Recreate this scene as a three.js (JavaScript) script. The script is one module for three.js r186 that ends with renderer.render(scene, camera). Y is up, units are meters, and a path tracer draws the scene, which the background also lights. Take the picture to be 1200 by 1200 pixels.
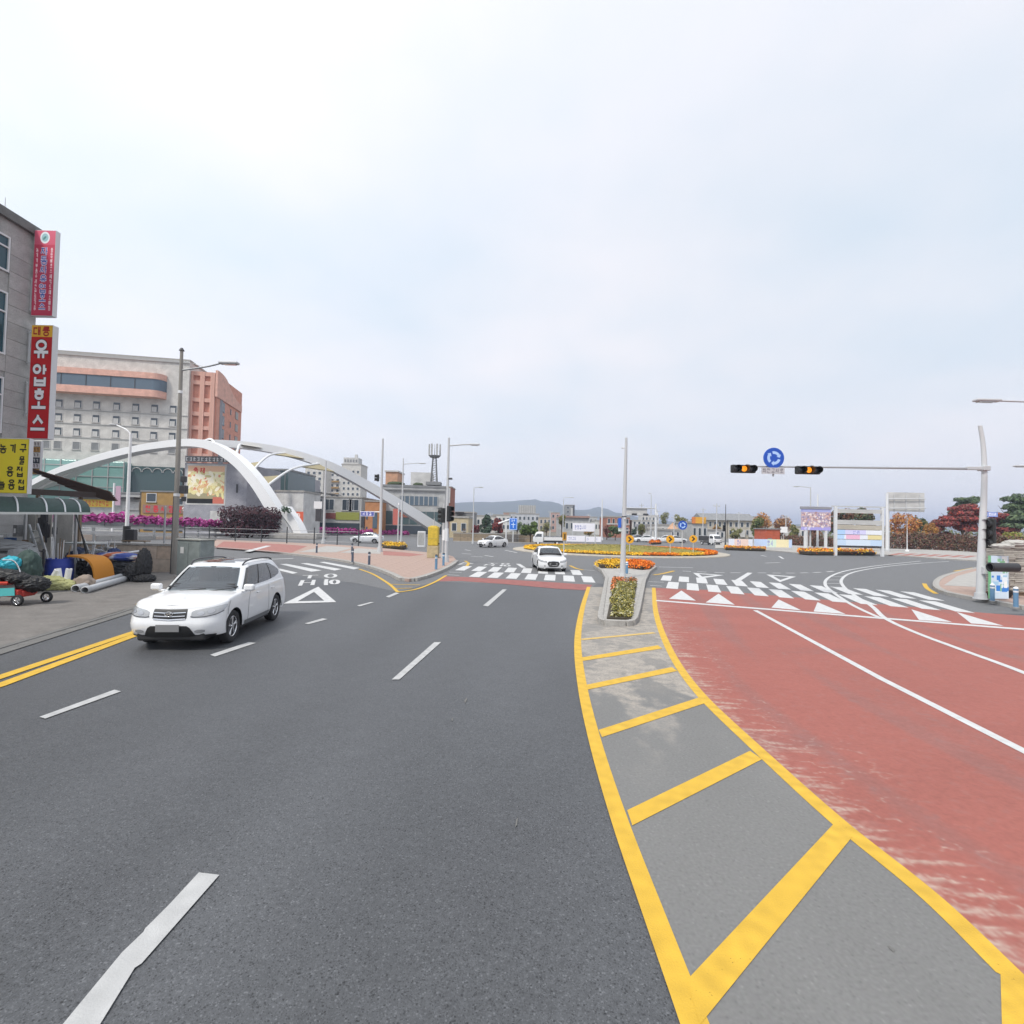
import * as THREE from 'three';
import { mergeGeometries, mergeVertices, toCreasedNormals } from 'three/addons/utils/BufferGeometryUtils.js';
import { RoundedBoxGeometry } from 'three/addons/geometries/RoundedBoxGeometry.js';
import { ImprovedNoise } from 'three/addons/math/ImprovedNoise.js';

// ---------------------------------------------------------------- camera, sky, sun, exposure
const scene = new THREE.Scene();
const CAM_H = 2.77;
const camera = new THREE.PerspectiveCamera(90, 1, 0.1, 9000);
camera.rotation.order = 'YXZ';
camera.position.set(0, CAM_H, 0);
camera.rotation.set(THREE.MathUtils.degToRad(1.556), 0, THREE.MathUtils.degToRad(1.2));
camera.updateMatrixWorld(true);

const renderer = new THREE.WebGLRenderer({ antialias: true });
renderer.toneMapping = THREE.LinearToneMapping;
renderer.toneMappingExposure = 1.45;
renderer.shadowMap.enabled = true;

const perlin = new ImprovedNoise();
const noise = (x, y, z = 0) => perlin.noise(x, y, z);
function fbm(x, y, z = 0, oct = 4) {
  let a = 0, s = 0.5, f = 1;
  for (let i = 0; i < oct; i++) { a += s * perlin.noise(x * f, y * f, z * f + i * 7.3); s *= 0.5; f *= 2.03; }
  return a;
}
const clamp = (v, a = 0, b = 1) => Math.min(b, Math.max(a, v));
const lerp = (a, b, t) => a + (b - a) * t;
const smooth = (a, b, v) => { const t = clamp((v - a) / (b - a)); return t * t * (3 - 2 * t); };
let seed = 12345;
const rnd = () => { seed = (seed * 1664525 + 1013904223) >>> 0; return seed / 4294967296; };
const rr = (a, b) => a + (b - a) * rnd();

const SUN = new THREE.Vector3(-0.44, 0.95, 0.54).normalize();
{
  const w = 1024, h = 512, data = new Float32Array(w * h * 4);
  for (let j = 0; j < h; j++) {
    const el = ((j + 0.5) / h - 0.5) * Math.PI, y = Math.sin(el), c = Math.cos(el);
    for (let i = 0; i < w; i++) {
      const az = ((i + 0.5) / w - 0.5) * 2 * Math.PI, x = Math.cos(az) * c, z = Math.sin(az) * c;
      const s = x * SUN.x + y * SUN.y + z * SUN.z;
      const glow = smooth(-0.15, 1.0, s);
      const e = Math.max(0, y);
      const k = 1 / (0.22 + e);
      const cl = clamp(0.55 + 1.5 * fbm(x * k * 0.8 + 3.1, z * k * 0.8 - 1.7, 2.2, 5) + 0.45 * fbm(x * k * 2.6, z * k * 2.6, 5, 4));
      const haze = Math.exp(-e * 5.0);
      // thin high cloud over pale blue, greyer and slightly lilac at the horizon
      let r = lerp(0.470, 0.650, cl), g = lerp(0.560, 0.655, cl), b = lerp(0.650, 0.700, cl);
      r = lerp(r, 0.735, haze * 0.9); g = lerp(g, 0.722, haze * 0.9); b = lerp(b, 0.748, haze * 0.9);
      const q = 0.985 + 0.24 * glow + 0.10 * smooth(0.5, -0.8, x);
      const p = (j * w + i) * 4;
      data[p] = r * q; data[p + 1] = g * q; data[p + 2] = b * q; data[p + 3] = 1;
    }
  }
  const sky = new THREE.DataTexture(data, w, h, THREE.RGBAFormat, THREE.FloatType);
  sky.mapping = THREE.EquirectangularReflectionMapping;
  sky.magFilter = sky.minFilter = THREE.LinearFilter;
  sky.needsUpdate = true;
  scene.background = sky;
  scene.environment = sky;
}
const sun = new THREE.DirectionalLight(new THREE.Color(1, 0.95, 0.87), 2.1);
sun.position.copy(SUN).multiplyScalar(120).add(new THREE.Vector3(0, 0, -40));
sun.target.position.set(0, 0, -40);
sun.castShadow = true;
sun.shadow.radius = 18;
sun.shadow.mapSize.set(4096, 4096);
Object.assign(sun.shadow.camera, { left: -110, right: 110, top: 110, bottom: -110, near: 1, far: 320 });
scene.add(sun, sun.target);
scene.fog = new THREE.FogExp2(0xd2ddf6, 0.00038);

// ---------------------------------------------------------------- measuring helpers: a sight line of the survey photo meets the ground, or a given distance
const qCam = camera.quaternion.clone();
const V = (x, y, z) => new THREE.Vector3(x, y, z);
const ray = (px, py) => V((px - 600) / 600, (600 - py) / 600, -1).applyQuaternion(qCam);
function G(px, py, h = 0) { const v = ray(px, py), t = (h - CAM_H) / v.y; return V(v.x * t, h, v.z * t); }
function at(px, py, d) { const v = ray(px, py), t = d / -v.z; return V(v.x * t, CAM_H + v.y * t, -d); }

// ---------------------------------------------------------------- names, things, parts
const taken = {};
function numbered(n) { const k = taken[n] = (taken[n] ?? -1) + 1; return k ? `${n}_${String(k).padStart(3, '0')}` : n; }
function shade(o) { o.traverse((m) => { if (m.isMesh) { m.castShadow = true; m.receiveShadow = true; } }); return o; }
function tag(o, label, category, group, kind) {
  if (label) o.userData.label = label;
  if (category) o.userData.category = category;
  if (group) o.userData.group = group;
  if (kind) o.userData.kind = kind;
  return o;
}
function thing(name, label, category, pos, turn = 0, group) {
  const o = new THREE.Group(); o.name = numbered(name); scene.add(o);
  if (pos) o.position.set(pos.x, pos.y, pos.z);
  o.rotation.y = turn;
  return tag(o, label, category, group);
}
function structure(name, label) { const o = new THREE.Group(); o.name = numbered(name); o.userData.kind = 'structure'; if (label) o.userData.label = label; scene.add(o); return o; }
function fix(g) {
  g = g.index ? g.toNonIndexed() : g;
  if (!g.attributes.normal) g.computeVertexNormals();
  if (!g.attributes.uv) g.setAttribute('uv', new THREE.BufferAttribute(new Float32Array(g.attributes.position.count * 2), 2));
  for (const k of Object.keys(g.attributes)) if (!['position', 'normal', 'uv', 'color'].includes(k)) g.deleteAttribute(k);
  g.morphAttributes = {};
  return g;
}
function merged(gs) { gs = (Array.isArray(gs) ? gs : [gs]).map(fix); return gs.length > 1 ? mergeGeometries(gs) : gs[0]; }
function part(parent, name, mat, gs, label) {
  const m = new THREE.Mesh(merged(gs), mat);
  m.name = parent === scene ? numbered(name) : name;
  m.castShadow = m.receiveShadow = true;
  if (label) m.userData.label = label;
  parent.add(m);
  return m;
}
function copyThing(src, pos, turn, label) {
  const c = src.clone(); c.name = numbered(src.name.replace(/_\d{3}$/, '')); scene.add(c);
  c.position.copy(pos); if (turn !== undefined) c.rotation.y = turn;
  c.userData = { ...src.userData, label };
  return c;
}
// uv in metres from the dominant axis of each face
function muv(g, s = 1) {
  g = fix(g); const p = g.attributes.position, n = g.attributes.normal, uv = new Float32Array(p.count * 2);
  for (let i = 0; i < p.count; i++) {
    const x = Math.abs(n.getX(i)), y = Math.abs(n.getY(i)), z = Math.abs(n.getZ(i));
    let a, b;
    if (y >= x && y >= z) { a = p.getX(i); b = p.getZ(i); } else if (x >= z) { a = p.getZ(i); b = p.getY(i); } else { a = p.getX(i); b = p.getY(i); }
    uv[i * 2] = a * s; uv[i * 2 + 1] = b * s;
  }
  g.setAttribute('uv', new THREE.BufferAttribute(uv, 2));
  return g;
}
// ---------------------------------------------------------------- shapes
const bx = (w, h, d, x = 0, y = 0, z = 0, r = 0) => (r ? new RoundedBoxGeometry(w, h, d, 2, r) : new THREE.BoxGeometry(w, h, d)).translate(x, y, z);
const base = (w, h, d, x = 0, y = 0, z = 0, r = 0) => bx(w, h, d, x, y + h / 2, z, r);      // box standing on y
const cyl = (r0, r1, h, x = 0, y = 0, z = 0, seg = 14) => new THREE.CylinderGeometry(r1, r0, h, seg).translate(x, y + h / 2, z);
function bar(a, b, r0, r1 = r0, seg = 10) {      // round bar from a to b
  const d = b.clone().sub(a), g = new THREE.CylinderGeometry(r1, r0, d.length(), seg).translate(0, d.length() / 2, 0);
  g.applyQuaternion(new THREE.Quaternion().setFromUnitVectors(V(0, 1, 0), d.normalize()));
  return g.translate(a.x, a.y, a.z);
}
function beam(a, b, w, h) {                      // square bar from a to b, h kept upright
  const d = b.clone().sub(a), L = d.length(), g = new THREE.BoxGeometry(w, h, L).translate(0, 0, L / 2);
  g.applyMatrix4(new THREE.Matrix4().lookAt(V(0, 0, 0), d.clone().negate(), V(0, 1, 0)));
  return g.translate(a.x, a.y, a.z);
}
const tube = (pts, r, seg = 24, rad = 8) => new THREE.TubeGeometry(new THREE.CatmullRomCurve3(pts), seg, r, rad);
function flat(pts, y) {                          // level sheet through ground points
  const s = new THREE.Shape(pts.map((p) => new THREE.Vector2(p.x, -p.z)));
  const g = new THREE.ShapeGeometry(s).rotateX(-Math.PI / 2).translate(0, y, 0);
  return muv(g);
}
function slab(pts, y0, y1, bev = 0) {            // prism over ground points
  const s = new THREE.Shape(pts.map((p) => new THREE.Vector2(p.x, -p.z)));
  const g = new THREE.ExtrudeGeometry(s, { depth: y1 - y0 - bev, bevelEnabled: bev > 0, bevelThickness: bev, bevelSize: bev, bevelOffset: -bev, bevelSegments: 2, steps: 1 });
  return muv(g.rotateX(-Math.PI / 2).translate(0, y0, 0));
}
function strip(pts, w, y) {                      // painted line along ground points
  const L = [], R = [];
  for (let i = 0; i < pts.length; i++) {
    const a = pts[Math.max(0, i - 1)], b = pts[Math.min(pts.length - 1, i + 1)];
    const d = V(b.x - a.x, 0, b.z - a.z).normalize(), n = V(-d.z, 0, d.x).multiplyScalar(w / 2);
    L.push(pts[i].clone().add(n)); R.push(pts[i].clone().sub(n));
  }
  const pos = [], q = (a, b, c) => pos.push(a.x, y, a.z, b.x, y, b.z, c.x, y, c.z);
  for (let i = 0; i + 1 < pts.length; i++) { q(L[i], L[i + 1], R[i + 1]); q(L[i], R[i + 1], R[i]); }
  const g = new THREE.BufferGeometry(); g.setAttribute('position', new THREE.Float32BufferAttribute(pos, 3));
  g.computeVertexNormals();
  const n = g.attributes.normal; if (n.getY(0) < 0) { for (let i = 0; i < pos.length; i += 9) { for (let k = 0; k < 3; k++) { const t = pos[i + 3 + k]; pos[i + 3 + k] = pos[i + 6 + k]; pos[i + 6 + k] = t; } } g.setAttribute('position', new THREE.Float32BufferAttribute(pos, 3)); g.computeVertexNormals(); }
  return muv(g);
}
function curve(pts, n = 60) { return new THREE.CatmullRomCurve3(pts, false, 'centripetal').getPoints(n); }

// ---------------------------------------------------------------- procedural maps and materials
function tex(w, h, fn, { srgb = true, repeat = true } = {}) {
  const d = new Uint8Array(w * h * 4);
  for (let j = 0; j < h; j++) for (let i = 0; i < w; i++) {
    const c = fn(i / w, j / h, i, j), p = (j * w + i) * 4;
    d[p] = clamp(c[0]) * 255; d[p + 1] = clamp(c[1]) * 255; d[p + 2] = clamp(c[2]) * 255; d[p + 3] = 255;
  }
  const t = new THREE.DataTexture(d, w, h, THREE.RGBAFormat);
  t.magFilter = THREE.LinearFilter; t.minFilter = THREE.LinearMipmapLinearFilter; t.generateMipmaps = true;
  if (repeat) t.wrapS = t.wrapT = THREE.RepeatWrapping;
  if (srgb) t.colorSpace = THREE.SRGBColorSpace;
  t.needsUpdate = true;
  return t;
}
function rep(t, metres) { const c = t.clone(); c.repeat.set(1 / metres, 1 / metres); c.needsUpdate = true; return c; }
// tileable noise on a torus-like wrap: blend of four shifted samples
function tnoise(u, v, f, z) {
  const a = noise(u * f, v * f, z), b = noise((u - 1) * f, v * f, z), c = noise(u * f, (v - 1) * f, z), d = noise((u - 1) * f, (v - 1) * f, z);
  return lerp(lerp(a, b, u), lerp(c, d, u), v);
}
const hash = (i, j) => { const s = Math.sin(i * 127.1 + j * 311.7) * 43758.5453; return s - Math.floor(s); };
const speck = tex(1024, 1024, (u, v, i, j) => {                       // asphalt aggregate
  const n = tnoise(u, v, 9, 1) * 0.04 + tnoise(u, v, 60, 4) * 0.09 + tnoise(u, v, 190, 9) * 0.12;
  const h = hash(i >> 2, j >> 2) > 0.5 ? hash(i >> 1, j >> 1) : hash((i + 1) >> 1, (j + 1) >> 1), s = h > 0.988 ? 0.36 : h > 0.95 ? 0.14 : h < 0.06 ? -0.24 : (hash(i, j) - 0.5) * 0.16;
  const big = hash((i >> 2) + 311, (j >> 2) + 77), k = 0.78 + n + s + (big > 0.986 ? 0.34 : big > 0.955 ? 0.12 : big < 0.025 ? -0.22 : 0); return [k, k, k * 1.004];
});
const speckBump = tex(512, 512, (u, v) => { const k = 0.5 + tnoise(u, v, 60, 2) * 0.5 + tnoise(u, v, 120, 6) * 0.35; return [k, k, k]; }, { srgb: false });
const grain = tex(512, 512, (u, v, i, j) => {                        // plaster, concrete
  const k = 0.88 + tnoise(u, v, 5, 3) * 0.12 + tnoise(u, v, 26, 5) * 0.09 + (hash(i, j) - 0.5) * 0.07; return [k, k, k];
});
const paintMap = tex(512, 512, (u, v, i, j) => {                    // road paint, worn through in specks
  const w = tnoise(u, v, 60, 3) * 0.5 + tnoise(u, v, 150, 8) * 0.45 + tnoise(u, v, 7, 1) * 0.35;
  const k = 0.95 + tnoise(u, v, 12, 2) * 0.10 - (w > 0.40 ? 0.42 * smooth(0.40, 0.58, w) : 0) - hash(i, j) * 0.04; return [k, k, k];
});
const std = (color, roughness = 0.8, o = {}) => new THREE.MeshStandardMaterial({ color, roughness, ...o });
const grainy = (color, metres = 2, roughness = 0.9, bump = 0.004) => std(color, roughness, { map: rep(grain, metres), bumpMap: rep(speckBump, metres * 0.5), bumpScale: bump });
const M = {
  asphalt: std(new THREE.Color(0.138, 0.143, 0.151), 0.56, { map: rep(speck, 3.1), bumpMap: rep(speckBump, 1.1), bumpScale: 0.003, vertexColors: true }),
  white: std(new THREE.Color(0.64, 0.64, 0.635), 0.7, { map: rep(paintMap, 1.6), bumpMap: rep(speckBump, 0.9), bumpScale: 0.003 }),
  dashWhite: std(new THREE.Color(0.50, 0.50, 0.495), 0.75, { map: rep(paintMap, 1.6), bumpMap: rep(speckBump, 0.9), bumpScale: 0.004 }),
  yellow: std(new THREE.Color(0.70, 0.43, 0.040), 0.7, { map: rep(paintMap, 1.6), bumpMap: rep(speckBump, 0.9), bumpScale: 0.003 }),
  paleYellow: std(new THREE.Color(0.66, 0.45, 0.14), 0.75, { map: rep(paintMap, 1.7) }),
  kerb: grainy(new THREE.Color(0.46, 0.44, 0.41), 1.3),
  paver: grainy(new THREE.Color(0.50, 0.36, 0.30), 1.1),
  paleConcrete: grainy(new THREE.Color(0.50, 0.48, 0.45), 1.6),
  apron: grainy(new THREE.Color(0.225, 0.208, 0.192), 2.3, 0.92, 0.008),
  gutter: grainy(new THREE.Color(0.205, 0.200, 0.190), 1.1, 0.9, 0.006),
  redPaver: grainy(new THREE.Color(0.45, 0.20, 0.17), 1.4),
  steel: std(new THREE.Color(0.42, 0.43, 0.44), 0.45, { metalness: 0.55 }),
  greyPaint: std(new THREE.Color(0.50, 0.51, 0.52), 0.5),
  paleGrey: std(new THREE.Color(0.68, 0.69, 0.70), 0.5),
  darkSteel: std(new THREE.Color(0.06, 0.06, 0.065), 0.5, { metalness: 0.3 }),
  black: std(new THREE.Color(0.018, 0.018, 0.019), 0.55),
  rubber: std(new THREE.Color(0.022, 0.022, 0.023), 0.85),
  whitePaint: std(new THREE.Color(0.80, 0.80, 0.80), 0.45),
  glass: new THREE.MeshPhysicalMaterial({ color: new THREE.Color(0.03, 0.036, 0.042), roughness: 0.05, metalness: 0, specularIntensity: 1, ior: 2.05 }),
  winGlass: new THREE.MeshPhysicalMaterial({ color: new THREE.Color(0.05, 0.065, 0.08), roughness: 0.12, ior: 1.55 }),
  chrome: std(new THREE.Color(0.75, 0.75, 0.76), 0.14, { metalness: 1 }),
  blue: std(new THREE.Color(0.03, 0.13, 0.55), 0.5),
  bollard: std(new THREE.Color(0.12, 0.24, 0.38), 0.55),
  darkBollard: std(new THREE.Color(0.08, 0.10, 0.14), 0.55),
  wood: grainy(new THREE.Color(0.30, 0.22, 0.15), 0.8),
  trunk: grainy(new THREE.Color(0.13, 0.095, 0.07), 0.7),
};

// ---------------------------------------------------------------- Korean lettering drawn stroke by stroke
const circ = (cx, cy, rx, ry) => Array.from({ length: 25 }, (_, i) => [cx + rx * Math.cos(i * Math.PI / 12), cy + ry * Math.sin(i * Math.PI / 12)]);
const CONS = {
  'ㄱ': [[[0, 0], [1, 0], [0.92, 1]]], 'ㄴ': [[[0, 0], [0, 1], [1, 1]]], 'ㄷ': [[[1, 0], [0, 0], [0, 1], [1, 1]]],
  'ㄹ': [[[0, 0], [1, 0], [1, 0.5], [0, 0.5], [0, 1], [1, 1]]], 'ㅁ': [[[0, 0], [1, 0], [1, 1], [0, 1], [0, 0]]],
  'ㅂ': [[[0, 0], [0, 1], [1, 1], [1, 0]], [[0, 0.5], [1, 0.5]]], 'ㅅ': [[[0.5, 0], [0.42, 0.4], [0, 1]], [[0.5, 0.3], [1, 1]]],
  'ㅇ': [circ(0.5, 0.5, 0.48, 0.5)], 'ㅈ': [[[0, 0], [1, 0]], [[0.5, 0], [0, 1]], [[0.5, 0.35], [1, 1]]],
  'ㅊ': [[[0.3, -0.1], [0.7, -0.1]], [[0, 0.2], [1, 0.2]], [[0.5, 0.2], [0, 1]], [[0.5, 0.5], [1, 1]]], 'ㅋ': [[[0, 0], [1, 0], [0.92, 1]], [[0, 0.5], [0.95, 0.5]]],
  'ㅌ': [[[1, 0], [0, 0], [0, 1], [1, 1]], [[0, 0.5], [1, 0.5]]], 'ㅍ': [[[0, 0], [1, 0]], [[0.3, 0], [0.3, 1]], [[0.7, 0], [0.7, 1]], [[0, 1], [1, 1]]],
  'ㅎ': [[[0.3, -0.05], [0.7, -0.05]], [[0, 0.2], [1, 0.2]], circ(0.5, 0.68, 0.36, 0.32)],
};
const INI = [...'ㄱㄲㄴㄷㄸㄹㅁㅂㅃㅅㅆㅇㅈㅉㅊㅋㅌㅍㅎ'], MED = [...'ㅏㅐㅑㅒㅓㅔㅕㅖㅗㅘㅙㅚㅛㅜㅝㅞㅟㅠㅡㅢㅣ'], FIN = [...' ㄱㄲㄳㄴㄵㄶㄷㄹㄺㄻㄼㄽㄾㄿㅀㅁㅂㅄㅅㅆㅇㅈㅊㅋㅌㅍㅎ'];
const ALIAS = { 'ㄲ': 'ㄱ', 'ㄸ': 'ㄷ', 'ㅃ': 'ㅂ', 'ㅆ': 'ㅅ', 'ㅉ': 'ㅈ' };
function vowelV(c, x, y0, y1) {           // upright vowel with its stem at x
  const m = (y0 + y1) / 2, d = (y1 - y0) * 0.15, s = [[[x, y0], [x, y1]]];
  const tick = (yy, dir) => s.push([[x, yy], [x + 0.16 * dir, yy]]);
  if (c === 'ㅏ') tick(m, 1); if (c === 'ㅑ') { tick(m - d, 1); tick(m + d, 1); }
  if (c === 'ㅓ') tick(m, -1); if (c === 'ㅕ') { tick(m - d, -1); tick(m + d, -1); }
  if (c === 'ㅐ') { s[0] = [[x - 0.08, y0], [x - 0.08, y1]]; s.push([[x + 0.1, y0], [x + 0.1, y1]], [[x - 0.08, m], [x + 0.1, m]]); }
  if (c === 'ㅔ') { s.push([[x + 0.14, y0], [x + 0.14, y1]]); tick(m, -1); }
  return s;
}
function vowelH(c, x0, x1, y0, y1) {
  const m = (x0 + x1) / 2, d = (x1 - x0) * 0.16, up = 'ㅗㅛ'.includes(c), yy = up ? y1 : c === 'ㅡ' ? (y0 + y1) / 2 : y0, s = [[[x0, yy], [x1, yy]]];
  if (c === 'ㅗ') s.push([[m, y0], [m, y1]]); if (c === 'ㅛ') s.push([[m - d, y0], [m - d, y1]], [[m + d, y0], [m + d, y1]]);
  if (c === 'ㅜ') s.push([[m, y0], [m, y1]]); if (c === 'ㅠ') s.push([[m - d, y0], [m - d, y1]], [[m + d, y0], [m + d, y1]]);
  return s;
}
const COMP = { 'ㅘ': 'ㅗㅏ', 'ㅙ': 'ㅗㅐ', 'ㅚ': 'ㅗㅣ', 'ㅝ': 'ㅜㅓ', 'ㅞ': 'ㅜㅔ', 'ㅟ': 'ㅜㅣ', 'ㅢ': 'ㅡㅣ' };
function syllable(ch) {                   // strokes of one syllable in the unit square, y down
  const k = ch.charCodeAt(0) - 0xac00; if (k < 0 || k > 11171) return [];
  const ini = INI[Math.floor(k / 588)], med = MED[Math.floor((k % 588) / 28)], fin = FIN[k % 28].trim();
  const out = [], put = (c, x0, y0, x1, y1) => { for (const l of CONS[ALIAS[c] ?? c] ?? []) out.push(l.map(([x, y]) => [lerp(x0, x1, x), lerp(y0, y1, y)])); };
  const two = COMP[med];
  if (two) { put(ini, 0.08, 0.08, 0.58, fin ? 0.3 : 0.42); out.push(...vowelH(two[0], 0.03, 0.66, fin ? 0.38 : 0.5, fin ? 0.54 : 0.76), ...vowelV(two[1], 0.82, 0.02, fin ? 0.6 : 0.98)); }
  else if ('ㅗㅛㅜㅠㅡ'.includes(med)) { put(ini, 0.2, 0.05, 0.8, fin ? 0.3 : 0.46); out.push(...vowelH(med, 0.04, 0.96, fin ? 0.4 : 0.6, fin ? 0.55 : 0.9)); }
  else { put(ini, 0.08, fin ? 0.05 : 0.16, 0.5, fin ? 0.40 : 0.82); out.push(...vowelV(med, 0.74, 0.0, fin ? 0.48 : 0.98)); }
  if (fin) put(fin, 0.2, 0.62, 0.82, 1.0);
  return out;
}
function ink(ctx, text, x, y, w, h, color, lw, gap = 0.12, down = false) {
  ctx.strokeStyle = color; ctx.lineWidth = lw; ctx.lineCap = 'butt'; ctx.lineJoin = 'miter';
  [...text].forEach((ch, i) => {
    const ox = down ? x : x + i * w * (1 + gap), oy = down ? y + i * h * (1 + gap) : y;
    for (const l of syllable(ch)) { ctx.beginPath(); l.forEach(([a, b], n) => { const px = ox + a * w, py = oy + b * h; n ? ctx.lineTo(px, py) : ctx.moveTo(px, py); }); ctx.stroke(); }
  });
}
function print(w, h, draw) {
  const c = document.createElement('canvas'); c.width = w; c.height = h;
  const x = c.getContext('2d'); draw(x, w, h);
  const t = new THREE.CanvasTexture(c); t.colorSpace = THREE.SRGBColorSpace; t.magFilter = THREE.LinearFilter; t.needsUpdate = true;
  return std(0xffffff, 0.55, { map: t });
}
// upright printed sheet facing +z, centred on x
function sheet(w, h, x = 0, y = 0, z = 0) { return new THREE.PlaneGeometry(w, h).translate(x, y, z); }
// ================================================================ ground, road, paint
{
  const g = new THREE.PlaneGeometry(9000, 9000).rotateX(-Math.PI / 2).translate(0, -0.06, -2500);
  const ground = part(scene, 'ground', grainy(new THREE.Color(0.24, 0.22, 0.17), 14), muv(g)); ground.userData.kind = 'structure';
}
const road = structure('road');
{
  const g = new THREE.PlaneGeometry(190, 170, 190, 170).rotateX(-Math.PI / 2).translate(0, 0, -73);
  const p = g.attributes.position, col = new Float32Array(p.count * 3);
  for (let i = 0; i < p.count; i++) {
    const x = p.getX(i), z = p.getZ(i);
    let k = 1 + 0.30 * fbm(x * 0.16, z * 0.07, 3, 3) + 0.22 * fbm(x * 0.9, z * 0.16, 9, 3);
    for (const [tx, a] of [[0.45, 0.24], [-1.15, 0.10], [-3.0, 0.12], [-4.6, 0.12]]) k *= 1 - a * smooth(0.8, 0, Math.abs(x - tx + 0.3 * noise(z * 0.25, tx))) * (0.75 + 0.5 * noise(z * 0.4, tx * 3));   // worn wheel path
    col[i * 3] = k; col[i * 3 + 1] = k; col[i * 3 + 2] = k;
  }
  g.setAttribute('color', new THREE.BufferAttribute(col, 3));
  part(road, 'asphalt', M.asphalt, muv(g));
}
const Gs = (list) => list.map(([x, y]) => G(x, y));
const Y1 = 0.008, Y2 = 0.012;
{ // far road past the crossings; haze and grazing sheen put into a paler colour
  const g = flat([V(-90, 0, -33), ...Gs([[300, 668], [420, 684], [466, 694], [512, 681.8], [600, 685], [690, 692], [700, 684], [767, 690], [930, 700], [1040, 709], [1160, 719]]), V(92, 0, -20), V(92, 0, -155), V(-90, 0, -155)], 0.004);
  part(road, 'distance_paled_asphalt', std(new THREE.Color(0.235, 0.236, 0.238), 0.7, { map: rep(speck, 3.7), bumpMap: rep(speckBump, 1.3), bumpScale: 0.003 }), g);
}
// the two yellow lines of the painted median
const medL = curve(Gs([[860, 1330], [812, 1196], [769, 1080], [726, 962], [697, 868], [682, 802], [677, 752], [682, 715], [690, 688]]), 90);
const medRUp = curve(Gs([[1194, 1153], [1092, 1054], [984, 966], [890, 881], [825, 819], [798, 785], [780, 752], [769, 720], [766, 689]]), 90);
const medR = [...Gs([[1205, 1330], [1200, 1240]]), ...medRUp];
function distTo(line, x, z) {
  let best = 1e9;
  for (let i = 0; i + 1 < line.length; i++) {
    const a = line[i], b = line[i + 1], dx = b.x - a.x, dz = b.z - a.z, t = clamp(((x - a.x) * dx + (z - a.z) * dz) / (dx * dx + dz * dz));
    const d = Math.hypot(x - a.x - dx * t, z - a.z - dz * t); if (d < best) best = d;
  }
  return best;
}
const tanDust = [0.53, 0.465, 0.39];
{ // painted median: paler asphalt with blown sand
  const x0 = 0.4, x1 = 9, z0 = -27, z1 = -1.6, S = [640, 1536];
  const t = tex(S[0], S[1], (u, v, i, j) => {
    const x = lerp(x0, x1, u), z = lerp(z0, z1, v);
    const a = fbm(x * 1.3, z * 0.6, 4, 5), s = fbm(x * 5, z * 5, 2, 3), gr = noise(x * 26, z * 26, 7) + 0.6 * noise(x * 55, z * 55, 3);
    let d = smooth(0.02, 0.30, a + 0.16 * s + 0.46 * smooth(-5.5, -11, z) - 0.14);
    d = Math.max(d, smooth(-8.5, -12.5, z + 5 * a) * clamp(0.72 + 0.8 * a)) * clamp(0.72 + 0.6 * s + 0.5 * gr) * smooth(-4.2, -8.5, z + 3 * a);
    const h = hash(i, j), k = 0.86 + noise(x * 40, z * 40) * 0.16 + (h > 0.985 ? 0.18 : h < 0.03 ? -0.14 : 0) + 0.09 * a;
    const b = [0.205 * k, 0.203 * k, 0.197 * k];
    return [0, 1, 2].map((c) => Math.pow(lerp(b[c], tanDust[c] * (0.9 + 0.2 * s), clamp(d) * 0.62), 1 / 2.2));
  }, { repeat: false });
  const poly = [...medL, ...[...medR].reverse()];
  const g = flat(poly, Y1), p = g.attributes.position, uv = g.attributes.uv;
  for (let i = 0; i < p.count; i++) uv.setXY(i, (p.getX(i) - x0) / (x1 - x0), (p.getZ(i) - z0) / (z1 - z0));
  part(road, 'painted_median', std(0xffffff, 0.92, { map: t, bumpMap: rep(speckBump, 1), bumpScale: 0 }), g);
}
const stopA = G(769, 704), stopB = G(1200, 738);
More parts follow.
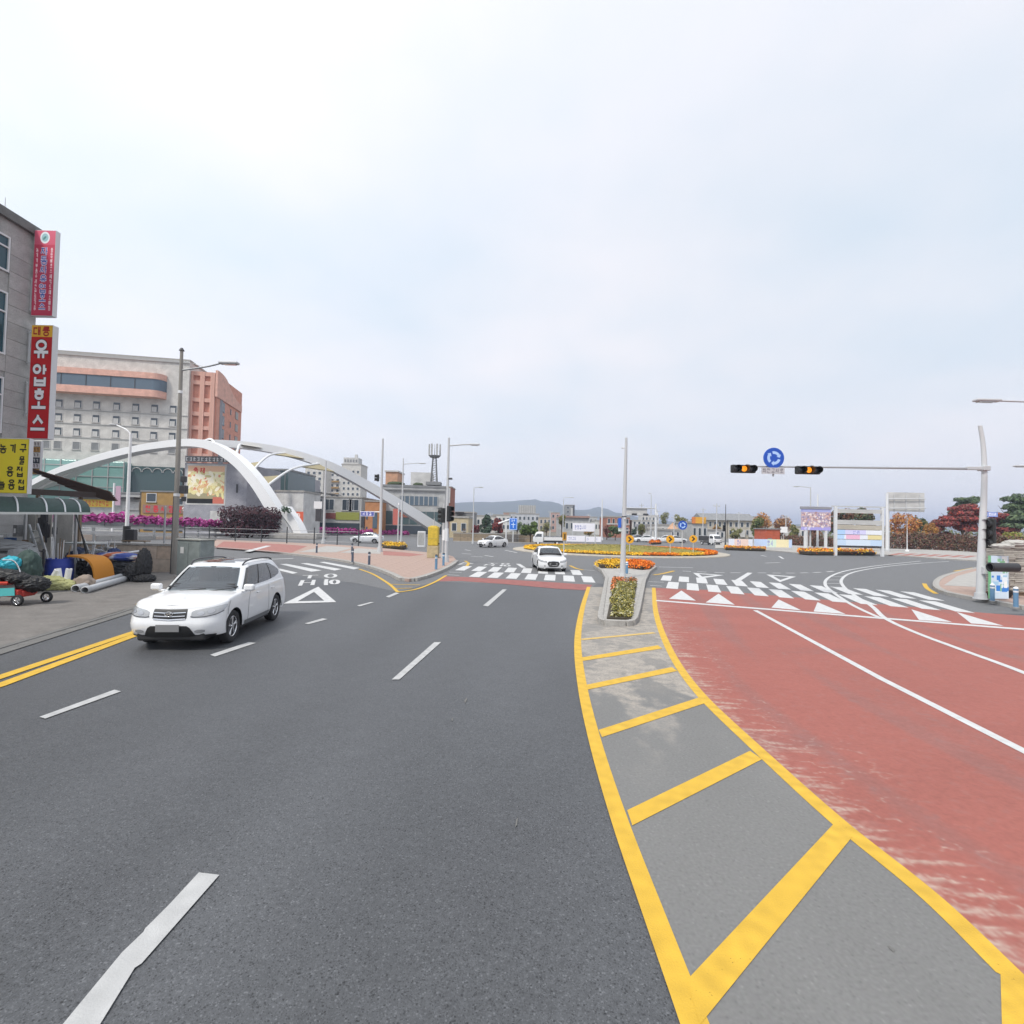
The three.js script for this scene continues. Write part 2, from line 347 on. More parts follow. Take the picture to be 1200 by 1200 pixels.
{ // red anti-skid surfacing
  const x0 = 2.5, x1 = 36, z0 = -32, z1 = -1.2;
  const t = tex(1280, 1280, (u, v, i, j) => {
    const x = lerp(x0, x1, u), z = lerp(z0, z1, v);
    const d = distTo2(x, z);
    const n = fbm(x * 0.35, z * 0.9, 3, 4), f = fbm(x * 7, z * 7, 6, 3);
    const st = noise(x * 0.9 + 5, (z - x * 0.12) * 9, 3) + 0.5 * noise(x * 2.2, z * 21, 9), f2 = noise(x * 22, z * 22, 5);                         // combed streaks of sand across the edge
    let s = smooth(0.42, 0.02, d - 0.16 * noise(x * 0.9, z * 0.9, 8) - 0.75 * Math.max(0, st - 0.12)) * clamp(0.35 + 1.1 * f + 1.5 * st + 0.35 * f2);
    s = Math.max(s, 0.8 * smooth(0.10, 0.0, d + f * 0.2));
    const crack = d < 1.5 ? smooth(0.035, 0.0, Math.abs(noise(x * 1.6, z * 2.6, 1) + 0.3 * noise(x * 6, z * 6, 4))) * smooth(1.35, 0.6, d + 0.6 * noise(x * 0.8, z * 0.8, 12)) : 0;
    s = clamp(Math.max(s, 0.75 * crack) * (0.7 + 0.9 * f2 + 0.4 * noise(x * 45, z * 45, 2)));
    const h = hash(i, j), k = 1 + 0.14 * n + 0.16 * f + 0.10 * f2 + (h - 0.5) * 0.12;
    const grey = 0.6 * smooth(0.12, 0.4, fbm(x * 0.25 + 9, z * 0.8, 5, 4)) * 0.30 + smooth(0.14, 0.3, f) * 0.12;
    const tyre = 0.2 * smooth(0.08, 0.5, noise(d * 1.5, z * 0.11 + x * 0.05, 4) + 0.25 * f);
    const b = [0.310 * k, 0.099 * k, 0.077 * k];
    return [0, 1, 2].map((c) => Math.pow(lerp(lerp(b[c], 0.13 * k, clamp(grey + tyre)), tanDust[c] * (0.92 + 0.3 * f), s * 0.6), 1 / 2.2));
  }, { repeat: false });
  function distTo2(x, z) { let b = 90; for (let i = 0; i + 3 < medR.length; i += 3) { const a = medR[i], c = medR[i + 3], dx = c.x - a.x, dz = c.z - a.z, tt = clamp(((x - a.x) * dx + (z - a.z) * dz) / (dx * dx + dz * dz + 1e-9)), dd = Math.hypot(x - a.x - dx * tt, z - a.z - dz * tt); if (dd < b) b = dd; } return b; }
  const top = Gs([[767, 689], [830, 691.5], [930, 700], [1040, 709], [1160, 719], [1230, 724]]);
  const poly = [...medR, ...top, V(34, 0, top[5].z + 1), V(34, 0, -1.4), V(5, 0, -1.4)];
  const g = flat(poly, Y1), p = g.attributes.position, uv = g.attributes.uv;
  for (let i = 0; i < p.count; i++) uv.setXY(i, (p.getX(i) - x0) / (x1 - x0), (p.getZ(i) - z0) / (z1 - z0));
  part(road, 'red_surfacing', std(0xffffff, 0.86, { map: t }), g);
  // strip of the same red before the far crossing
  const red = std(new THREE.Color(0.37, 0.135, 0.12), 0.86, { map: rep(grain, 1.5) });
  part(road, 'red_surfacing', red, flat(Gs([[521, 675.5], [548, 676.5], [640, 682], [694, 685.5], [689, 692], [652, 690], [590, 684.5], [540, 681], [509, 681.5]]), Y1));
}
part(road, 'edge_line', M.yellow, strip(medL, 0.165, Y2));
part(road, 'edge_line', M.yellow, strip(medR, 0.165, Y2));
for (const q of [[[805, 1151], [820, 1204], [999, 982], [977, 967]], [[735, 951], [741, 969], [893, 891], [879, 881]], [[701.5, 856.5], [705.5, 865], [829, 824], [820, 818]], [[687, 803.4], [689, 809], [794, 787], [787, 782.4]], [[681, 771.2], [682, 775.4], [776, 760.6], [771, 756.8]]])
  part(road, 'hatch_bar', M.yellow, flat(Gs(q), Y2 + 0.002));
part(road, 'hatch_bar', M.paleYellow, strip([G(681, 750), G(767, 742)], 0.14, Y2 + 0.002), 'faded yellow hatch bar');
// lane dashes
const dash = (l) => part(road, 'lane_dash', M.dashWhite, flat(Gs(l), Y2));
dash([[60, 1219], [109, 1216], [158, 1136], [157, 1137], [166, 1131], [257, 1027], [233, 1024], [198, 1062], [170, 1090], [168, 1094], [143, 1118]]);
dash([[459, 797], [468, 797], [517, 753], [509, 753]]);
dash([[566, 710], [572, 711], [594, 691], [589, 691]]);
dash([[46, 841], [53, 843], [142, 811], [134, 809]]);
dash([[246, 768], [252, 770], [300, 754], [291, 753]]);
dash([[357, 731], [361.5, 732], [384, 726], [378, 725]]);
dash([[418, 710], [421.5, 711], [439, 706], [434, 706]]);
dash([[452, 699.5], [456, 700.6], [468, 695.5], [464, 694.5]]);
// left kerbside double yellow line
for (const [y0, y1] of [[794, 741.2], [803.5, 745.2]]) part(road, 'no_parking_line', M.yellow, strip(Gs([[-160, y0 + 54], [0, y0], [157, y1], [225, y1 - 22]]), 0.215, Y2));
// splitter tip beside the plaza
part(road, 'edge_line', M.yellow, strip(curve(Gs([[421, 667], [436, 672.5], [449, 680], [459, 687], [466, 694]]), 20), 0.14, Y2));
part(road, 'edge_line', M.yellow, strip(curve(Gs([[466, 694.3], [485, 691.4], [507, 683.5], [523, 674.5]]), 20), 0.14, Y2 + 0.002));
part(road, 'hatch_bar', M.yellow, strip(Gs([[455, 685], [492, 685.8]]), 0.12, Y2 + 0.003));
part(road, 'hatch_bar', M.yellow, strip(Gs([[462, 690], [483, 689.5]]), 0.12, Y2 + 0.003));
// crossings: two rows of blocks set chequerwise
function blocks(a, b, far, n, duty, shift = 0) {
  const A = G(...a), B = G(...b), v = G(...far).sub(A), u = B.clone().sub(A).divideScalar(n);
  for (let i = 0; i < n; i++) {
    const s = A.clone().addScaledVector(u, i + shift), e = s.clone().addScaledVector(u, duty);
    part(road, 'crossing_block', M.white, flat([s, e, e.clone().add(v), s.clone().add(v)], Y2));
  }
}
blocks([549, 676], [708, 683.6], [560, 670], 7.0, 0.58);
blocks([533, 668.4], [692, 674.6], [543.5, 663.4], 8, 0.58);
for (const [x0, z0, n] of [[8.02, -25.38, 12], [8.83, -29.05, 13]]) for (let i = 0; i < n; i++) {
  const c = V(x0 + i * 0.805, 0, z0 + i * 0.492), u = V(0.805, 0, 0.492).multiplyScalar(0.29), v = V(0.51, 0, -1.48);
  part(road, 'crossing_block', M.white, flat([[-1, -1], [1, -1], [1, 1], [-1, 1]].map(([a, b]) => c.clone().addScaledVector(u, a).addScaledVector(v, b)), Y2));
}
// give-way teeth, stop line, lane lines on the red surface
for (const t of [[[798.5, 692.3], [784, 702], [815.5, 704.2]], [[842, 696], [827, 706.3], [861, 709]], [[912.5, 702.8], [904, 712.4], [939, 715.6]], [[958, 706], [953.5, 717], [991, 720]], [[1068, 714.4], [1077, 727], [1116, 729.4]], [[1121, 717.5], [1138, 731], [1176, 733.8]]])
  part(road, 'give_way_tooth', M.white, flat(Gs(t), Y2));
part(road, 'stop_line', M.white, strip([stopA, stopB, stopB.clone().addScaledVector(stopB.clone().sub(stopA).normalize(), 5)], 0.34, Y2 + 0.001));
part(road, 'lane_line', M.white, strip([G(885, 715.5), G(1033, 796), G(1200, 881), G(1420, 992)], 0.15, Y2));
part(road, 'lane_line', M.white, strip(curve(Gs([[1330, 846], [1200, 789], [1127, 762], [1075, 742.5], [1039, 726], [1022, 711], [1000, 697], [989, 688], [986, 680], [998, 671.5], [1031, 665], [1075, 660.5], [1112, 658]]), 80), 0.16, Y2 + 0.002));
part(road, 'lane_line', M.white, strip(curve(Gs([[1031, 724.5], [1009, 714.5], [994, 706.5], [972, 691], [967, 685], [970, 678], [988, 670], [1024, 663.6], [1079, 657.6]]), 60), 0.16, Y2 + 0.003));
for (const [a, b] of [[[969, 688.2], [990, 688.6]], [[968, 684], [987, 684]], [[969, 680], [987, 680]], [[974, 676], [992, 676.2]], [[983, 672.5], [1000, 672.8]]]) part(road, 'hatch_bar', M.white, strip([G(...a), G(...b)], 0.13, Y2 + 0.005));
// hollow give-way triangles
function hollow(o, i) {
  const s = new THREE.Shape(Gs(o).map((p) => new THREE.Vector2(p.x, -p.z)));
  s.holes.push(new THREE.Path(Gs(i).map((p) => new THREE.Vector2(p.x, -p.z))));
  part(road, 'give_way_triangle', M.white, muv(new THREE.ShapeGeometry(s).rotateX(-Math.PI / 2).translate(0, Y2 + 0.001, 0)));
}
hollow([[332, 707.8], [373, 687.8], [394, 706]], [[349, 705], [368, 694], [380, 704.4]]);
hollow([[812, 671.4], [848, 674.3], [821, 678.2]], [[819, 672.8], [838, 674.3], [823, 676]]);
hollow([[898, 673.4], [933, 676], [914, 682.4]], [[906, 675], [925, 676.3], [914.5, 680]]);
hollow([[536, 662], [556, 660.4], [543, 659]], [[540, 661.3], [551, 660.5], [544, 659.8]]);
part(road, 'lane_line', M.white, strip(Gs([[863, 681.5], [879, 671.4]]), 0.3, Y2 + 0.002));
part(road, 'lane_line', M.white, strip(Gs([[607, 661], [614, 665.5]]), 0.3, Y2 + 0.002));
// ring of broken give-way dashes before the roundabout
for (const [x0, y0, x1, y1] of [[800, 669.4, 810, 670], [817, 670.2, 828, 670.6], [837, 671, 849, 671.3], [856, 671.3, 868, 671.5], [888, 671.5, 898, 671.6], [905, 671.7, 915, 671.8], [921, 671.8, 931, 671.8], [938, 671.6, 947, 671.4], [953, 671.2, 962, 670.8], [969, 670.3, 977, 669.6], [772, 664.6, 812, 665.5], [897, 660, 914, 659.4], [913, 652, 918, 655], [892, 651, 898, 652.2], [568, 651, 578, 652.6], [592, 645, 606, 647.8], [545, 644.3, 551, 645.4], [541, 648.6, 552, 649.6], [552, 652, 566, 652.8], [480, 646.8, 502, 648.8]])
  part(road, 'broken_line', M.white, strip(Gs([[x0, y0], [x1, y1]]), 0.22, Y2 + 0.003));
for (const [x0, y0, x1, y1] of [[760, 682, 778, 682.6], [762, 686.4, 776, 687.2], [526, 670.6, 541, 671.2], [524, 673.8, 538, 674.6], [684, 668, 697, 668.8]]) part(road, 'broken_line', M.white, strip(Gs([[x0, y0], [x1, y1]]), 0.13, Y2 + 0.003));
for (const l of [[[668, 663], [676, 666.5], [684, 668.2]], [[790, 669.2], [776, 672.5], [766, 674]], [[545, 657.5], [549, 660], [547, 663.5]], [[1083, 684], [1087, 690], [1097, 696]], [[1118, 669.5], [1128, 668], [1141, 665.5]]]) part(road, 'edge_line', M.yellow, strip(curve(Gs(l), 8), 0.2, Y2 + 0.002));
// bars of the crossing over the slip lane
for (const b of [[[316, 666], [322, 665.2], [349, 671.4], [343, 672.6]], [[327.5, 661.2], [336, 660.9], [377, 668.7], [365, 670.2]], [[352, 660.4], [359.5, 660], [400.5, 667.2], [392, 668.8]], [[374, 659], [380.5, 658.6], [421.5, 665.8], [414.5, 667.4]]]) part(road, 'crossing_block', M.white, flat(Gs(b), Y2));
part(road, 'lane_line', M.white, strip(Gs([[285, 657.5], [315, 655.6], [344, 654.4]]), 0.35, Y2));
// the word "yield" painted for traffic coming the other way, so it stands on its head here
function roadWord(text, c) {
  const [bl, br, tl, tr] = c.map(([x, y]) => G(x, y)), n = text.length;
  const P = (u, v) => bl.clone().lerp(br, u).lerp(tl.clone().lerp(tr, u), v);
  const gs = [];
  [...text].forEach((ch, i) => { for (const l of syllable(ch)) gs.push(strip(l.map(([a, b]) => { const u = 1 - (i + 0.08 + a * 0.82) / n; return P(u, b); }), 0.17, Y2 + gs.length * 0.0004)); });
  part(road, 'painted_word', M.white, gs);
}
roadWord('양보', [[343, 688], [401, 685], [352, 673.5], [399, 672.6]]);
roadWord('양보', [[562, 662.8], [600, 664.2], [571, 659.6], [600, 660.6]]);

for (const l of [[[544, 822], [547, 818], [547.6, 820], [545, 825]], [[529, 843], [530.5, 842], [531, 845], [529.6, 846]], [[605, 962], [607, 959], [606, 968], [603.6, 971]], [[1040, 1111], [1042, 1110], [1049, 1116], [1047, 1118]]]) part(road, 'paint_fleck', M.gutter, flat(Gs(l), Y2));
// ---------------------------------------------------------------- kerbs, islands, pavements
function kerbStones(parent, pts, w, y1, len = 1.0, mat = M.kerb, straight = false) {
  // one stone after the other along a line of ground points
  let q;
  if (straight) { q = [pts[0]]; for (let i = 0; i + 1 < pts.length; i++) { const m = Math.max(1, Math.round(pts[i].distanceTo(pts[i + 1]) / len)); for (let k = 1; k <= m; k++) q.push(pts[i].clone().lerp(pts[i + 1], k / m)); } }
  else { const c = new THREE.CatmullRomCurve3(pts, false, 'centripetal'); q = c.getSpacedPoints(Math.max(1, Math.round(c.getLength() / len))); }
  const n = q.length - 1;
  for (let i = 0; i < n; i++) {
    const a = q[i], b = q[i + 1], d = Math.hypot(b.x - a.x, b.z - a.z);
    const g = muv(new RoundedBoxGeometry(w, y1 + 0.1, d - 0.012, 1, 0.015));
    const s = part(parent, 'kerb_stone', mat, g);
    s.position.set((a.x + b.x) / 2, (y1 - 0.1) / 2 + 0.002 * ((i * 7) % 3), (a.z + b.z) / 2);
    s.rotation.y = Math.atan2(b.x - a.x, b.z - a.z);
  }
}
// left apron in front of the shop, flush concrete with a gutter strip
const apron = structure('shop_apron');
const apronEdge = Gs([[-500, 905], [-200, 820], [0, 759], [157, 712], [203, 694], [226, 683]]);
part(apron, 'paving', M.apron, flat([...apronEdge, ...Gs([[232, 678], [180, 662], [60, 655]]), V(-70, 0, -36), V(-70, 0, -4)], 0.03));
part(apron, 'gutter', M.gutter, strip(apronEdge, 0.9, 0.016));
kerbStones(apron, Gs([[-160, 809], [0, 760], [157, 713], [203, 695]]), 0.16, 0.033, 1.0, M.gutter);

// brick plaza at the corner of the slip lane
const plaza = structure('plaza');
const plazaKerb = Gs([[255, 643], [300, 646.5], [355, 652], [408, 659.6], [437, 666.5], [460, 675], [472, 681], [479, 682], [497, 677.8], [514, 671.5], [528, 664.5], [535, 659]]);
const plazaFar = Gs([[531, 654], [517, 650.5], [480, 647], [455, 644.5], [400, 640], [330, 636.5], [240, 633]]);
part(plaza, 'paving', M.paver, slab([...plazaKerb, ...plazaFar], 0, 0.14));
kerbStones(plaza, plazaKerb, 0.3, 0.155, 1.0, M.kerb);
for (const l of [[[349, 647], [383, 639.8], [397, 640.5], [414, 642], [394, 647.2]], [[399, 647.6], [420, 642.4], [446, 644.2], [446, 649]]]) part(plaza, 'pale_paving', M.paleConcrete, flat(l.map(([x, y]) => G(x, y, 0.14)), 0.146));
part(plaza, 'red_paving', M.redPaver, flat([[252, 641.5], [262, 634.5], [330, 637.6], [360, 640], [340, 648.5], [300, 645.2]].map(([x, y]) => G(x, y, 0.14)), 0.145));
part(plaza, 'red_paving', M.redPaver, flat([[449, 650.5], [449, 645.6], [474, 647.4], [497, 650], [480, 652]].map(([x, y]) => G(x, y, 0.14)), 0.145));
for (const l of [[[286, 646], [312, 639.5], [318, 639.8], [293, 646.6]]]) part(plaza, 'white_bar', M.white, flat(l.map(([x, y]) => G(x, y, 0.14)), 0.151));

// right pavement by the signal mast
const pavR = structure('pavement');
const pavRKerb = Gs([[1290, 724], [1200, 714.5], [1163, 707], [1118, 699], [1101, 693], [1097, 685.5], [1105, 678], [1128, 671], [1160, 664]]);
part(pavR, 'paving', M.paver, slab([...pavRKerb, ...Gs([[1260, 660], [1400, 672]])], 0, 0.14));
kerbStones(pavR, pavRKerb, 0.28, 0.155, 1.0, M.kerb);
part(pavR, 'pale_paving', M.paleConcrete, flat([[1106, 686], [1122, 675], [1146, 668.5], [1146, 688]].map(([x, y]) => G(x, y, 0.14)), 0.146));

// far pavement on the right with its red and white crossing
const pavF = structure('pavement');
const farKerb = Gs([[838, 643], [870, 643.5], [915, 646.8], [950, 650], [1025, 650.5], [1060, 652.5], [1110, 656], [1200, 660.5], [1350, 667]]);
part(pavF, 'paving', M.paleConcrete, slab([...farKerb, G(1350, 648), G(1100, 641), G(838, 636)], 0, 0.12));
kerbStones(pavF, farKerb, 0.3, 0.135, 2.0, M.kerb);
for (let i = 0; i < 7; i++) part(pavF, 'red_paving', M.redPaver, flat([[1040 + i * 14, 650.4 + i * 0.5], [1049 + i * 14, 650.7 + i * 0.5], [1062 + i * 14, 648.4 + i * 0.5], [1053 + i * 14, 648.1 + i * 0.5]].map(([x, y]) => G(x, y, 0.12)), 0.126));

// central splitter island with its planter bed
const island = structure('splitter_island');
const isl = Gs([[703.2, 727], [704.4, 731], [708.5, 733.2], [733, 734.2], [740, 733.4], [744.2, 729.5], [748, 716], [755, 683], [760, 672.5], [768, 666.5], [762, 661.5], [735, 659.5], [705, 660.5], [697, 665], [706, 671], [711, 680], [707, 704]]);
part(island, 'paving', M.paleConcrete, slab(isl, 0, 0.14, 0.02));
kerbStones(island, [...isl, isl[0]].map((p) => p.clone().lerp(V(5.2, 0, -22), 0.004)), 0.17, 0.165, 0.9, M.kerb, true);

// roundabout apron
const RC = V(12.6, 0, -61), RR = 12.4;
const ring = structure('roundabout_apron');
part(ring, 'paving', grainy(new THREE.Color(0.55, 0.50, 0.42), 1.5), muv(new THREE.LatheGeometry([[0.1, 0.12], [RR - 0.1, 0.12], [RR, 0.1], [RR, -0.02]].map(([a, b]) => new THREE.Vector2(a, b)), 96).translate(RC.x, 0, RC.z)));
// ================================================================ vehicles: body lofted from stacked plan outlines
function spline(tab) {                               // smooth curve through [key, value] rows
  return (k) => {
    const n = tab.length; if (k <= tab[0][0]) return tab[0][1]; if (k >= tab[n - 1][0]) return tab[n - 1][1];
    let i = 0; while (tab[i + 1][0] < k) i++;
    const p = (j) => tab[clamp(j, 0, n - 1)], [x0, y0] = p(i), [x1, y1] = p(i + 1), h = x1 - x0, t = (k - x0) / h;
    const m0 = i > 0 ? (y1 - p(i - 1)[1]) / (x1 - p(i - 1)[0]) : (y1 - y0) / h, m1 = i + 2 < n ? (p(i + 2)[1] - y0) / (p(i + 2)[0] - x0) : (y1 - y0) / h;
    const t2 = t * t, t3 = t2 * t;
    return (2 * t3 - 3 * t2 + 1) * y0 + (t3 - 2 * t2 + t) * h * m0 + (-2 * t3 + 3 * t2) * y1 + (t3 - t2) * h * m1;
  };
}
function outline(t, xf, xr, hw, rf, rR, bowF, bowR, sideBow = 0) {   // t 0..5 from the middle of the nose round one side to the middle of the tail
  const zc = hw - rf, cf = xf - bowF * (zc / hw) ** 2 - rf, zr = hw - rR, cr = xr + bowR * (zr / hw) ** 2 + rR;
  if (t <= 1) { const z = zc * t; return [xf - bowF * (z / hw) ** 2, z]; }
  if (t <= 2) { const a = (t - 1) * Math.PI / 2; return [cf + rf * Math.cos(a), zc + rf * Math.sin(a)]; }
  if (t <= 3) { const s = t - 2; return [lerp(cf, cr, s), hw - sideBow * (2 * s - 1) ** 2]; }
  if (t <= 4) { const a = (t - 3) * Math.PI / 2; return [cr - rR * Math.sin(a), zr + rR * Math.cos(a)]; }
  const z = zr * (5 - t); return [xr + bowR * (z / hw) ** 2, z];
}
function gridGeo(rows, flip = false, skip = null) {               // rows of points -> indexed surface
  const pos = [], idx = [], c = rows[0].length;
  for (const r of rows) for (const p of r) pos.push(p[0], p[1], p[2]);
  for (let i = 0; i + 1 < rows.length; i++) for (let j = 0; j + 1 < c; j++) {
    if (skip && skip(i, j)) continue;
    const a = i * c + j, b = a + 1, d = a + c, e = d + 1;
    flip ? idx.push(a, d, b, b, d, e) : idx.push(a, b, d, b, e, d);
  }
  const g = new THREE.BufferGeometry(); g.setAttribute('position', new THREE.Float32BufferAttribute(pos, 3)); g.setIndex(idx);
  g.setAttribute('uv', new THREE.Float32BufferAttribute(new Float32Array(pos.length / 3 * 2), 2));
  g.computeVertexNormals(); return g;
}
const mirrorRows = (rows) => rows.map((r) => r.map(([x, y, z]) => [x, y, -z]));
const lensMat = new THREE.MeshPhysicalMaterial({ color: new THREE.Color(0.40, 0.405, 0.41), roughness: 0.14, metalness: 0.3, clearcoat: 1, clearcoatRoughness: 0.03 });
const amberMat = new THREE.MeshPhysicalMaterial({ color: new THREE.Color(0.5, 0.2, 0.03), roughness: 0.2, clearcoat: 1 });
const redLens = new THREE.MeshPhysicalMaterial({ color: new THREE.Color(0.35, 0.015, 0.015), roughness: 0.2, clearcoat: 1 });
const carWhite = new THREE.MeshPhysicalMaterial({ color: new THREE.Color(0.73, 0.735, 0.74), roughness: 0.32, clearcoat: 1, clearcoatRoughness: 0.04 });
const carGrey = new THREE.MeshPhysicalMaterial({ color: new THREE.Color(0.30, 0.31, 0.33), roughness: 0.35, metalness: 0.4, clearcoat: 1 });
const trimGrey = std(new THREE.Color(0.16, 0.165, 0.17), 0.6);
const plateMat = std(new THREE.Color(0.20, 0.20, 0.203), 0.6);
const wheelGeo = (R, w) => new THREE.LatheGeometry([[R * 0.62, -w / 2 + 0.02], [R * 0.70, -w / 2], [R * 0.93, -w / 2 + 0.005], [R * 0.985, -w / 2 + 0.03], [R, -w / 4], [R, w / 4], [R * 0.985, w / 2 - 0.03], [R * 0.93, w / 2 - 0.005], [R * 0.70, w / 2], [R * 0.62, w / 2 - 0.02], [R * 0.6, w / 2 - 0.06], [R * 0.6, -w / 2 + 0.06], [R * 0.62, -w / 2 + 0.02]].map(([a, b]) => new THREE.Vector2(a, b)), 36).rotateX(Math.PI / 2);
function rimGeo(R, w, n) {
  const gs = [new THREE.TorusGeometry(R * 0.61, R * 0.045, 8, 32).translate(0, 0, w / 2 - 0.03), cyl(R * 0.14, R * 0.14, 0.05, 0, 0, 0, 16).rotateX(Math.PI / 2).translate(0, 0, w / 2 - 0.06)];
  for (let i = 0; i < n; i++) for (const s of [-0.1, 0.1]) gs.push(bx(R * 0.085, R * 0.5, 0.04, 0, R * 0.36, w / 2 - 0.04, 0.01).rotateZ(i * 2 * Math.PI / n + s));
  return gs;
}
const trimDark = std(new THREE.Color(0.045, 0.045, 0.048), 0.85), seatMat = std(new THREE.Color(0.12, 0.115, 0.11), 0.85);
const carGlass = new THREE.MeshPhysicalMaterial({ color: new THREE.Color(0.60, 0.65, 0.66), roughness: 0.02, transmission: 1, thickness: 0, ior: 2.25 });
const tintGlass = new THREE.MeshPhysicalMaterial({ color: new THREE.Color(0.28, 0.31, 0.32), roughness: 0.02, transmission: 1, thickness: 0, ior: 2.0 });
function makeCar(S, label, pos, turn) {
  const root = thing(S.name, label, S.category, pos, turn, S.group);
  const xf = spline(S.xf), xr = spline(S.xr), hw = spline(S.hw), top = spline(S.top), roof = spline(S.roof), paint = S.paint ?? carWhite;
  const arch = (x) => { let y = S.sill; for (const wx of S.wheels) { const d = Math.abs(x - wx); if (d < S.archR) y = Math.max(y, S.wheelR - 0.02 + Math.sqrt(S.archR ** 2 - d * d)); } return y; };
  const P = (t, y) => { const [x, z] = outline(t, xf(y), xr(y), hw(y), S.rf, S.rr, S.bowF, S.bowR, 0.03); return [x, y, z]; };
  const ts = []; for (const [a, b, n] of [[0, 1, 10], [1, 2, 10], [2, 3, 84], [3, 4, 8], [4, 5, 8]]) for (let i = 0; i < n; i++) ts.push(lerp(a, b, i / n)); ts.push(5);
  const bot = (t) => { const x = P(t, 0.6)[0]; return t < 1.6 || t > 3.7 ? S.lip : arch(x); };
  const topAt = (t) => top(P(t, 0.85)[0]);
  // lower body
  const N = 16, rows = [];
  for (let v = 0; v <= N; v++) rows.push(ts.map((t) => P(t, lerp(bot(t), topAt(t) - 0.05, v / N))));
  const crownRow = (ins, dy) => ts.map((t) => { const [x, , z] = P(t, topAt(t) - 0.05), k = Math.max(0, 1 - ins / 0.85); return [x * (1 - ins * 0.10), topAt(t) - 0.05 + dy, z * k]; });
  rows.push(crownRow(0.012, 0.030), crownRow(0.045, 0.046), crownRow(0.10, 0.055));
  const last = rows[rows.length - 1];
  for (const k of [0.75, 0.5, 0.25, 0]) rows.push(last.map(([x, y, z]) => [x, y + S.crown * (1 - k * k), z * k]));
  part(root, 'body', paint, [gridGeo(rows), gridGeo(mirrorRows(rows), true)]);
  // cabin
  const cab = spline(S.cabF), tail = spline(S.cabR), chw = spline(S.cabW);
  const C = (t, v) => {
    const [x, z] = outline(t, cab(v), tail(v), chw(v), S.crf ?? 0.30, S.crr ?? 0.3, S.bowG ?? 0.16, 0.06, 0.02);
    return [x, lerp(top(x) - 0.03, roof(x), v), z];
  };
  const crow = [], vs = [...Array.from({ length: 27 }, (_, i) => 0.035 * i), 0.94, 0.98, 1];
  const ct = []; for (const [a, b, n] of [[0, 1, 14], [1, 2, 20], [2, 3, 70], [3, 4, 10], [4, 5, 8]]) for (let i = 0; i < n; i++) ct.push(lerp(a, b, i / n)); ct.push(5);
  for (const v of vs) crow.push(ct.map((t) => C(t, v)));
  const rim = crow[crow.length - 1];
  for (const k of [0.93, 0.8, 0.55, 0.28, 0]) crow.push(rim.map(([x, y, z]) => { const m = (S.roofMid ?? -0.3); return [lerp(m, x, 0.35 + 0.65 * Math.max(k, 0.001) ** 0.4), y + 0.05 * (1 - k * k), z * k]; }));
  const wins = [[[0, 0.06, 0.94], [0.5, 0.06, 0.93], [1.1, 0.07, 0.90], [1.42, 0.08, 0.87]], ...S.windows];
  const hole = (i, j) => { if (i >= vs.length - 1) return false; const t = (ct[j] + ct[j + 1]) / 2, v = (vs[i] + vs[i + 1]) / 2; for (const w of wins) for (let k = 0; k + 1 < w.length; k++) if (t >= w[k][0] && t <= w[k + 1][0]) { const u = (t - w[k][0]) / (w[k + 1][0] - w[k][0]); if (v > lerp(w[k][1], w[k + 1][1], u) + 0.012 && v < lerp(w[k][2], w[k + 1][2], u) - 0.012) return true; } return false; };
  part(root, 'cabin', paint, [gridGeo(crow, false, hole), gridGeo(mirrorRows(crow), true, hole)]);
  const inner = crow.map((r) => r.map(([x, y, z]) => [x * 0.975 - 0.01, y - 0.025, z * 0.965]));
  part(root, 'headliner', trimDark, [gridGeo(inner, false, hole), gridGeo(mirrorRows(inner), true, hole)]);
  // dashboard shelf, seats and wheel behind the glass
  const fx = cab(0) - 0.1, by = top(fx - 0.6) + 0.05;
  const inside = part(root, 'interior', trimDark, [base(fx - tail(0) - 0.25, 0.03, chw(0) * 1.72, (fx + tail(0)) / 2, by, 0), bx(0.5, 0.12, chw(0) * 1.6, fx - 0.42, by + 0.03, 0, 0.05)]);
  for (const sx of [fx - 1.25, fx - 2.1]) for (const z of [-0.38, 0.38]) part(inside, 'seat', seatMat, [bx(0.16, 0.5, 0.46, sx, by + 0.08, z, 0.06), bx(0.12, 0.17, 0.26, sx - 0.02, by + 0.40, z, 0.05)]);
  part(inside, 'steering_wheel', M.black, new THREE.TorusGeometry(0.18, 0.018, 8, 24).rotateY(Math.PI / 2).rotateZ(0.35).translate(fx - 0.72, by + 0.12, -0.37));
  // patches lying a few millimetres proud of a surface
  const lift = (f, t, v, off) => {
    const e = 0.004, a = f(t, v), b = f(Math.min(5, t + e), v), c = f(t, v + e), p = V(...a), n = V(...b).sub(p).cross(V(...c).sub(p)).normalize();
    if (n.dot(V(p.x * 0.3, 0.2, p.z)) < 0 && t > 0.02) n.negate(); if (t <= 0.02 && n.x < 0) n.negate();
    return [p.x + n.x * off, p.y + n.y * off, p.z + n.z * off];
  };
  function patch(name, mat, f, cols, off, sides = [1, -1], nv = 6, parent = root, label2) {
    const dense = [], n = 5;
    for (let i = 0; i + 1 < cols.length; i++) for (let k = 0; k < n; k++) dense.push(cols[i].map((a, j) => lerp(a, cols[i + 1][j], k / n)));
    dense.push(cols[cols.length - 1]);
    const rws = []; for (let j = 0; j <= nv; j++) rws.push(dense.map(([t, a, b]) => lift(f, Math.abs(t), lerp(a, b, j / nv), off).map((q, k) => (k === 2 && t < 0 ? -q : q))));
    for (const s of sides) part(parent, name, mat, gridGeo(s > 0 ? rws : mirrorRows(rws), s < 0), label2);
  }
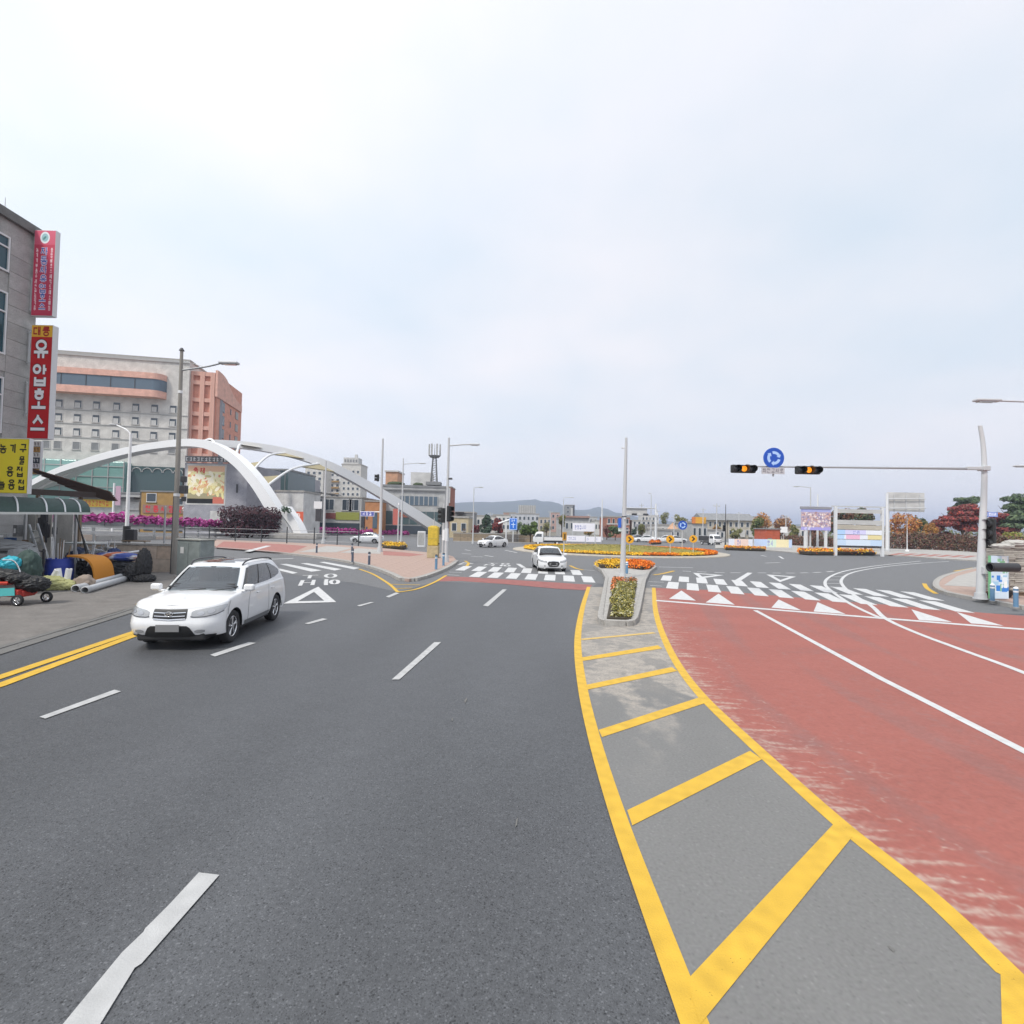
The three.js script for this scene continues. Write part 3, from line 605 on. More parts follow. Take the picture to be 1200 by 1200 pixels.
  patch('windscreen', carGlass, C, [[-1.42, 0.07, 0.88], [-1.1, 0.06, 0.91], [-0.5, 0.05, 0.94], [0, 0.05, 0.95], [0.5, 0.05, 0.94], [1.1, 0.06, 0.91], [1.42, 0.07, 0.88]], 0.006, [1], 10);
  patch('rear_window', M.glass, C, [[4.0, 0.3, 0.85], [4.5, 0.28, 0.88], [4.98, 0.28, 0.88]], 0.006);
  for (const w of S.windows) patch('side_window', tintGlass, C, w, 0.006);
  for (const w of S.pillars ?? []) patch('pillar', M.black, C, w, 0.004);
  for (const w of S.patches) patch(w[0], w[1], P, w[2], w[3] ?? 0.006, w[4] ?? [1, -1], 5);
  for (const t of S.seams) patch('door_seam', M.black, P, [[t - 0.0022, arch(P(t, 0.6)[0]) + 0.06, topAt(t) - 0.07], [t + 0.0022, arch(P(t, 0.6)[0]) + 0.06, topAt(t) - 0.07]], 0.002);
  const H0 = hw(0.9);
  for (const s of [1, -1]) {
    for (const hx of S.handles) part(root, 'door_handle', paint, bx(0.2, 0.035, 0.035, hx, S.handleY ?? 0.93, s * (H0 + 0.012), 0.012));
    const [mx, my] = S.mirror;
    part(root, 'wing_mirror', paint, [bx(0.13, 0.16, 0.24, mx, my + 0.08, s * (H0 + 0.1), 0.05), bx(0.08, 0.05, 0.14, mx, my, s * (H0 - 0.02), 0.02)]);
  }
  // wheels, wells, floor
  part(root, 'underbody', M.black, [bx(S.len * 0.93, 0.42, (hw(0.5) - 0.27) * 2, S.mid, 0.42, 0, 0.05), bx(S.wheels[0] - S.wheels[1] - S.archR * 2 - 0.06, 0.16, hw(0.4) * 2 - 0.12, (S.wheels[0] + S.wheels[1]) / 2, 0.32, 0)]);
  const tg = wheelGeo(S.wheelR, 0.22), rg = merged(rimGeo(S.wheelR, 0.22, S.spokes ?? 5)), dg = cyl(S.wheelR * 0.6, S.wheelR * 0.6, 0.06, 0, 0, 0, 24).rotateX(Math.PI / 2);
  for (const wx of S.wheels) for (const s of [1, -1]) {
    const w = part(root, 'wheel', M.rubber, tg); w.position.set(wx, S.wheelR, s * (hw(0.4) - 0.13)); if (s < 0) w.rotation.y = Math.PI;
    part(w, 'rim', S.rimMat ?? M.chrome, rg); part(w, 'brake_disc', M.darkSteel, dg);
    const liner = new THREE.CylinderGeometry(S.archR + 0.015, S.archR + 0.015, 0.27, 24, 1, true, 0, Math.PI).rotateX(Math.PI / 2).rotateZ(Math.PI / 2);
    part(root, 'wheel_well', M.black, liner.rotateZ(-Math.PI / 2).rotateZ(Math.PI / 2).translate(wx, S.wheelR - 0.02, s * (hw(0.4) - 0.15)));
  }
  return { root, P, C, patch, hw, top, xf, lift };
}
const rimDark = std(new THREE.Color(0.5, 0.5, 0.51), 0.3, { metalness: 0.9 });
function plate(root, x, y, w = 0.5, h = 0.13, tilt = 0) { return part(root, 'number_plate', plateMat, bx(0.015, h, w, 0, 0, 0, 0.004).rotateZ(tilt).translate(x, y, 0), 'blurred blank number plate'); }

// ---- the white sport utility vehicle in the left lane
{
  const F = G(268, 752.5), R = G(319, 726.5), d = F.clone().sub(R).setY(0).normalize();
  const mid = F.clone().add(R).multiplyScalar(0.5), side = V(d.z, 0, -d.x);      // towards the car's right hand, the left of the picture
  const left = side.x < 0 ? side : side.negate();
  const c = mid.addScaledVector(left, 0.82).addScaledVector(d, 0.0);
  const S = {
    name: 'sport_utility_vehicle', category: 'car', len: 4.66, mid: 0.02, sill: 0.30, lip: 0.31, wheels: [1.36, -1.34], wheelR: 0.365, archR: 0.435, rf: 0.44, rr: 0.34, bowF: 0.15, bowR: 0.1, crown: 0.05, spokes: 5,
    xf: [[0.25, 2.17], [0.4, 2.27], [0.55, 2.30], [0.68, 2.27], [0.85, 2.22], [0.95, 2.12], [1.12, 1.95]], xr: [[0.25, -2.2], [0.5, -2.32], [0.75, -2.30], [1.15, -2.24]],
    hw: [[0.25, 0.90], [0.42, 0.935], [0.62, 0.945], [0.85, 0.938], [1.05, 0.915], [1.2, 0.89]],
    top: [[-2.35, 1.16], [-1, 1.15], [0.6, 1.12], [1.05, 1.09], [1.5, 1.055], [1.95, 0.985], [2.1, 0.95], [2.3, 0.90]], roof: [[-2.3, 1.60], [-1.9, 1.66], [-1.0, 1.70], [-0.2, 1.70], [0.35, 1.665], [0.8, 1.60]],
    cabF: [[0, 1.12], [0.5, 0.76], [0.9, 0.42], [1, 0.26]], cabR: [[0, -2.23], [0.5, -2.12], [1, -1.86]], cabW: [[0, 0.885], [0.5, 0.80], [0.9, 0.70], [1, 0.63]], roofMid: -0.8, crf: 0.28, crr: 0.34,
    windows: [[[1.74, 0.10, 0.84], [2.0, 0.10, 0.87], [2.15, 0.10, 0.88], [2.30, 0.10, 0.88]], [[2.335, 0.10, 0.88], [2.45, 0.10, 0.88], [2.60, 0.11, 0.87], [2.655, 0.12, 0.86]], [[2.69, 0.14, 0.86], [2.8, 0.16, 0.83], [2.94, 0.26, 0.66], [2.99, 0.36, 0.5]]],
    pillars: [[[2.298, 0.10, 0.88], [2.337, 0.10, 0.88]], [[2.653, 0.12, 0.86], [2.692, 0.14, 0.86]]],
    seams: [2.03, 2.315, 2.67], handles: [0.02, -0.98], handleY: 0.97, mirror: [0.86, 1.10],
    patches: [
      ['grille', M.black, [[-0.66, 0.70, 0.87], [-0.6, 0.665, 0.885], [0, 0.65, 0.89], [0.6, 0.665, 0.885], [0.66, 0.70, 0.87]], 0.006, [1]],
      ['grille_bar', M.chrome, [[-0.62, 0.802, 0.818], [0, 0.788, 0.804], [0.62, 0.802, 0.818]], 0.018, [1]],
      ['grille_bar', M.chrome, [[-0.60, 0.735, 0.750], [0, 0.722, 0.737], [0.60, 0.735, 0.750]], 0.018, [1]],
      ['grille_surround', M.chrome, [[-0.62, 0.672, 0.692], [0, 0.652, 0.674], [0.62, 0.672, 0.692]], 0.018, [1]],
      ['headlight', lensMat, [[0.83, 0.73, 0.82], [0.95, 0.72, 0.85], [1.25, 0.73, 0.885], [1.55, 0.765, 0.915], [1.8, 0.82, 0.93], [1.92, 0.87, 0.925]], 0.008],
      ['headlight_rim', M.darkSteel, [[0.80, 0.715, 0.735], [0.95, 0.705, 0.722], [1.25, 0.712, 0.73], [1.55, 0.748, 0.765], [1.8, 0.802, 0.82]], 0.010],
      ['reflector', rimDark, [[1.04, 0.775, 0.80], [1.10, 0.755, 0.825], [1.16, 0.755, 0.83], [1.22, 0.78, 0.81]], 0.014],
      ['reflector', rimDark, [[1.30, 0.80, 0.83], [1.36, 0.785, 0.855], [1.43, 0.79, 0.86], [1.5, 0.82, 0.845]], 0.014],
      ['lower_grille', M.black, [[-1.02, 0.315, 0.345], [-0.82, 0.312, 0.50], [-0.7, 0.312, 0.54], [0, 0.312, 0.555], [0.7, 0.312, 0.54], [0.82, 0.312, 0.50], [1.02, 0.315, 0.345]], 0.006, [1]],
      ['bumper_lip', M.black, [[-1.6, 0.312, 0.345], [-1, 0.305, 0.345], [0, 0.305, 0.345], [1, 0.305, 0.345], [1.6, 0.312, 0.345]], 0.009, [1]],
      ['fog_light', lensMat, [[1.0, 0.405, 0.44], [1.08, 0.39, 0.46], [1.2, 0.39, 0.46], [1.28, 0.41, 0.45]], 0.008],
      ['sill_cladding', trimGrey, [[2.262, 0.30, 0.40], [2.5, 0.30, 0.40], [2.70, 0.30, 0.40]], 0.010],
      ['tail_light', redLens, [[3.3, 0.9, 1.12], [4.1, 0.92, 1.1]], 0.008]],
  };
  const car = makeCar(S, 'white sport utility vehicle with black grille driving in the left lane', c, Math.atan2(-d.z, d.x));
  const { root, C } = car;
  plate(root, 2.325, 0.50, 0.46, 0.15);
  part(root, 'emblem', M.chrome, [new THREE.TorusGeometry(0.075, 0.010, 8, 28).scale(1, 0.62, 1).rotateY(Math.PI / 2).translate(2.29, 0.785, 0), ...[-0.028, 0.028].map((z) => bx(0.016, 0.075, 0.014, 0, 0, 0).rotateX(0.35).translate(2.295, 0.785, z)), bx(0.016, 0.012, 0.06, 2.295, 0.785, 0)]);
  for (const s of [1, -1]) part(root, 'roof_rail', M.darkSteel, tube([V(0.22, 1.645, s * 0.60), V(0.1, 1.725, s * 0.615), V(-0.8, 1.765, s * 0.625), V(-1.6, 1.715, s * 0.61), V(-1.75, 1.66, s * 0.60)], 0.02, 24, 6));
  part(root, 'sunroof', M.glass, gridGeo([0, 1, 2, 3, 4].map((i) => [-2, -1, 0, 1, 2].map((j) => { const x = 0.12 - i * 0.19; return [x, 1.752 - 0.006 * j * j + 0.012 - Math.max(0, x + 0.3) * 0.11, j * 0.23]; }))));
  for (const z of [-0.15, 0.42]) part(root, 'wiper', M.black, bar(V(...car.lift(C, Math.abs(z) + 0.1, 0.07, 0.02)).setZ(z), V(...car.lift(C, Math.max(0, Math.abs(z - 0.55)), 0.16, 0.02)).setZ(z - 0.55), 0.012, 0.008, 6));
}
// ---- sedans
const SEDAN = {
  name: 'sedan', category: 'car', len: 4.55, mid: 0, sill: 0.24, lip: 0.2, wheels: [1.38, -1.32], wheelR: 0.32, archR: 0.375, rf: 0.5, rr: 0.4, bowF: 0.2, bowR: 0.12, crown: 0.05,
  xf: [[0.2, 2.16], [0.35, 2.26], [0.55, 2.28], [0.75, 2.2], [0.9, 2.0]], xr: [[0.2, -2.2], [0.5, -2.28], [0.85, -2.24], [1.0, -2.18]],
  hw: [[0.2, 0.86], [0.4, 0.895], [0.6, 0.905], [0.8, 0.89], [1.0, 0.85]],
  top: [[-2.3, 0.99], [-1.5, 1.02], [0, 0.985], [0.9, 0.95], [1.5, 0.88], [2.0, 0.78], [2.25, 0.70]], roof: [[-1.9, 1.18], [-1.4, 1.34], [-0.6, 1.445], [0, 1.45], [0.5, 1.40], [0.9, 1.2]],
  cabF: [[0, 1.18], [0.5, 0.74], [0.9, 0.34], [1, 0.18]], cabR: [[0, -1.95], [0.5, -1.55], [1, -0.95]], cabW: [[0, 0.845], [0.5, 0.775], [0.9, 0.67], [1, 0.60]], roofMid: -0.35, crf: 0.28, crr: 0.3,
  windows: [[[1.76, 0.10, 0.84], [2.0, 0.10, 0.87], [2.2, 0.10, 0.88], [2.46, 0.10, 0.88]], [[2.50, 0.10, 0.88], [2.75, 0.12, 0.86], [2.9, 0.2, 0.7], [2.98, 0.3, 0.45]]],
  pillars: [[[2.458, 0.10, 0.88], [2.502, 0.10, 0.88]]], seams: [2.04, 2.40, 2.72], handles: [-0.1, -1.0], handleY: 0.86, mirror: [0.8, 0.95],
};
function sedan(label, pos, turn, front, paint = carWhite) {
  const car = makeCar({ ...SEDAN, rimMat: rimDark, paint, patches: front }, label, pos, turn);
  plate(car.root, 2.275, 0.50, 0.48, 0.12);
  return car;
}
const tail = [['tail_light', redLens, [[3.4, 0.72, 0.9], [4.3, 0.74, 0.9]], 0.008]];
const hexFront = [
  ['grille', M.black, [[-0.92, 0.50, 0.54], [-0.75, 0.36, 0.64], [-0.55, 0.33, 0.66], [0, 0.32, 0.67], [0.55, 0.33, 0.66], [0.75, 0.36, 0.64], [0.92, 0.50, 0.54]], 0.007, [1]],
  ['grille_bar', M.chrome, [[-0.75, 0.42, 0.44], [0, 0.40, 0.42], [0.75, 0.42, 0.44]], 0.016, [1]],
  ['grille_surround', M.chrome, [[-0.75, 0.635, 0.66], [0, 0.66, 0.685], [0.75, 0.635, 0.66]], 0.016, [1]],
  ['headlight', lensMat, [[0.96, 0.60, 0.67], [1.25, 0.61, 0.71], [1.6, 0.66, 0.76], [1.88, 0.72, 0.79]], 0.008],
  ['headlight_rim', M.darkSteel, [[0.96, 0.585, 0.605], [1.25, 0.595, 0.612], [1.6, 0.645, 0.662], [1.88, 0.705, 0.722]], 0.011],
  ['fog_light', lensMat, [[1.1, 0.33, 0.42], [1.25, 0.33, 0.42]], 0.008], ['bumper_lip', M.black, [[-1.8, 0.2, 0.245], [0, 0.2, 0.25], [1.8, 0.2, 0.245]], 0.009, [1]], ...tail];
const slimFront = [
  ['grille', M.black, [[-0.62, 0.60, 0.64], [0, 0.57, 0.645], [0.62, 0.60, 0.64]], 0.007, [1]],
  ['lower_grille', M.black, [[-1.05, 0.26, 0.34], [-0.8, 0.25, 0.42], [0, 0.25, 0.44], [0.8, 0.25, 0.42], [1.05, 0.26, 0.34]], 0.007, [1]],
  ['headlight', lensMat, [[0.7, 0.60, 0.65], [1.1, 0.61, 0.70], [1.5, 0.65, 0.75], [1.8, 0.70, 0.77]], 0.008],
  ['air_intake', M.black, [[1.15, 0.3, 0.45], [1.4, 0.3, 0.45]], 0.008], ...tail];
function heading(px, py, deg) { const p = G(px, py); return [p, THREE.MathUtils.degToRad(deg)]; }
{ // turn: 270 deg faces the camera
  const a = G(644.5, 670.5); a.z -= 2.2; a.x += 0.05;
  sedan('white sedan with wide dark grille driving over the block crossing', a, THREE.MathUtils.degToRad(-86), hexFront);
  const b = G(577, 641.5); b.z -= 0.9;
  sedan('white sedan rounding the roundabout in front of the stone wall', b, THREE.MathUtils.degToRad(-130), slimFront);
  const c = G(429, 636.5); c.z -= 0.5;
  sedan('silver white sedan seen from its side beyond the brick plaza', c, THREE.MathUtils.degToRad(176), slimFront, new THREE.MeshPhysicalMaterial({ color: new THREE.Color(0.62, 0.64, 0.66), roughness: 0.3, metalness: 0.15, clearcoat: 1, clearcoatRoughness: 0.05 }));
}
// ---- small lorries
function lorry(label, pos, turn, boxMat, bedH, paint = carWhite) {
  const r = thing('light_truck', label, 'truck', pos, turn);
  const cabRows = [];
  for (const [y, xf, w] of [[0.42, 2.30, 0.82], [0.7, 2.34, 0.84], [1.05, 2.32, 0.84], [1.2, 2.27, 0.83], [1.7, 1.95, 0.78], [1.9, 1.8, 0.74], [1.97, 1.65, 0.62], [1.99, 1.55, 0.3], [1.99, 1.5, 0.01]])
    cabRows.push(Array.from({ length: 31 }, (_, i) => { const [x, z] = outline(i / 6, xf, 0.75 + (y > 1.95 ? 0.12 : 0), w, Math.min(0.2, w * 0.5), Math.min(0.1, w * 0.4), 0.06, 0, 0); return [x, y, z]; }));
  part(r, 'cab', paint, [gridGeo(cabRows), gridGeo(mirrorRows(cabRows), true)]);
  const ws = [-0.7, 0.7].map((z) => [[2.285, 1.22, z], [1.985, 1.7, z * 0.95]]);
  part(r, 'windscreen', M.glass, gridGeo([[ws[0][0], [2.33, 1.22, 0], ws[1][0]], [ws[0][1], [2.03, 1.7, 0], ws[1][1]]]));
  for (const s of [1, -1]) {
    part(r, 'side_window', M.glass, gridGeo([[[2.0, 1.22, s * 0.845], [1.0, 1.22, s * 0.845]], [[1.72, 1.66, s * 0.80], [1.0, 1.66, s * 0.80]]]));
    part(r, 'headlight', lensMat, bx(0.05, 0.18, 0.3, 2.31, 0.86, s * 0.6, 0.02));
    part(r, 'wing_mirror', M.black, bx(0.08, 0.3, 0.16, 2.1, 1.45, s * 0.98, 0.03));
  }
  part(r, 'bumper', trimGrey, bx(0.12, 0.22, 1.64, 2.34, 0.52, 0, 0.04));
  part(r, 'chassis', M.black, bx(4.4, 0.2, 0.9, -0.1, 0.5, 0));
  part(r, 'load_bed', boxMat, [base(2.95, bedH, 1.66, -0.85, 0.72, 0, 0.02)]);
  for (const x of [1.55, -1.35]) for (const s of [1, -1]) { const w = part(r, 'wheel', M.rubber, wheelGeo(0.3, 0.2)); w.position.set(x, 0.3, s * 0.72); part(w, 'rim', M.paleGrey, cyl(0.17, 0.17, 0.21, 0, 0, 0, 16).rotateX(Math.PI / 2).translate(0, 0, 0)); w.children[0].geometry.translate(0, 0, -0.105); }
  return r;
}
{
  const a = G(642, 638.5); lorry('white light truck with low bed behind the white sedan', a, Math.PI, carWhite, 0.45);
  const b = G(832, 638.5); lorry('small white truck with dark load box beyond the roundabout', b, THREE.MathUtils.degToRad(-75), M.darkSteel, 0.9);
}
// ================================================================ foliage helper
function leafCloud(blobs, n, size, colors, flatten = 0.5) {     // leaf-sized faces spread through ellipsoids [x,y,z,rx,ry,rz]
  const pos = [], nor = [], col = [], vol = blobs.map((b) => b[3] * b[4] * b[5]), tot = vol.reduce((a, b) => a + b, 0), c = new THREE.Color();
  blobs.forEach((b, bi) => {
    const m = Math.round(n * vol[bi] / tot);
    for (let i = 0; i < m; i++) {
      let x, y, z; do { x = rr(-1, 1); y = rr(-1, 1); z = rr(-1, 1); } while (x * x + y * y + z * z > 1);
      const l = Math.hypot(x, y, z) || 1, k = Math.pow(l, 0.45) / l * (0.86 + 0.24 * noise(x * 3 + bi * 5, y * 3, z * 3) + 0.08);
      const p = V(b[0] + x * k * b[3], b[1] + y * k * b[4], b[2] + z * k * b[5]), s = size * rr(0.6, 1.35);
      const nn = V(x + rr(-0.8, 0.8), y * flatten + rr(0, 1), z + rr(-0.8, 0.8)).normalize();
      const u = V(rr(-1, 1), rr(-1, 1), rr(-1, 1)).cross(nn).normalize().multiplyScalar(s), w = nn.clone().cross(u).normalize().multiplyScalar(s * 0.6);
      const q = [p.clone().sub(u), p.clone().add(w), p.clone().add(u), p.clone().sub(w)];
      c.set(colors[Math.floor(rnd() * colors.length)]).multiplyScalar(rr(0.7, 1.3));
      for (const k2 of [0, 2, 1, 0, 3, 2]) { pos.push(q[k2].x, q[k2].y, q[k2].z); nor.push(nn.x, nn.y, nn.z); col.push(c.r, c.g, c.b); }
    }
  });
  const g = new THREE.BufferGeometry();
  g.setAttribute('position', new THREE.Float32BufferAttribute(pos, 3)); g.setAttribute('normal', new THREE.Float32BufferAttribute(nor, 3)); g.setAttribute('color', new THREE.Float32BufferAttribute(col, 3));
  g.setAttribute('uv', new THREE.Float32BufferAttribute(new Float32Array(pos.length / 3 * 2), 2));
  return g;
}
const leafMat = new THREE.MeshPhysicalMaterial({ color: 0xffffff, vertexColors: true, roughness: 0.85, side: THREE.DoubleSide, transmission: 0.25, thickness: 0 });
const petalMat = std(0xffffff, 0.8, { vertexColors: true, side: THREE.DoubleSide });
const L3 = (r, g, b) => new THREE.Color(r, g, b);
const PINK = [L3(0.48, 0.045, 0.28), L3(0.55, 0.10, 0.36), L3(0.38, 0.03, 0.22), L3(0.60, 0.16, 0.42), L3(0.30, 0.03, 0.18)], YEL = [L3(0.85, 0.50, 0.02), L3(0.80, 0.42, 0.01), L3(0.9, 0.60, 0.06), L3(0.62, 0.36, 0.02)], ORA = [L3(0.80, 0.19, 0.008), L3(0.75, 0.14, 0.005), L3(0.85, 0.27, 0.02), L3(0.55, 0.12, 0.01)];

// ================================================================ the tiled shop building on the left
const tileMats = [0.53, 0.555, 0.50, 0.54].map((k) => grainy(new THREE.Color(k, k * 0.985, k * 0.96), 1.7));
{
  const corner = at(31, 600, 24), x = corner.x, zc = -24, zNear = -12.5, top = at(33, 268, 24).y - 0.42;
  const b = thing('tiled_building', 'grey stone tiled shop building at the left edge with blue tinted windows', 'building', V(x, 0, zc));
  part(b, 'core', tileMats[2], muv(bx(11, top - 0.05, 11.45, -5.53, (top - 0.05) / 2, 5.75)));
  part(b, 'cornice', grainy(new THREE.Color(0.22, 0.22, 0.215), 1.5), [muv(base(0.3, 0.34, 11.7, 0.02, top - 0.05, 5.7)), muv(base(0.16, 0.14, 11.6, -0.05, top + 0.29, 5.7))]);
  // facade of stone panels, windows left open for the glazing; rows of 0.75 m
  const win = [[3.2, 5.3], [6.4, 8.9], [9.9, 12.7], [13.6, 15.2]], cols = [[0.0, 1.35], [1.35, 2.9], [2.9, 4.4], [4.4, 6], [6, 7.5], [7.5, 9], [9, 10.5], [10.5, 11.5]];
  const rowsN = Math.floor((top - 0.1) / 0.76);
  for (let r = 0; r < rowsN; r++) for (let c = 0; c < cols.length; c++) {
    const y0 = 0.05 + r * 0.76, [a, e] = cols[c];
    if (c >= 1 && c !== 6 && win.some(([w0, w1]) => y0 + 0.7 > w0 && y0 + 0.06 < w1)) continue;
    const p = part(b, 'stone_panel', tileMats[(r * 5 + c * 3) % 4], muv(bx(0.05, 0.745, e - a - 0.016, 0, y0 + 0.38, (a + e) / 2))); p.position.x = 0.006 * ((r * 3 + c) % 3);
  }
  for (const [w0, w1] of win) for (const [a, e] of [[1.4, 4.35], [4.45, 8.95]]) {
    const f = part(b, 'window', M.paleGrey, [bx(0.09, 0.08, e - a, 0.02, w0 + 0.04, (a + e) / 2), bx(0.09, 0.08, e - a, 0.02, w1 - 0.04, (a + e) / 2), bx(0.09, 0.07, e - a, 0.02, lerp(w0, w1, 0.68), (a + e) / 2), ...[0, 0.5, 1].map((k) => bx(0.09, w1 - w0, 0.07, 0.021, (w0 + w1) / 2, lerp(a + 0.035, e - 0.035, k)))]);
    part(f, 'pane', new THREE.MeshPhysicalMaterial({ color: 0x2b4a55, roughness: 0.1 }), bx(0.02, w1 - w0, e - a, -0.005, (w0 + w1) / 2, (a + e) / 2));
    if (w0 > 9 && w0 < 10) for (const y of [10.3, 10.75, 11.2, 11.65]) part(f, 'window_lettering', M.whitePaint, [0, 0.16, 0.32].map((k) => bx(0.01, 0.05, 0.34, 0.014, y + k * 0.7, 2.0)));
  }
  for (const y of [10.6, 13.1, 8.2]) part(b, 'sign_bracket', M.greyPaint, [bx(0.05, 1.6, 0.06, 0.09, y, 0.35), bx(0.35, 0.05, 0.05, 0.2, y + 0.7, 0.35), bx(0.35, 0.05, 0.05, 0.2, y - 0.7, 0.35)]);
  const mast = at(7, 243, 22.6); part(b, 'antenna', M.greyPaint, bar(V(mast.x - x - 0.25, top, 1.2), V(mast.x - x - 0.25, top + 1.15, 1.2), 0.025, 0.012, 6));
}
// ---- hanging signs
function boxSign(name, label, px0, px1, py0, py1, d, face, depth = 0.22, turn = 0) {
  const a = at(px0, py1, d), c = at(px1, py0, d), w = c.x - a.x, h = c.y - a.y;
  const s = thing(name, label, 'sign', V((a.x + c.x) / 2, a.y, -d), turn);
  part(s, 'case', std(new THREE.Color(0.62, 0.62, 0.63), 0.5), [base(w, h, depth, 0, 0, -depth / 2, 0.015)]);
  part(s, 'face', face, sheet(w - 0.04, h - 0.04, 0, h / 2, 0.004));
  return s;
}
const red = '#c11d22';
boxSign('hanging_sign', 'pink vertical box sign with round emblem, topmost on the tiled building', 36, 66, 270, 370, 23.6, print(200, 660, (x, w, h) => {
  x.fillStyle = '#c8415c'; x.fillRect(0, 0, w, h); x.fillStyle = '#d9607a'; x.fillRect(0, 0, w, 110);
  x.fillStyle = '#e8eef0'; x.beginPath(); x.arc(100, 55, 46, 0, 7); x.fill(); x.fillStyle = '#9cc6cc'; x.beginPath(); x.arc(100, 55, 32, 0, 7); x.fill(); x.fillStyle = '#5d8f8c'; x.beginPath(); x.ellipse(96, 58, 20, 9, -0.7, 0, 7); x.fill();
  ink(x, '자동차유압호스', 64, 130, 72, 62, '#f4eef8', 17, 0.16, true); ink(x, '자동차유압호스', 64, 130, 72, 62, '#4a5fb4', 8, 0.16, true);
  ink(x, '농기계부품수리전문점각종', 20, 135, 22, 34, '#f7e6ea', 4.5, 0.2, true); ink(x, '중장비호스제작도매소매점', 160, 135, 22, 34, '#f7e6ea', 4.5, 0.2, true);
}), 0.24);
boxSign('hanging_sign', 'red vertical box sign with big white Korean letters under a yellow cap', 31, 62.5, 381, 514, 23.4, print(220, 930, (x, w, h) => {
  x.fillStyle = red; x.fillRect(0, 0, w, h); x.fillStyle = '#e9b53a'; x.fillRect(0, 0, w, 96);
  ink(x, '대륭', 16, 12, 84, 72, '#a8201c', 12, 0.12);
  ink(x, '유압호스', 26, 122, 164, 166, '#3a0f14', 36, 0.22, true); ink(x, '유압호스', 26, 122, 164, 166, '#f3f1f3', 25, 0.22, true);
}), 0.3);
boxSign('hanging_sign', 'yellow shop board with black Korean lettering above the green awning', -62, 35, 514, 577, 20, print(620, 420, (x, w, h) => {
  x.fillStyle = '#d8c52c'; x.fillRect(0, 0, w, h); x.strokeStyle = '#b8a522'; x.lineWidth = 10; x.strokeRect(0, 0, w, h);
  ink(x, '농기구', 390, 40, 58, 70, '#27241a', 11, 0.35); ink(x, '물', 548, 135, 44, 60, '#27241a', 9); ink(x, '용접', 452, 215, 58, 74, '#27241a', 11, 0.35);
  ink(x, '늘용접', 390, 315, 58, 74, '#27241a', 11, 0.35); ink(x, '각종', 60, 60, 110, 130, '#27241a', 16, 0.3); ink(x, '수리', 60, 230, 110, 130, '#27241a', 16, 0.3);
}), 0.18);
{ // small column sign behind the red one
  boxSign('column_sign', 'narrow column sign of small panels below the red sign', 36.5, 48, 517, 556, 26, print(100, 340, (x, w, h) => {
    ['#e9e4e2', '#c89a5a', '#f1eeec', '#3d4452', '#e7e2e8', '#c8a05c'].forEach((c, i) => { x.fillStyle = c; x.fillRect(0, i * 57, w, 53); ink(x, '기계', 10, i * 57 + 8, 34, 36, i === 3 ? '#fff' : '#4a3430', 5, 0.2); });
  }), 0.15);
}
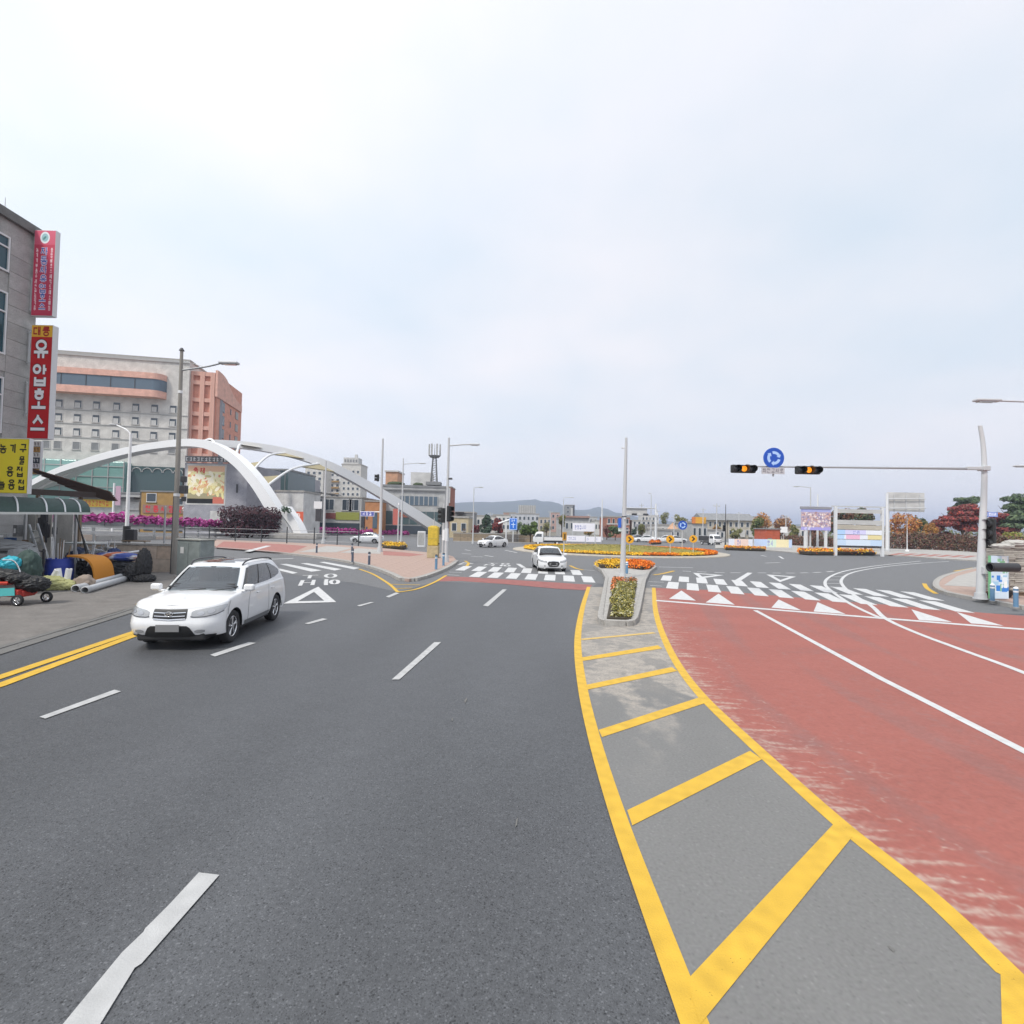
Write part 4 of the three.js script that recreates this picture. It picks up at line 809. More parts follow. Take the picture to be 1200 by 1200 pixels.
// ---- awning, posts, shed roof
{
  const L = at(-60, 600, 18.5), R = at(106, 601, 21.5), Lb = at(-60, 582, 19.6), Rb = at(92, 588, 23);
  const a = thing('awning', 'dark green barrel awning with pale ribs over the shop front', 'awning', V(0, 0, 0));
  const greenCloth = std(new THREE.Color(0.055, 0.095, 0.085), 0.75, { map: rep(grain, 0.6) });
  const F = (u, v) => { const f = L.clone().lerp(R, u), k = Lb.clone().lerp(Rb, u); const s = Math.sin(v * Math.PI / 2), c = 1 - Math.cos(v * Math.PI / 2); return V(lerp(f.x, k.x, c), lerp(f.y, k.y + 0.1, s), lerp(f.z, k.z, c)); };
  const rows = []; for (let j = 0; j <= 10; j++) rows.push(Array.from({ length: 25 }, (_, i) => { const p = F(i / 24, j / 10); return [p.x, p.y, p.z]; }));
  const under = rows.map((r) => r.map(([x, y, z]) => [x, y - 0.03, z]));
  part(a, 'cloth', greenCloth, [muv(gridGeo(rows)), muv(gridGeo(under, true))]);
  part(a, 'valance', std(new THREE.Color(0.55, 0.56, 0.54), 0.7), beam(L.clone().add(V(0, -0.03, 0.02)), R.clone().add(V(0, -0.03, 0.02)), 0.04, 0.09));
  for (const u of [0.2, 0.45, 0.66, 0.8, 0.92]) part(a, 'rib', M.paleGrey, tube([0, 0.25, 0.5, 0.75, 1].map((v) => F(u, v).add(V(0, 0.02, 0))), 0.03, 12, 6));
  for (const [px, by, d] of [[27, 672, 22.5], [62, 664, 23.6], [87, 662, 22.8]]) { const p = at(px, by, d); part(a, 'post', M.steel, base(0.09, 3.1, 0.09, p.x, 0, -d)); }
  const s = thing('shed_roof', 'rusty brown sheet roof jutting out behind the yellow board', 'roof');
  const A = at(30, 548, 24.3), B = at(128, 577, 27), C = at(36, 580, 24), rust = grainy(new THREE.Color(0.12, 0.065, 0.05), 0.8);
  for (let i = 0; i < 6; i++) part(s, 'roof_sheet', rust, beam(A.clone().add(V(0, -i * 0.14, -i * 0.5)), B.clone().add(V(-i * 0.35, -i * 0.07, -i * 0.5)), 0.62, 0.05));
  part(s, 'fascia', std(new THREE.Color(0.06, 0.045, 0.04), 0.8), beam(C.clone().add(V(0, 0.15, 0)), at(112, 580, 26.5), 0.06, 0.28));
  for (const [px, d] of [[88, 26], [37, 24.6]]) { const p = at(px, 600, d); part(s, 'post', M.wood, base(0.12, 3.9, 0.12, p.x, 0, -d - 0.3)); }
  part(s, 'tarpaulin', std(new THREE.Color(0.06, 0.12, 0.3), 0.6), beam(at(40, 578, 25.2), at(70, 579, 25.4), 0.5, 0.1));
  const w = thing('shop_partition', 'row of milky plastic and plaster panels under the awning', 'partition');
  const pm = [new THREE.Color(0.60, 0.58, 0.54), new THREE.Color(0.68, 0.65, 0.60), new THREE.Color(0.38, 0.42, 0.41)].map((c) => grainy(c, 1.2, 0.6));
  [[-30, 8, 2], [9, 26, 2], [28, 43, 0], [44, 62, 1], [63, 87, 0]].forEach(([p0, p1, m]) => { const d = 24.6, a0 = at(p0, 600, d), a1 = at(p1, 600, d); part(w, 'panel', pm[m], base(a1.x - a0.x - 0.04, 3.0, 0.06, (a0.x + a1.x) / 2, 0.05, -d)); });
  const f = at(2, 620, 24.4); part(w, 'window_frame', M.paleGrey, [base(1.1, 0.06, 0.05, f.x, 1.2, -24.5), base(1.1, 0.06, 0.05, f.x, 2.0, -24.5), base(1.1, 0.06, 0.05, f.x, 2.8, -24.5), base(0.06, 1.6, 0.05, f.x + 0.5, 1.2, -24.49)]);
  for (const [px, py, r] of [[48, 612, 0.25], [53, 622, 0.36], [17, 616, 0.3], [64, 622, 0.2], [52, 606, 0.3]]) { const p = at(px, py, 24.2); part(w, 'hanging_tool', M.darkSteel, [bx(r * 1.1, r * 1.8, 0.12, p.x, p.y, p.z, 0.05), bx(r * 0.4, r * 2.6, 0.08, p.x + 0.05, p.y - 0.1, p.z + 0.05)]); }
}
// ---- goods heaped in front of the shop
function lump(pts, sub = 5, amp = 0.08, f = 3) {     // crumpled heap: ellipsoid [x,y,z,rx,ry,rz] roughened by noise, cut flat at the ground
  const gs = pts.map(([x, y, z, a, b, c]) => {
    const g = mergeVertices(new THREE.IcosahedronGeometry(1, sub)); const p = g.attributes.position;
    for (let i = 0; i < p.count; i++) { const v = V().fromBufferAttribute(p, i), k = 1 + amp * 2 * fbm(v.x * f + x, v.y * f + y, v.z * f + z, 3) + amp * Math.abs(noise(v.x * f * 2.2 + x, v.y * f * 2.2, v.z * f * 2.2)); v.multiplyScalar(k); p.setXYZ(i, x + v.x * a, Math.max(0.03, y + v.y * b), z + v.z * c); }
    g.deleteAttribute('uv'); g.deleteAttribute('normal'); const h = mergeVertices(g); h.computeVertexNormals(); return h;
  });
  return gs;
}
const gy = 0.03;
{
  const P = (px, py) => G(px, py, gy);
  let p = P(69, 681);
  const barrel = thing('blue_barrel', 'blue plastic barrel holding pale sticks beside the cardboard box', 'barrel', V(p.x, gy, p.z));
  part(barrel, 'drum', std(new THREE.Color(0.03, 0.06, 0.36), 0.45), new THREE.LatheGeometry([[0.001, 0], [0.42, 0], [0.46, 0.05], [0.47, 0.3], [0.49, 0.34], [0.47, 0.38], [0.47, 0.62], [0.49, 0.66], [0.47, 0.7], [0.46, 0.92], [0.48, 0.95], [0.46, 0.97], [0.43, 0.93], [0.42, 0.5]].map(([a, b]) => new THREE.Vector2(a, b)), 28));
  for (let i = 0; i < 14; i++) { const a = rr(0, 6.28), r = rr(0.05, 0.34); part(barrel, 'stick', i % 3 ? M.paleGrey : M.wood, bar(V(r * Math.cos(a), 0.4, r * Math.sin(a)), V(r * 1.7 * Math.cos(a), rr(1.35, 1.9), r * 1.7 * Math.sin(a)), 0.022, 0.018, 6)); }
  p = P(38, 680);
  const bxC = thing('cardboard_box', 'tan cardboard box standing left of the blue barrel', 'box', V(p.x, gy, p.z), 0.15);
  part(bxC, 'carton', grainy(new THREE.Color(0.36, 0.27, 0.18), 0.7), muv(base(1.15, 0.72, 0.8, 0, 0, 0, 0.015)));
  part(bxC, 'tape', std(new THREE.Color(0.16, 0.10, 0.06), 0.5), beam(V(-0.05, 0.3, 0.403), V(0.4, 0.45, 0.403), 0.012, 0.09));
  p = P(68, 690);
  part(scene, 'yellow_sack', std(new THREE.Color(0.40, 0.40, 0.18), 0.75), lump([[p.x - 0.15, 0.22, p.z + 0.15, 0.62, 0.3, 0.42], [p.x + 0.3, 0.16, p.z + 0.1, 0.5, 0.24, 0.36]], 14, 0.16, 4));
  tag(scene.children.at(-1), 'crumpled yellow green sack with white rolls, lying before the blue barrel', 'sack');
  for (const [dx, dz, r, t] of [[-0.3, 0, 0.09, 0.5], [0.0, -0.06, 0.1, -0.2], [0.28, -0.04, 0.1, 0.15]]) { const w = thing('paper_roll', ['white roll leaning out of the yellow sack on its left', 'white roll standing in the middle of the yellow sack', 'white roll on the right side of the yellow sack'][dx < -0.1 ? 0 : dx < 0.1 ? 1 : 2], 'roll', V(p.x + dx, 0.3, p.z + dz), 0, 'white rolls in the yellow sack'); part(w, 'sheet', M.whitePaint, cyl(r, r, 0.5, 0, 0, 0, 16).rotateZ(-t)); part(w, 'core', M.wood, cyl(r * 0.4, r * 0.4, 0.51, 0, 0, 0, 10).rotateZ(-t)); }
  // two long grey pipes
  for (const [a, b, r, l] of [[[88, 694], [160, 674], 0.13, 'long grey plastic pipe on the ground, the one nearer the sack'], [[99, 695.5], [166, 675.5], 0.12, 'long grey plastic pipe on the ground, the one nearer the road']]) {
    const A = P(...a), B = P(...b), d = B.clone().sub(A), w = thing('plastic_pipe', l, 'pipe', V(A.x, gy, A.z), Math.atan2(d.x, d.z));
    const prof = [[r * 0.86, 0], [r, 0], [r, d.length()], [r * 0.86, d.length()], [r * 0.86, 0]].map(([q, s]) => new THREE.Vector2(q, s));
    part(w, 'shell', std(new THREE.Color(0.46, 0.47, 0.48), 0.4), new THREE.LatheGeometry(prof, 24).rotateX(Math.PI / 2).translate(0, r, 0));
    part(w, 'socket', std(new THREE.Color(0.40, 0.41, 0.42), 0.4), new THREE.LatheGeometry([[r, 0], [r * 1.12, 0.01], [r * 1.12, 0.25], [r, 0.3]].map(([q, s]) => new THREE.Vector2(q, s)), 24).rotateX(Math.PI / 2).translate(0, r, 0.02));
  }
  // folded orange mat, red and white sheet, black tarpaulin heap
  p = P(112, 681);
  const orange = thing('orange_mat', 'bent orange foam mat leaning on the black tarpaulin heap', 'mat', V(p.x, gy, p.z));
  const mat1 = [[-0.95, 1.12], [-0.2, 1.02], [0.1, 0.75], [0.28, 0.02]].map(([a, b]) => V(a, b, 0)), cv = new THREE.CatmullRomCurve3(mat1).getPoints(20);
  part(orange, 'foam', std(new THREE.Color(0.60, 0.24, 0.03), 0.8), [gridGeo(cv.map((q) => [0, 0.3, 0.6, 0.9].map((z) => [q.x + z * 0.15, q.y, q.z + 0.35 - z]))), gridGeo(cv.map((q) => [0, 0.3, 0.6, 0.9].map((z) => [q.x + z * 0.15 - 0.05, q.y - 0.07, q.z + 0.35 - z])), true), gridGeo(cv.map((q) => [[q.x, q.y, q.z + 0.35], [q.x - 0.05, q.y - 0.07, q.z + 0.35]]))]);
  p = P(135, 677);
  const banner = part(scene, 'rolled_banner', std(0xffffff, 0.7, { vertexColors: true }), lump([[p.x - 0.2, 0.95, p.z - 0.3, 1.1, 0.22, 0.5]], 12, 0.1, 3));
  { const g = banner.geometry, q = g.attributes.position, c = new Float32Array(q.count * 3); for (let i = 0; i < q.count; i++) { const k = Math.sin((q.getX(i) + q.getZ(i) * 0.6) * 5.2), cc = k > 0.45 ? L3(0.5, 0.11, 0.03) : k > -0.2 ? L3(0.5, 0.5, 0.52) : L3(0.05, 0.08, 0.3); c.set([cc.r, cc.g, cc.b], i * 3); } g.setAttribute('color', new THREE.BufferAttribute(c, 3)); }
  tag(banner, 'rolled banner in red, white and blue on top of the black heap', 'banner');
  tag(part(scene, 'black_tarpaulin', std(new THREE.Color(0.022, 0.023, 0.026), 0.6), lump([[p.x, 0.34, p.z - 0.1, 1.35, 0.42, 0.65], [p.x - 1.3, 0.42, p.z - 0.4, 0.7, 0.5, 0.5], [p.x + 0.9, 0.22, p.z + 0.15, 0.65, 0.3, 0.5]], 20, 0.2, 5)), 'black tarpaulin thrown over a heap next to the grey pipes', 'tarpaulin');
  p = P(168, 681);
  const cart = thing('covered_rack', 'tall rack wrapped in black sheeting at the right end of the heap', 'rack', V(p.x, gy, p.z));
  part(cart, 'sheeting', std(new THREE.Color(0.02, 0.02, 0.022), 0.65), lump([[0, 0.68, 0, 0.24, 0.72, 0.36], [-0.35, 0.42, 0.05, 0.34, 0.38, 0.35], [0.12, 0.12, 0.12, 0.42, 0.2, 0.4]], 18, 0.13, 5));
  part(cart, 'foot', M.darkSteel, [base(0.06, 0.25, 0.06, 0.25, 0, 0.3), base(0.06, 0.25, 0.06, -0.3, 0, 0.3)]);
  const q0 = at(96, 656, 23.3), q1 = at(163, 646, 24.8);
  const pole = thing('long_pole', 'long pale pole laid across the top of the heap', 'pole', q0); const dq = q1.clone().sub(q0);
  part(pole, 'shaft', M.paleGrey, bar(V(0, 0, 0), dq, 0.06, 0.06, 10)); part(pole, 'end_cap', M.darkSteel, bar(dq, dq.clone().multiplyScalar(1.02), 0.068, 0.068, 10));
  // spiky silver ware and rags on the heap
  p = P(118, 672);
  const ware = thing('garden_tools', 'bundle of silver garden tools sticking up from the heap', 'tools', V(p.x, gy + 1.0, p.z));
  for (let i = 0; i < 16; i++) { const a = rr(-0.9, 0.9), x0 = rr(-0.7, 0.7); part(ware, 'tool', i % 2 ? M.paleGrey : M.steel, [bar(V(x0, -0.1, rr(-0.2, 0.2)), V(x0 + Math.sin(a) * 0.6, rr(0.2, 0.75), rr(-0.2, 0.2)), 0.025, 0.015, 6), bx(0.16, 0.05, 0.1, x0 + Math.sin(a) * 0.3, rr(0.1, 0.3), 0.1)]); }
  const um = thing('folded_parasol', 'slim dark folded parasol leaning against the awning post', 'parasol', at(104, 655, 22.8)); const ue = at(89, 602, 22.6).sub(at(104, 655, 22.8)); part(um, 'shaft', M.darkSteel, bar(V(0, 0, 0), ue, 0.03, 0.025, 8)); part(um, 'cloth', M.black, bar(ue.clone().multiplyScalar(0.1), ue.clone().multiplyScalar(0.55), 0.06, 0.03, 8));
  p = P(92, 672); tag(part(scene, 'navy_bag', std(new THREE.Color(0.02, 0.03, 0.07), 0.7), lump([[p.x, 0.6, p.z, 0.55, 0.65, 0.45]], 12, 0.15, 3)), 'dark navy bag stuffed behind the orange mat', 'bag');
  p = P(99, 690); tag(part(scene, 'crumpled_carton', grainy(new THREE.Color(0.42, 0.34, 0.28), 0.6), lump([[p.x, 0.26, p.z, 0.32, 0.28, 0.26]], 5, 0.25, 2)), 'crumpled pale carton between the sack and the orange mat', 'box');
  // trestle table and grey covers
  p = P(70, 679); const tbl = thing('trestle_table', 'pale folding table standing behind the blue barrel', 'table', V(p.x, gy, p.z - 1.2));
  part(tbl, 'top', std(new THREE.Color(0.45, 0.47, 0.46), 0.6), base(1.6, 0.07, 0.8, 0, 1.5, 0, 0.02));
  for (const [a, b] of [[-0.75, -0.4], [0.75, 0.4], [-0.7, -0.2], [0.7, 0.2]]) part(tbl, 'leg', M.paleGrey, bar(V(b, 0, a > 0 ? 0.2 : -0.2), V(a, 1.5, a > 0 ? 0.3 : -0.3), 0.03));
  p = at(6, 640, 20.5); tag(part(scene, 'grey_cover', grainy(new THREE.Color(0.36, 0.37, 0.38), 0.7, 0.7), lump([[p.x - 0.6, p.y, p.z, 1.7, 0.28, 0.6], [p.x + 0.85, p.y - 0.35, p.z + 0.1, 0.55, 0.4, 0.4]], 14, 0.12, 2.2)), 'grey cloth cover folded over the goods under the awning', 'cover');
  tag(part(scene, 'goods_rack', M.darkSteel, [[-1.6, 0.3], [0, 0.3], [1.1, 0.3], [-1.6, -0.5], [1.1, -0.5]].map(([x, z]) => base(0.06, p.y - 0.15, 0.06, p.x + x, gy, p.z + z)).concat([base(2.8, 0.05, 0.9, p.x - 0.25, p.y - 0.22, p.z - 0.1), base(2.8, 0.05, 0.9, p.x - 0.25, 0.5, p.z - 0.1)])), 'dark metal rack carrying the folded grey cover', 'rack');
  const rail = at(50, 625, 22.2); const lad = thing('leaning_ladder', 'grey metal ladder leaning beside the hanging tools', 'ladder', V(rail.x, gy, rail.z)); part(lad, 'stile', M.steel, bar(V(-0.7, 2.35, -0.1), V(0.3, 0.6, 0.3), 0.05)); part(lad, 'stile', M.steel, bar(V(-0.35, 2.4, -0.1), V(0.65, 0.65, 0.3), 0.05)); for (let i = 1; i < 6; i++) part(lad, 'rung', M.steel, bar(V(-0.7 + i / 6, 2.35 - i * 0.29, -0.1 + i * 0.066), V(-0.35 + i / 6, 2.4 - i * 0.29, -0.1 + i * 0.066), 0.02));
  // red cargo trolley with wheels
  p = P(16, 708); const tr = thing('cargo_tricycle', 'red cargo tricycle with black cover and turquoise plate at the left edge', 'tricycle', V(p.x, gy, p.z), 0.1);
  part(tr, 'frame', std(new THREE.Color(0.42, 0.035, 0.025), 0.4), [base(1.5, 0.2, 0.75, -0.35, 0.28, 0, 0.04), base(1.2, 0.08, 0.7, -0.55, 0.62, 0, 0.03), bx(0.5, 0.2, 0.5, 0.2, 0.35, 0, 0.05)]);
  part(tr, 'reflector_strip', std(new THREE.Color(0.7, 0.08, 0.05), 0.3), bx(1.2, 0.05, 0.02, -0.5, 0.71, 0.37));
  part(tr, 'plate', std(new THREE.Color(0.08, 0.42, 0.42), 0.4), [bx(0.46, 0.24, 0.02, 0.12, 0.42, 0.40).rotateZ(0.06)]);
  part(tr, 'side_panel', M.greyPaint, bx(0.5, 0.28, 0.02, -0.45, 0.4, 0.39));
  part(tr, 'cover', M.black, lump([[-0.5, 0.88, 0, 0.7, 0.2, 0.38], [0.45, 0.62, -0.1, 0.42, 0.24, 0.36], [0.15, 0.8, 0.05, 0.3, 0.16, 0.3]], 16, 0.16, 4));
  for (const [x, z] of [[0.38, 0.36], [0.62, -0.42], [-0.9, 0.36], [-0.9, -0.4]]) { const w = part(tr, 'wheel', M.rubber, wheelGeo(0.17, 0.1)); w.position.set(x, 0.17, z); part(w, 'rim', M.chrome, rimGeo(0.17, 0.1, 5)); }
  part(tr, 'handlebar', M.chrome, tube([V(0.2, 0.6, 0), V(0.1, 1.1, 0), V(0, 1.35, 0.1), V(-0.15, 1.38, 0.3)], 0.02, 14, 6));
  const cy = at(13, 660, 17.8); tag(part(scene, 'turquoise_bag', std(new THREE.Color(0.03, 0.38, 0.48), 0.45), lump([[cy.x, cy.y, cy.z, 0.3, 0.24, 0.26]], 12, 0.16, 3)), 'shiny turquoise bag lying on the cargo tricycle cover', 'bag');
  tag(part(scene, 'green_bundle', std(new THREE.Color(0.04, 0.07, 0.06), 0.8), lump([[cy.x + 0.2, cy.y - 0.2, cy.z - 0.4, 0.42, 0.62, 0.35]], 12, 0.12, 3)), 'dark bundle standing behind the turquoise bag', 'bundle');
}
// more small goods
{
  const P = (px, py) => G(px, py, gy), crateG = (w, h, d) => [base(w, 0.03, d), ...[0.12, 0.5, 0.88].flatMap((k) => [base(w, h * 0.22, 0.02, 0, h * k - h * 0.1, d / 2), base(w, h * 0.22, 0.02, 0, h * k - h * 0.1, -d / 2), base(0.02, h * 0.22, d, w / 2, h * k - h * 0.1, 0), base(0.02, h * 0.22, d, -w / 2, h * k - h * 0.1, 0)]), ...[[1, 1], [1, -1], [-1, 1], [-1, -1]].map(([a, b]) => base(0.05, h, 0.05, a * w / 2, 0, b * d / 2))];
  [[22, 684, 0.04, 0.16, 0.10, 'green plastic crate behind the cargo tricycle', 0.2], [52, 690, 0.5, 0.45, 0.38, 'pale plastic crate left of the yellow sack', -0.2], [150, 668, 0.30, 0.06, 0.05, 'dull red crate behind the black heap', 0.1]].forEach(([px, py, r, g, b, l, t]) => { const p = P(px, py), c = thing('plastic_crate', l, 'crate', V(p.x, gy, p.z), t, 'plastic crates among the goods'); part(c, 'crate_body', std(new THREE.Color(r, g, b), 0.6), crateG(0.6, 0.34, 0.42)); });
  let p = P(160, 668); const gas = thing('gas_cylinder', 'grey gas cylinder standing before the peach wall', 'cylinder', V(p.x, gy, p.z)); part(gas, 'tank', M.greyPaint, new THREE.LatheGeometry([[0.001, 0], [0.17, 0.02], [0.18, 0.1], [0.18, 1.0], [0.12, 1.18], [0.04, 1.22], [0.001, 1.22]].map(([a, b]) => new THREE.Vector2(a, b)), 18)); part(gas, 'valve', M.darkSteel, [cyl(0.03, 0.03, 0.12, 0, 1.2, 0, 8), bx(0.14, 0.03, 0.03, 0, 1.32, 0)]);
  p = P(152, 664); const mb = thing('meter_box', 'dark meter box on a short stand beside the gas cylinder', 'box', V(p.x, gy, p.z)); part(mb, 'case', M.darkSteel, base(0.55, 0.6, 0.3, 0, 1.5, 0, 0.03)); part(mb, 'shelf', M.wood, base(1.3, 0.06, 0.5, 0.3, 1.42, 0)); for (const x of [-0.2, 0.8]) part(mb, 'leg', M.steel, base(0.06, 1.42, 0.06, x, 0, 0));
  p = at(120, 648, 24); for (let i = 0; i < 5; i++) { const q = at(104 + i * 10, 650 - (i % 2) * 3, 24 + (i % 3) * 0.3); tag(part(scene, 'cloth_bundle', grainy([new THREE.Color(0.55, 0.56, 0.58), new THREE.Color(0.40, 0.42, 0.45), new THREE.Color(0.62, 0.60, 0.56), new THREE.Color(0.05, 0.08, 0.2), new THREE.Color(0.5, 0.5, 0.5)][i], 0.3, 0.8), lump([[q.x, q.y, q.z, rr(0.2, 0.34), rr(0.1, 0.2), 0.25]], 12, 0.25, 4)), ['pale bundle of cloth, leftmost on the heap', 'grey bundle of cloth, second from left on the heap', 'cream bundle of cloth in the middle of the heap', 'navy bundle of cloth on the right of the heap', 'light grey bundle of cloth at the right end of the heap'][i], 'bundle', 'bundles of cloth on the heap'); }
  const items = [[3, 628, 0.5, 0.22], [12, 634, 0.3, 0.3], [22, 622, 0.22, 0.5], [33, 636, 0.3, 0.26], [40, 628, 0.2, 0.5]]; items.forEach(([px, py, w, h], i) => { const q = at(px, py, 22.4), b = thing('shelf_box', ['white box on the rack at the left edge', 'blue box on the rack next to the white one', 'tall grey box in the middle of the rack', 'brown box right of the tall grey one', 'tall pale box nearest the leaning ladder'][i], 'box', V(q.x, q.y, q.z), rr(-0.3, 0.3), 'boxes on the goods rack'); part(b, 'carton', grainy([new THREE.Color(0.62, 0.62, 0.6), new THREE.Color(0.06, 0.14, 0.34), new THREE.Color(0.25, 0.25, 0.25), new THREE.Color(0.30, 0.2, 0.12), new THREE.Color(0.5, 0.5, 0.46)][i], 0.4), muv(bx(w, h, 0.3, 0, 0, 0, 0.01))); part(b, 'label', M.whitePaint, bx(w * 0.5, h * 0.4, 0.005, 0, 0, 0.153)); });
}
// ================================================================ wall, lamp posts, cabinet behind the car
const peach = [new THREE.Color(0.70, 0.55, 0.43), new THREE.Color(0.66, 0.55, 0.45), new THREE.Color(0.73, 0.59, 0.48)].map((c) => grainy(c, 1.1));
{
  const a = at(86, 660, 26.5), b = at(204, 660, 26.5), w = thing('stone_wall', 'low wall of peach coloured stone slabs behind the heap', 'wall', V(a.x, 0, -26.5));
  const L = b.x - a.x, n = 5; for (let r = 0; r < 2; r++) for (let i = 0; i < n; i++) part(w, 'stone_slab', peach[(r * 2 + i) % 3], muv(bx(L / n - 0.02, 0.66, 0.2, (i + 0.5 + (r % 2) * 0.2) * L / n, 0.35 + r * 0.68, 0.004 * ((i + r) % 3))));
  part(w, 'coping', M.kerb, muv(base(L + 0.5, 0.1, 0.34, L / 2, 1.38, 0, 0.02)));
  const c = at(229, 660, 24.5), k = thing('utility_cabinet', 'grey metal utility cabinet between the lamp post and the car', 'cabinet', V(c.x, 0, -24.5), -0.35);
  part(k, 'case', grainy(new THREE.Color(0.30, 0.34, 0.33), 1.4, 0.6), muv(base(1.5, 1.72, 0.75, 0, 0.05, 0, 0.02)));
  part(k, 'lid', grainy(new THREE.Color(0.42, 0.42, 0.38), 1.2, 0.6), muv(base(1.6, 0.07, 0.85, 0, 1.77, 0, 0.02)));
  for (const s of [-0.37, 0.37]) part(k, 'door', grainy(new THREE.Color(0.28, 0.32, 0.31), 1.4, 0.6), muv(bx(0.7, 1.5, 0.02, s, 0.92, 0.385, 0.008)));
  part(k, 'sticker', std(new THREE.Color(0.62, 0.62, 0.6), 0.6), [bx(0.22, 0.3, 0.004, -0.4, 1.3, 0.398)]);
  part(k, 'plinth', M.kerb, base(1.6, 0.08, 0.85, 0, 0, 0));
  // steel lamp post with long arm
  const p = G(204, 673), t = at(213, 411, -p.z), l = at(284, 430, -p.z + 0.4), s = thing('street_lamp', 'tall tan and grey street lamp beside the utility cabinet', 'street lamp', V(p.x, 0, p.z));
  const tp = t.clone().sub(p).setZ(0), arm = at(213, 434, -p.z).sub(p).setZ(0), le = l.clone().sub(p); le.z = 0.2;
  const postTan = grainy(new THREE.Color(0.36, 0.335, 0.30), 0.7, 0.6);
  part(s, 'pole', postTan, bar(V(0, 0, 0), tp, 0.145, 0.075, 18));
  part(s, 'conduit', M.darkSteel, bar(V(-0.17, 0, 0.02), V(-0.14, 3.9, 0.02), 0.035, 0.035, 8));
  part(s, 'cap', M.darkSteel, cyl(0.13, 0.05, 0.14, tp.x, tp.y, 0));
  for (const y of [3.9, 9.1]) part(s, 'band', M.whitePaint, cyl(0.165 - y * 0.0065, 0.165 - y * 0.0065, 0.14, tp.x * y / tp.y, y, 0));
  part(s, 'arm', M.steel, tube([arm, arm.clone().lerp(le, 0.5).add(V(0, 0.03, 0)), le.clone().add(V(-0.7, 0, 0))], 0.045, 14, 8));
  part(s, 'stay', M.steel, bar(tp.clone().add(V(0, -0.5, 0)), arm.clone().lerp(le, 0.45), 0.012, 0.012, 6));
  part(s, 'lamp_head', M.greyPaint, bx(0.95, 0.13, 0.34, le.x - 0.35, le.y, le.z, 0.06));
  part(s, 'lens', lensMat, bx(0.6, 0.03, 0.24, le.x - 0.3, le.y - 0.075, le.z, 0.01));
  for (const [py, r] of [[574, 0.2], [562, 0.15], [585, 0.12]]) { const q = at(216, py, -p.z); part(s, 'control_box', M.darkSteel, bx(r * 1.6, r * 2, r * 1.2, q.x - p.x + 0.1, q.y, 0.2, 0.02)); }
  // thin sign post and white pole with lantern arm near the stone wall
  const g2 = G(191, 668), sp = thing('sign_post', 'thin grey post in front of the peach stone wall', 'post', V(g2.x, 0, g2.z)); part(sp, 'shaft', M.steel, cyl(0.05, 0.05, 3.4)); part(sp, 'box', M.darkSteel, bx(0.2, 0.5, 0.16, -0.1, 0.9, 0.02, 0.02)); part(sp, 'cap', M.steel, cyl(0.06, 0.03, 0.06, 0, 3.4));
  const wp = at(148, 634, 36), wt = at(148, 508, 36), w2 = thing('street_lamp', 'slender white street lamp rising behind the peach wall', 'street lamp', V(wp.x, 0, -36));
  part(w2, 'pole', M.whitePaint, bar(V(0, 0, 0), V(0, wt.y, 0), 0.13, 0.085, 12)); const la = at(133, 498, 36.2);
  part(w2, 'arm', M.whitePaint, tube([V(0, wt.y - 0.05, 0), V(-0.3, wt.y + 0.25, 0), V(la.x - wp.x + 0.2, la.y, -0.2)], 0.05, 10, 8));
  part(w2, 'lamp_head', M.greyPaint, bx(0.5, 0.1, 0.22, la.x - wp.x, la.y + 0.02, -0.2, 0.04)); part(w2, 'base_cover', M.black, cyl(0.26, 0.22, 2.2, 0, 0, 0, 12));
}
// ================================================================ buildings: front face between two sight lines at a distance
function block(name, label, px0, px1, pyTop, d, depth, mat, { category = 'building', turn = 0, yb = 0, roofMat, parapet = 0.5 } = {}) {
  const a = at(px0, pyTop, d), c = at(px1, pyTop, d), w = c.x - a.x, h = (a.y + c.y) / 2 - yb;
  const b = thing(name, label, category, V((a.x + c.x) / 2, yb, -d), turn);
  part(b, 'wall', mat, muv(base(w, h, depth, 0, 0, -depth / 2)));
  if (parapet) part(b, 'roof', roofMat ?? M.kerb, muv(base(w + 0.3, parapet, depth + 0.3, 0, h, -depth / 2)));
  b.userData.w = w; b.userData.h = h;
  const X = (px) => at(px, pyTop, d).x - (a.x + c.x) / 2, Y = (py, px = (px0 + px1) / 2) => at(px, py, d).y - yb;
  return { b, w, h, X, Y };
}
function windowPart(b, x, y, w, h, { z = 0, frame = M.paleGrey, glass = M.winGlass, mull = 0, sill = true, name = 'window' } = {}) {
  const t = Math.min(0.09, w * 0.08), gs = [bx(w, t, 0.12, x, y + h - t / 2, z + 0.03), bx(w, t, 0.14, x, y + t / 2, z + 0.04), bx(t, h - 2 * t, 0.12, x - w / 2 + t / 2, y + h / 2, z + 0.03), bx(t, h - 2 * t, 0.12, x + w / 2 - t / 2, y + h / 2, z + 0.03)];
  for (let i = 1; i <= mull; i++) gs.push(bx(t * 0.8, h - 2 * t, 0.1, x - w / 2 + i * w / (mull + 1), y + h / 2, z + 0.03));
  const f = part(b, name, frame, gs); part(f, 'pane', glass, bx(w - 2 * t, h - 2 * t, 0.04, x, y + h / 2, z + 0.022));
  if (sill) part(f, 'sill', M.kerb, bx(w + 0.2, 0.08, 0.2, x, y - 0.045, z + 0.06));
  return f;
}
const clean = (o) => { delete o.userData.w; delete o.userData.h; return o; };
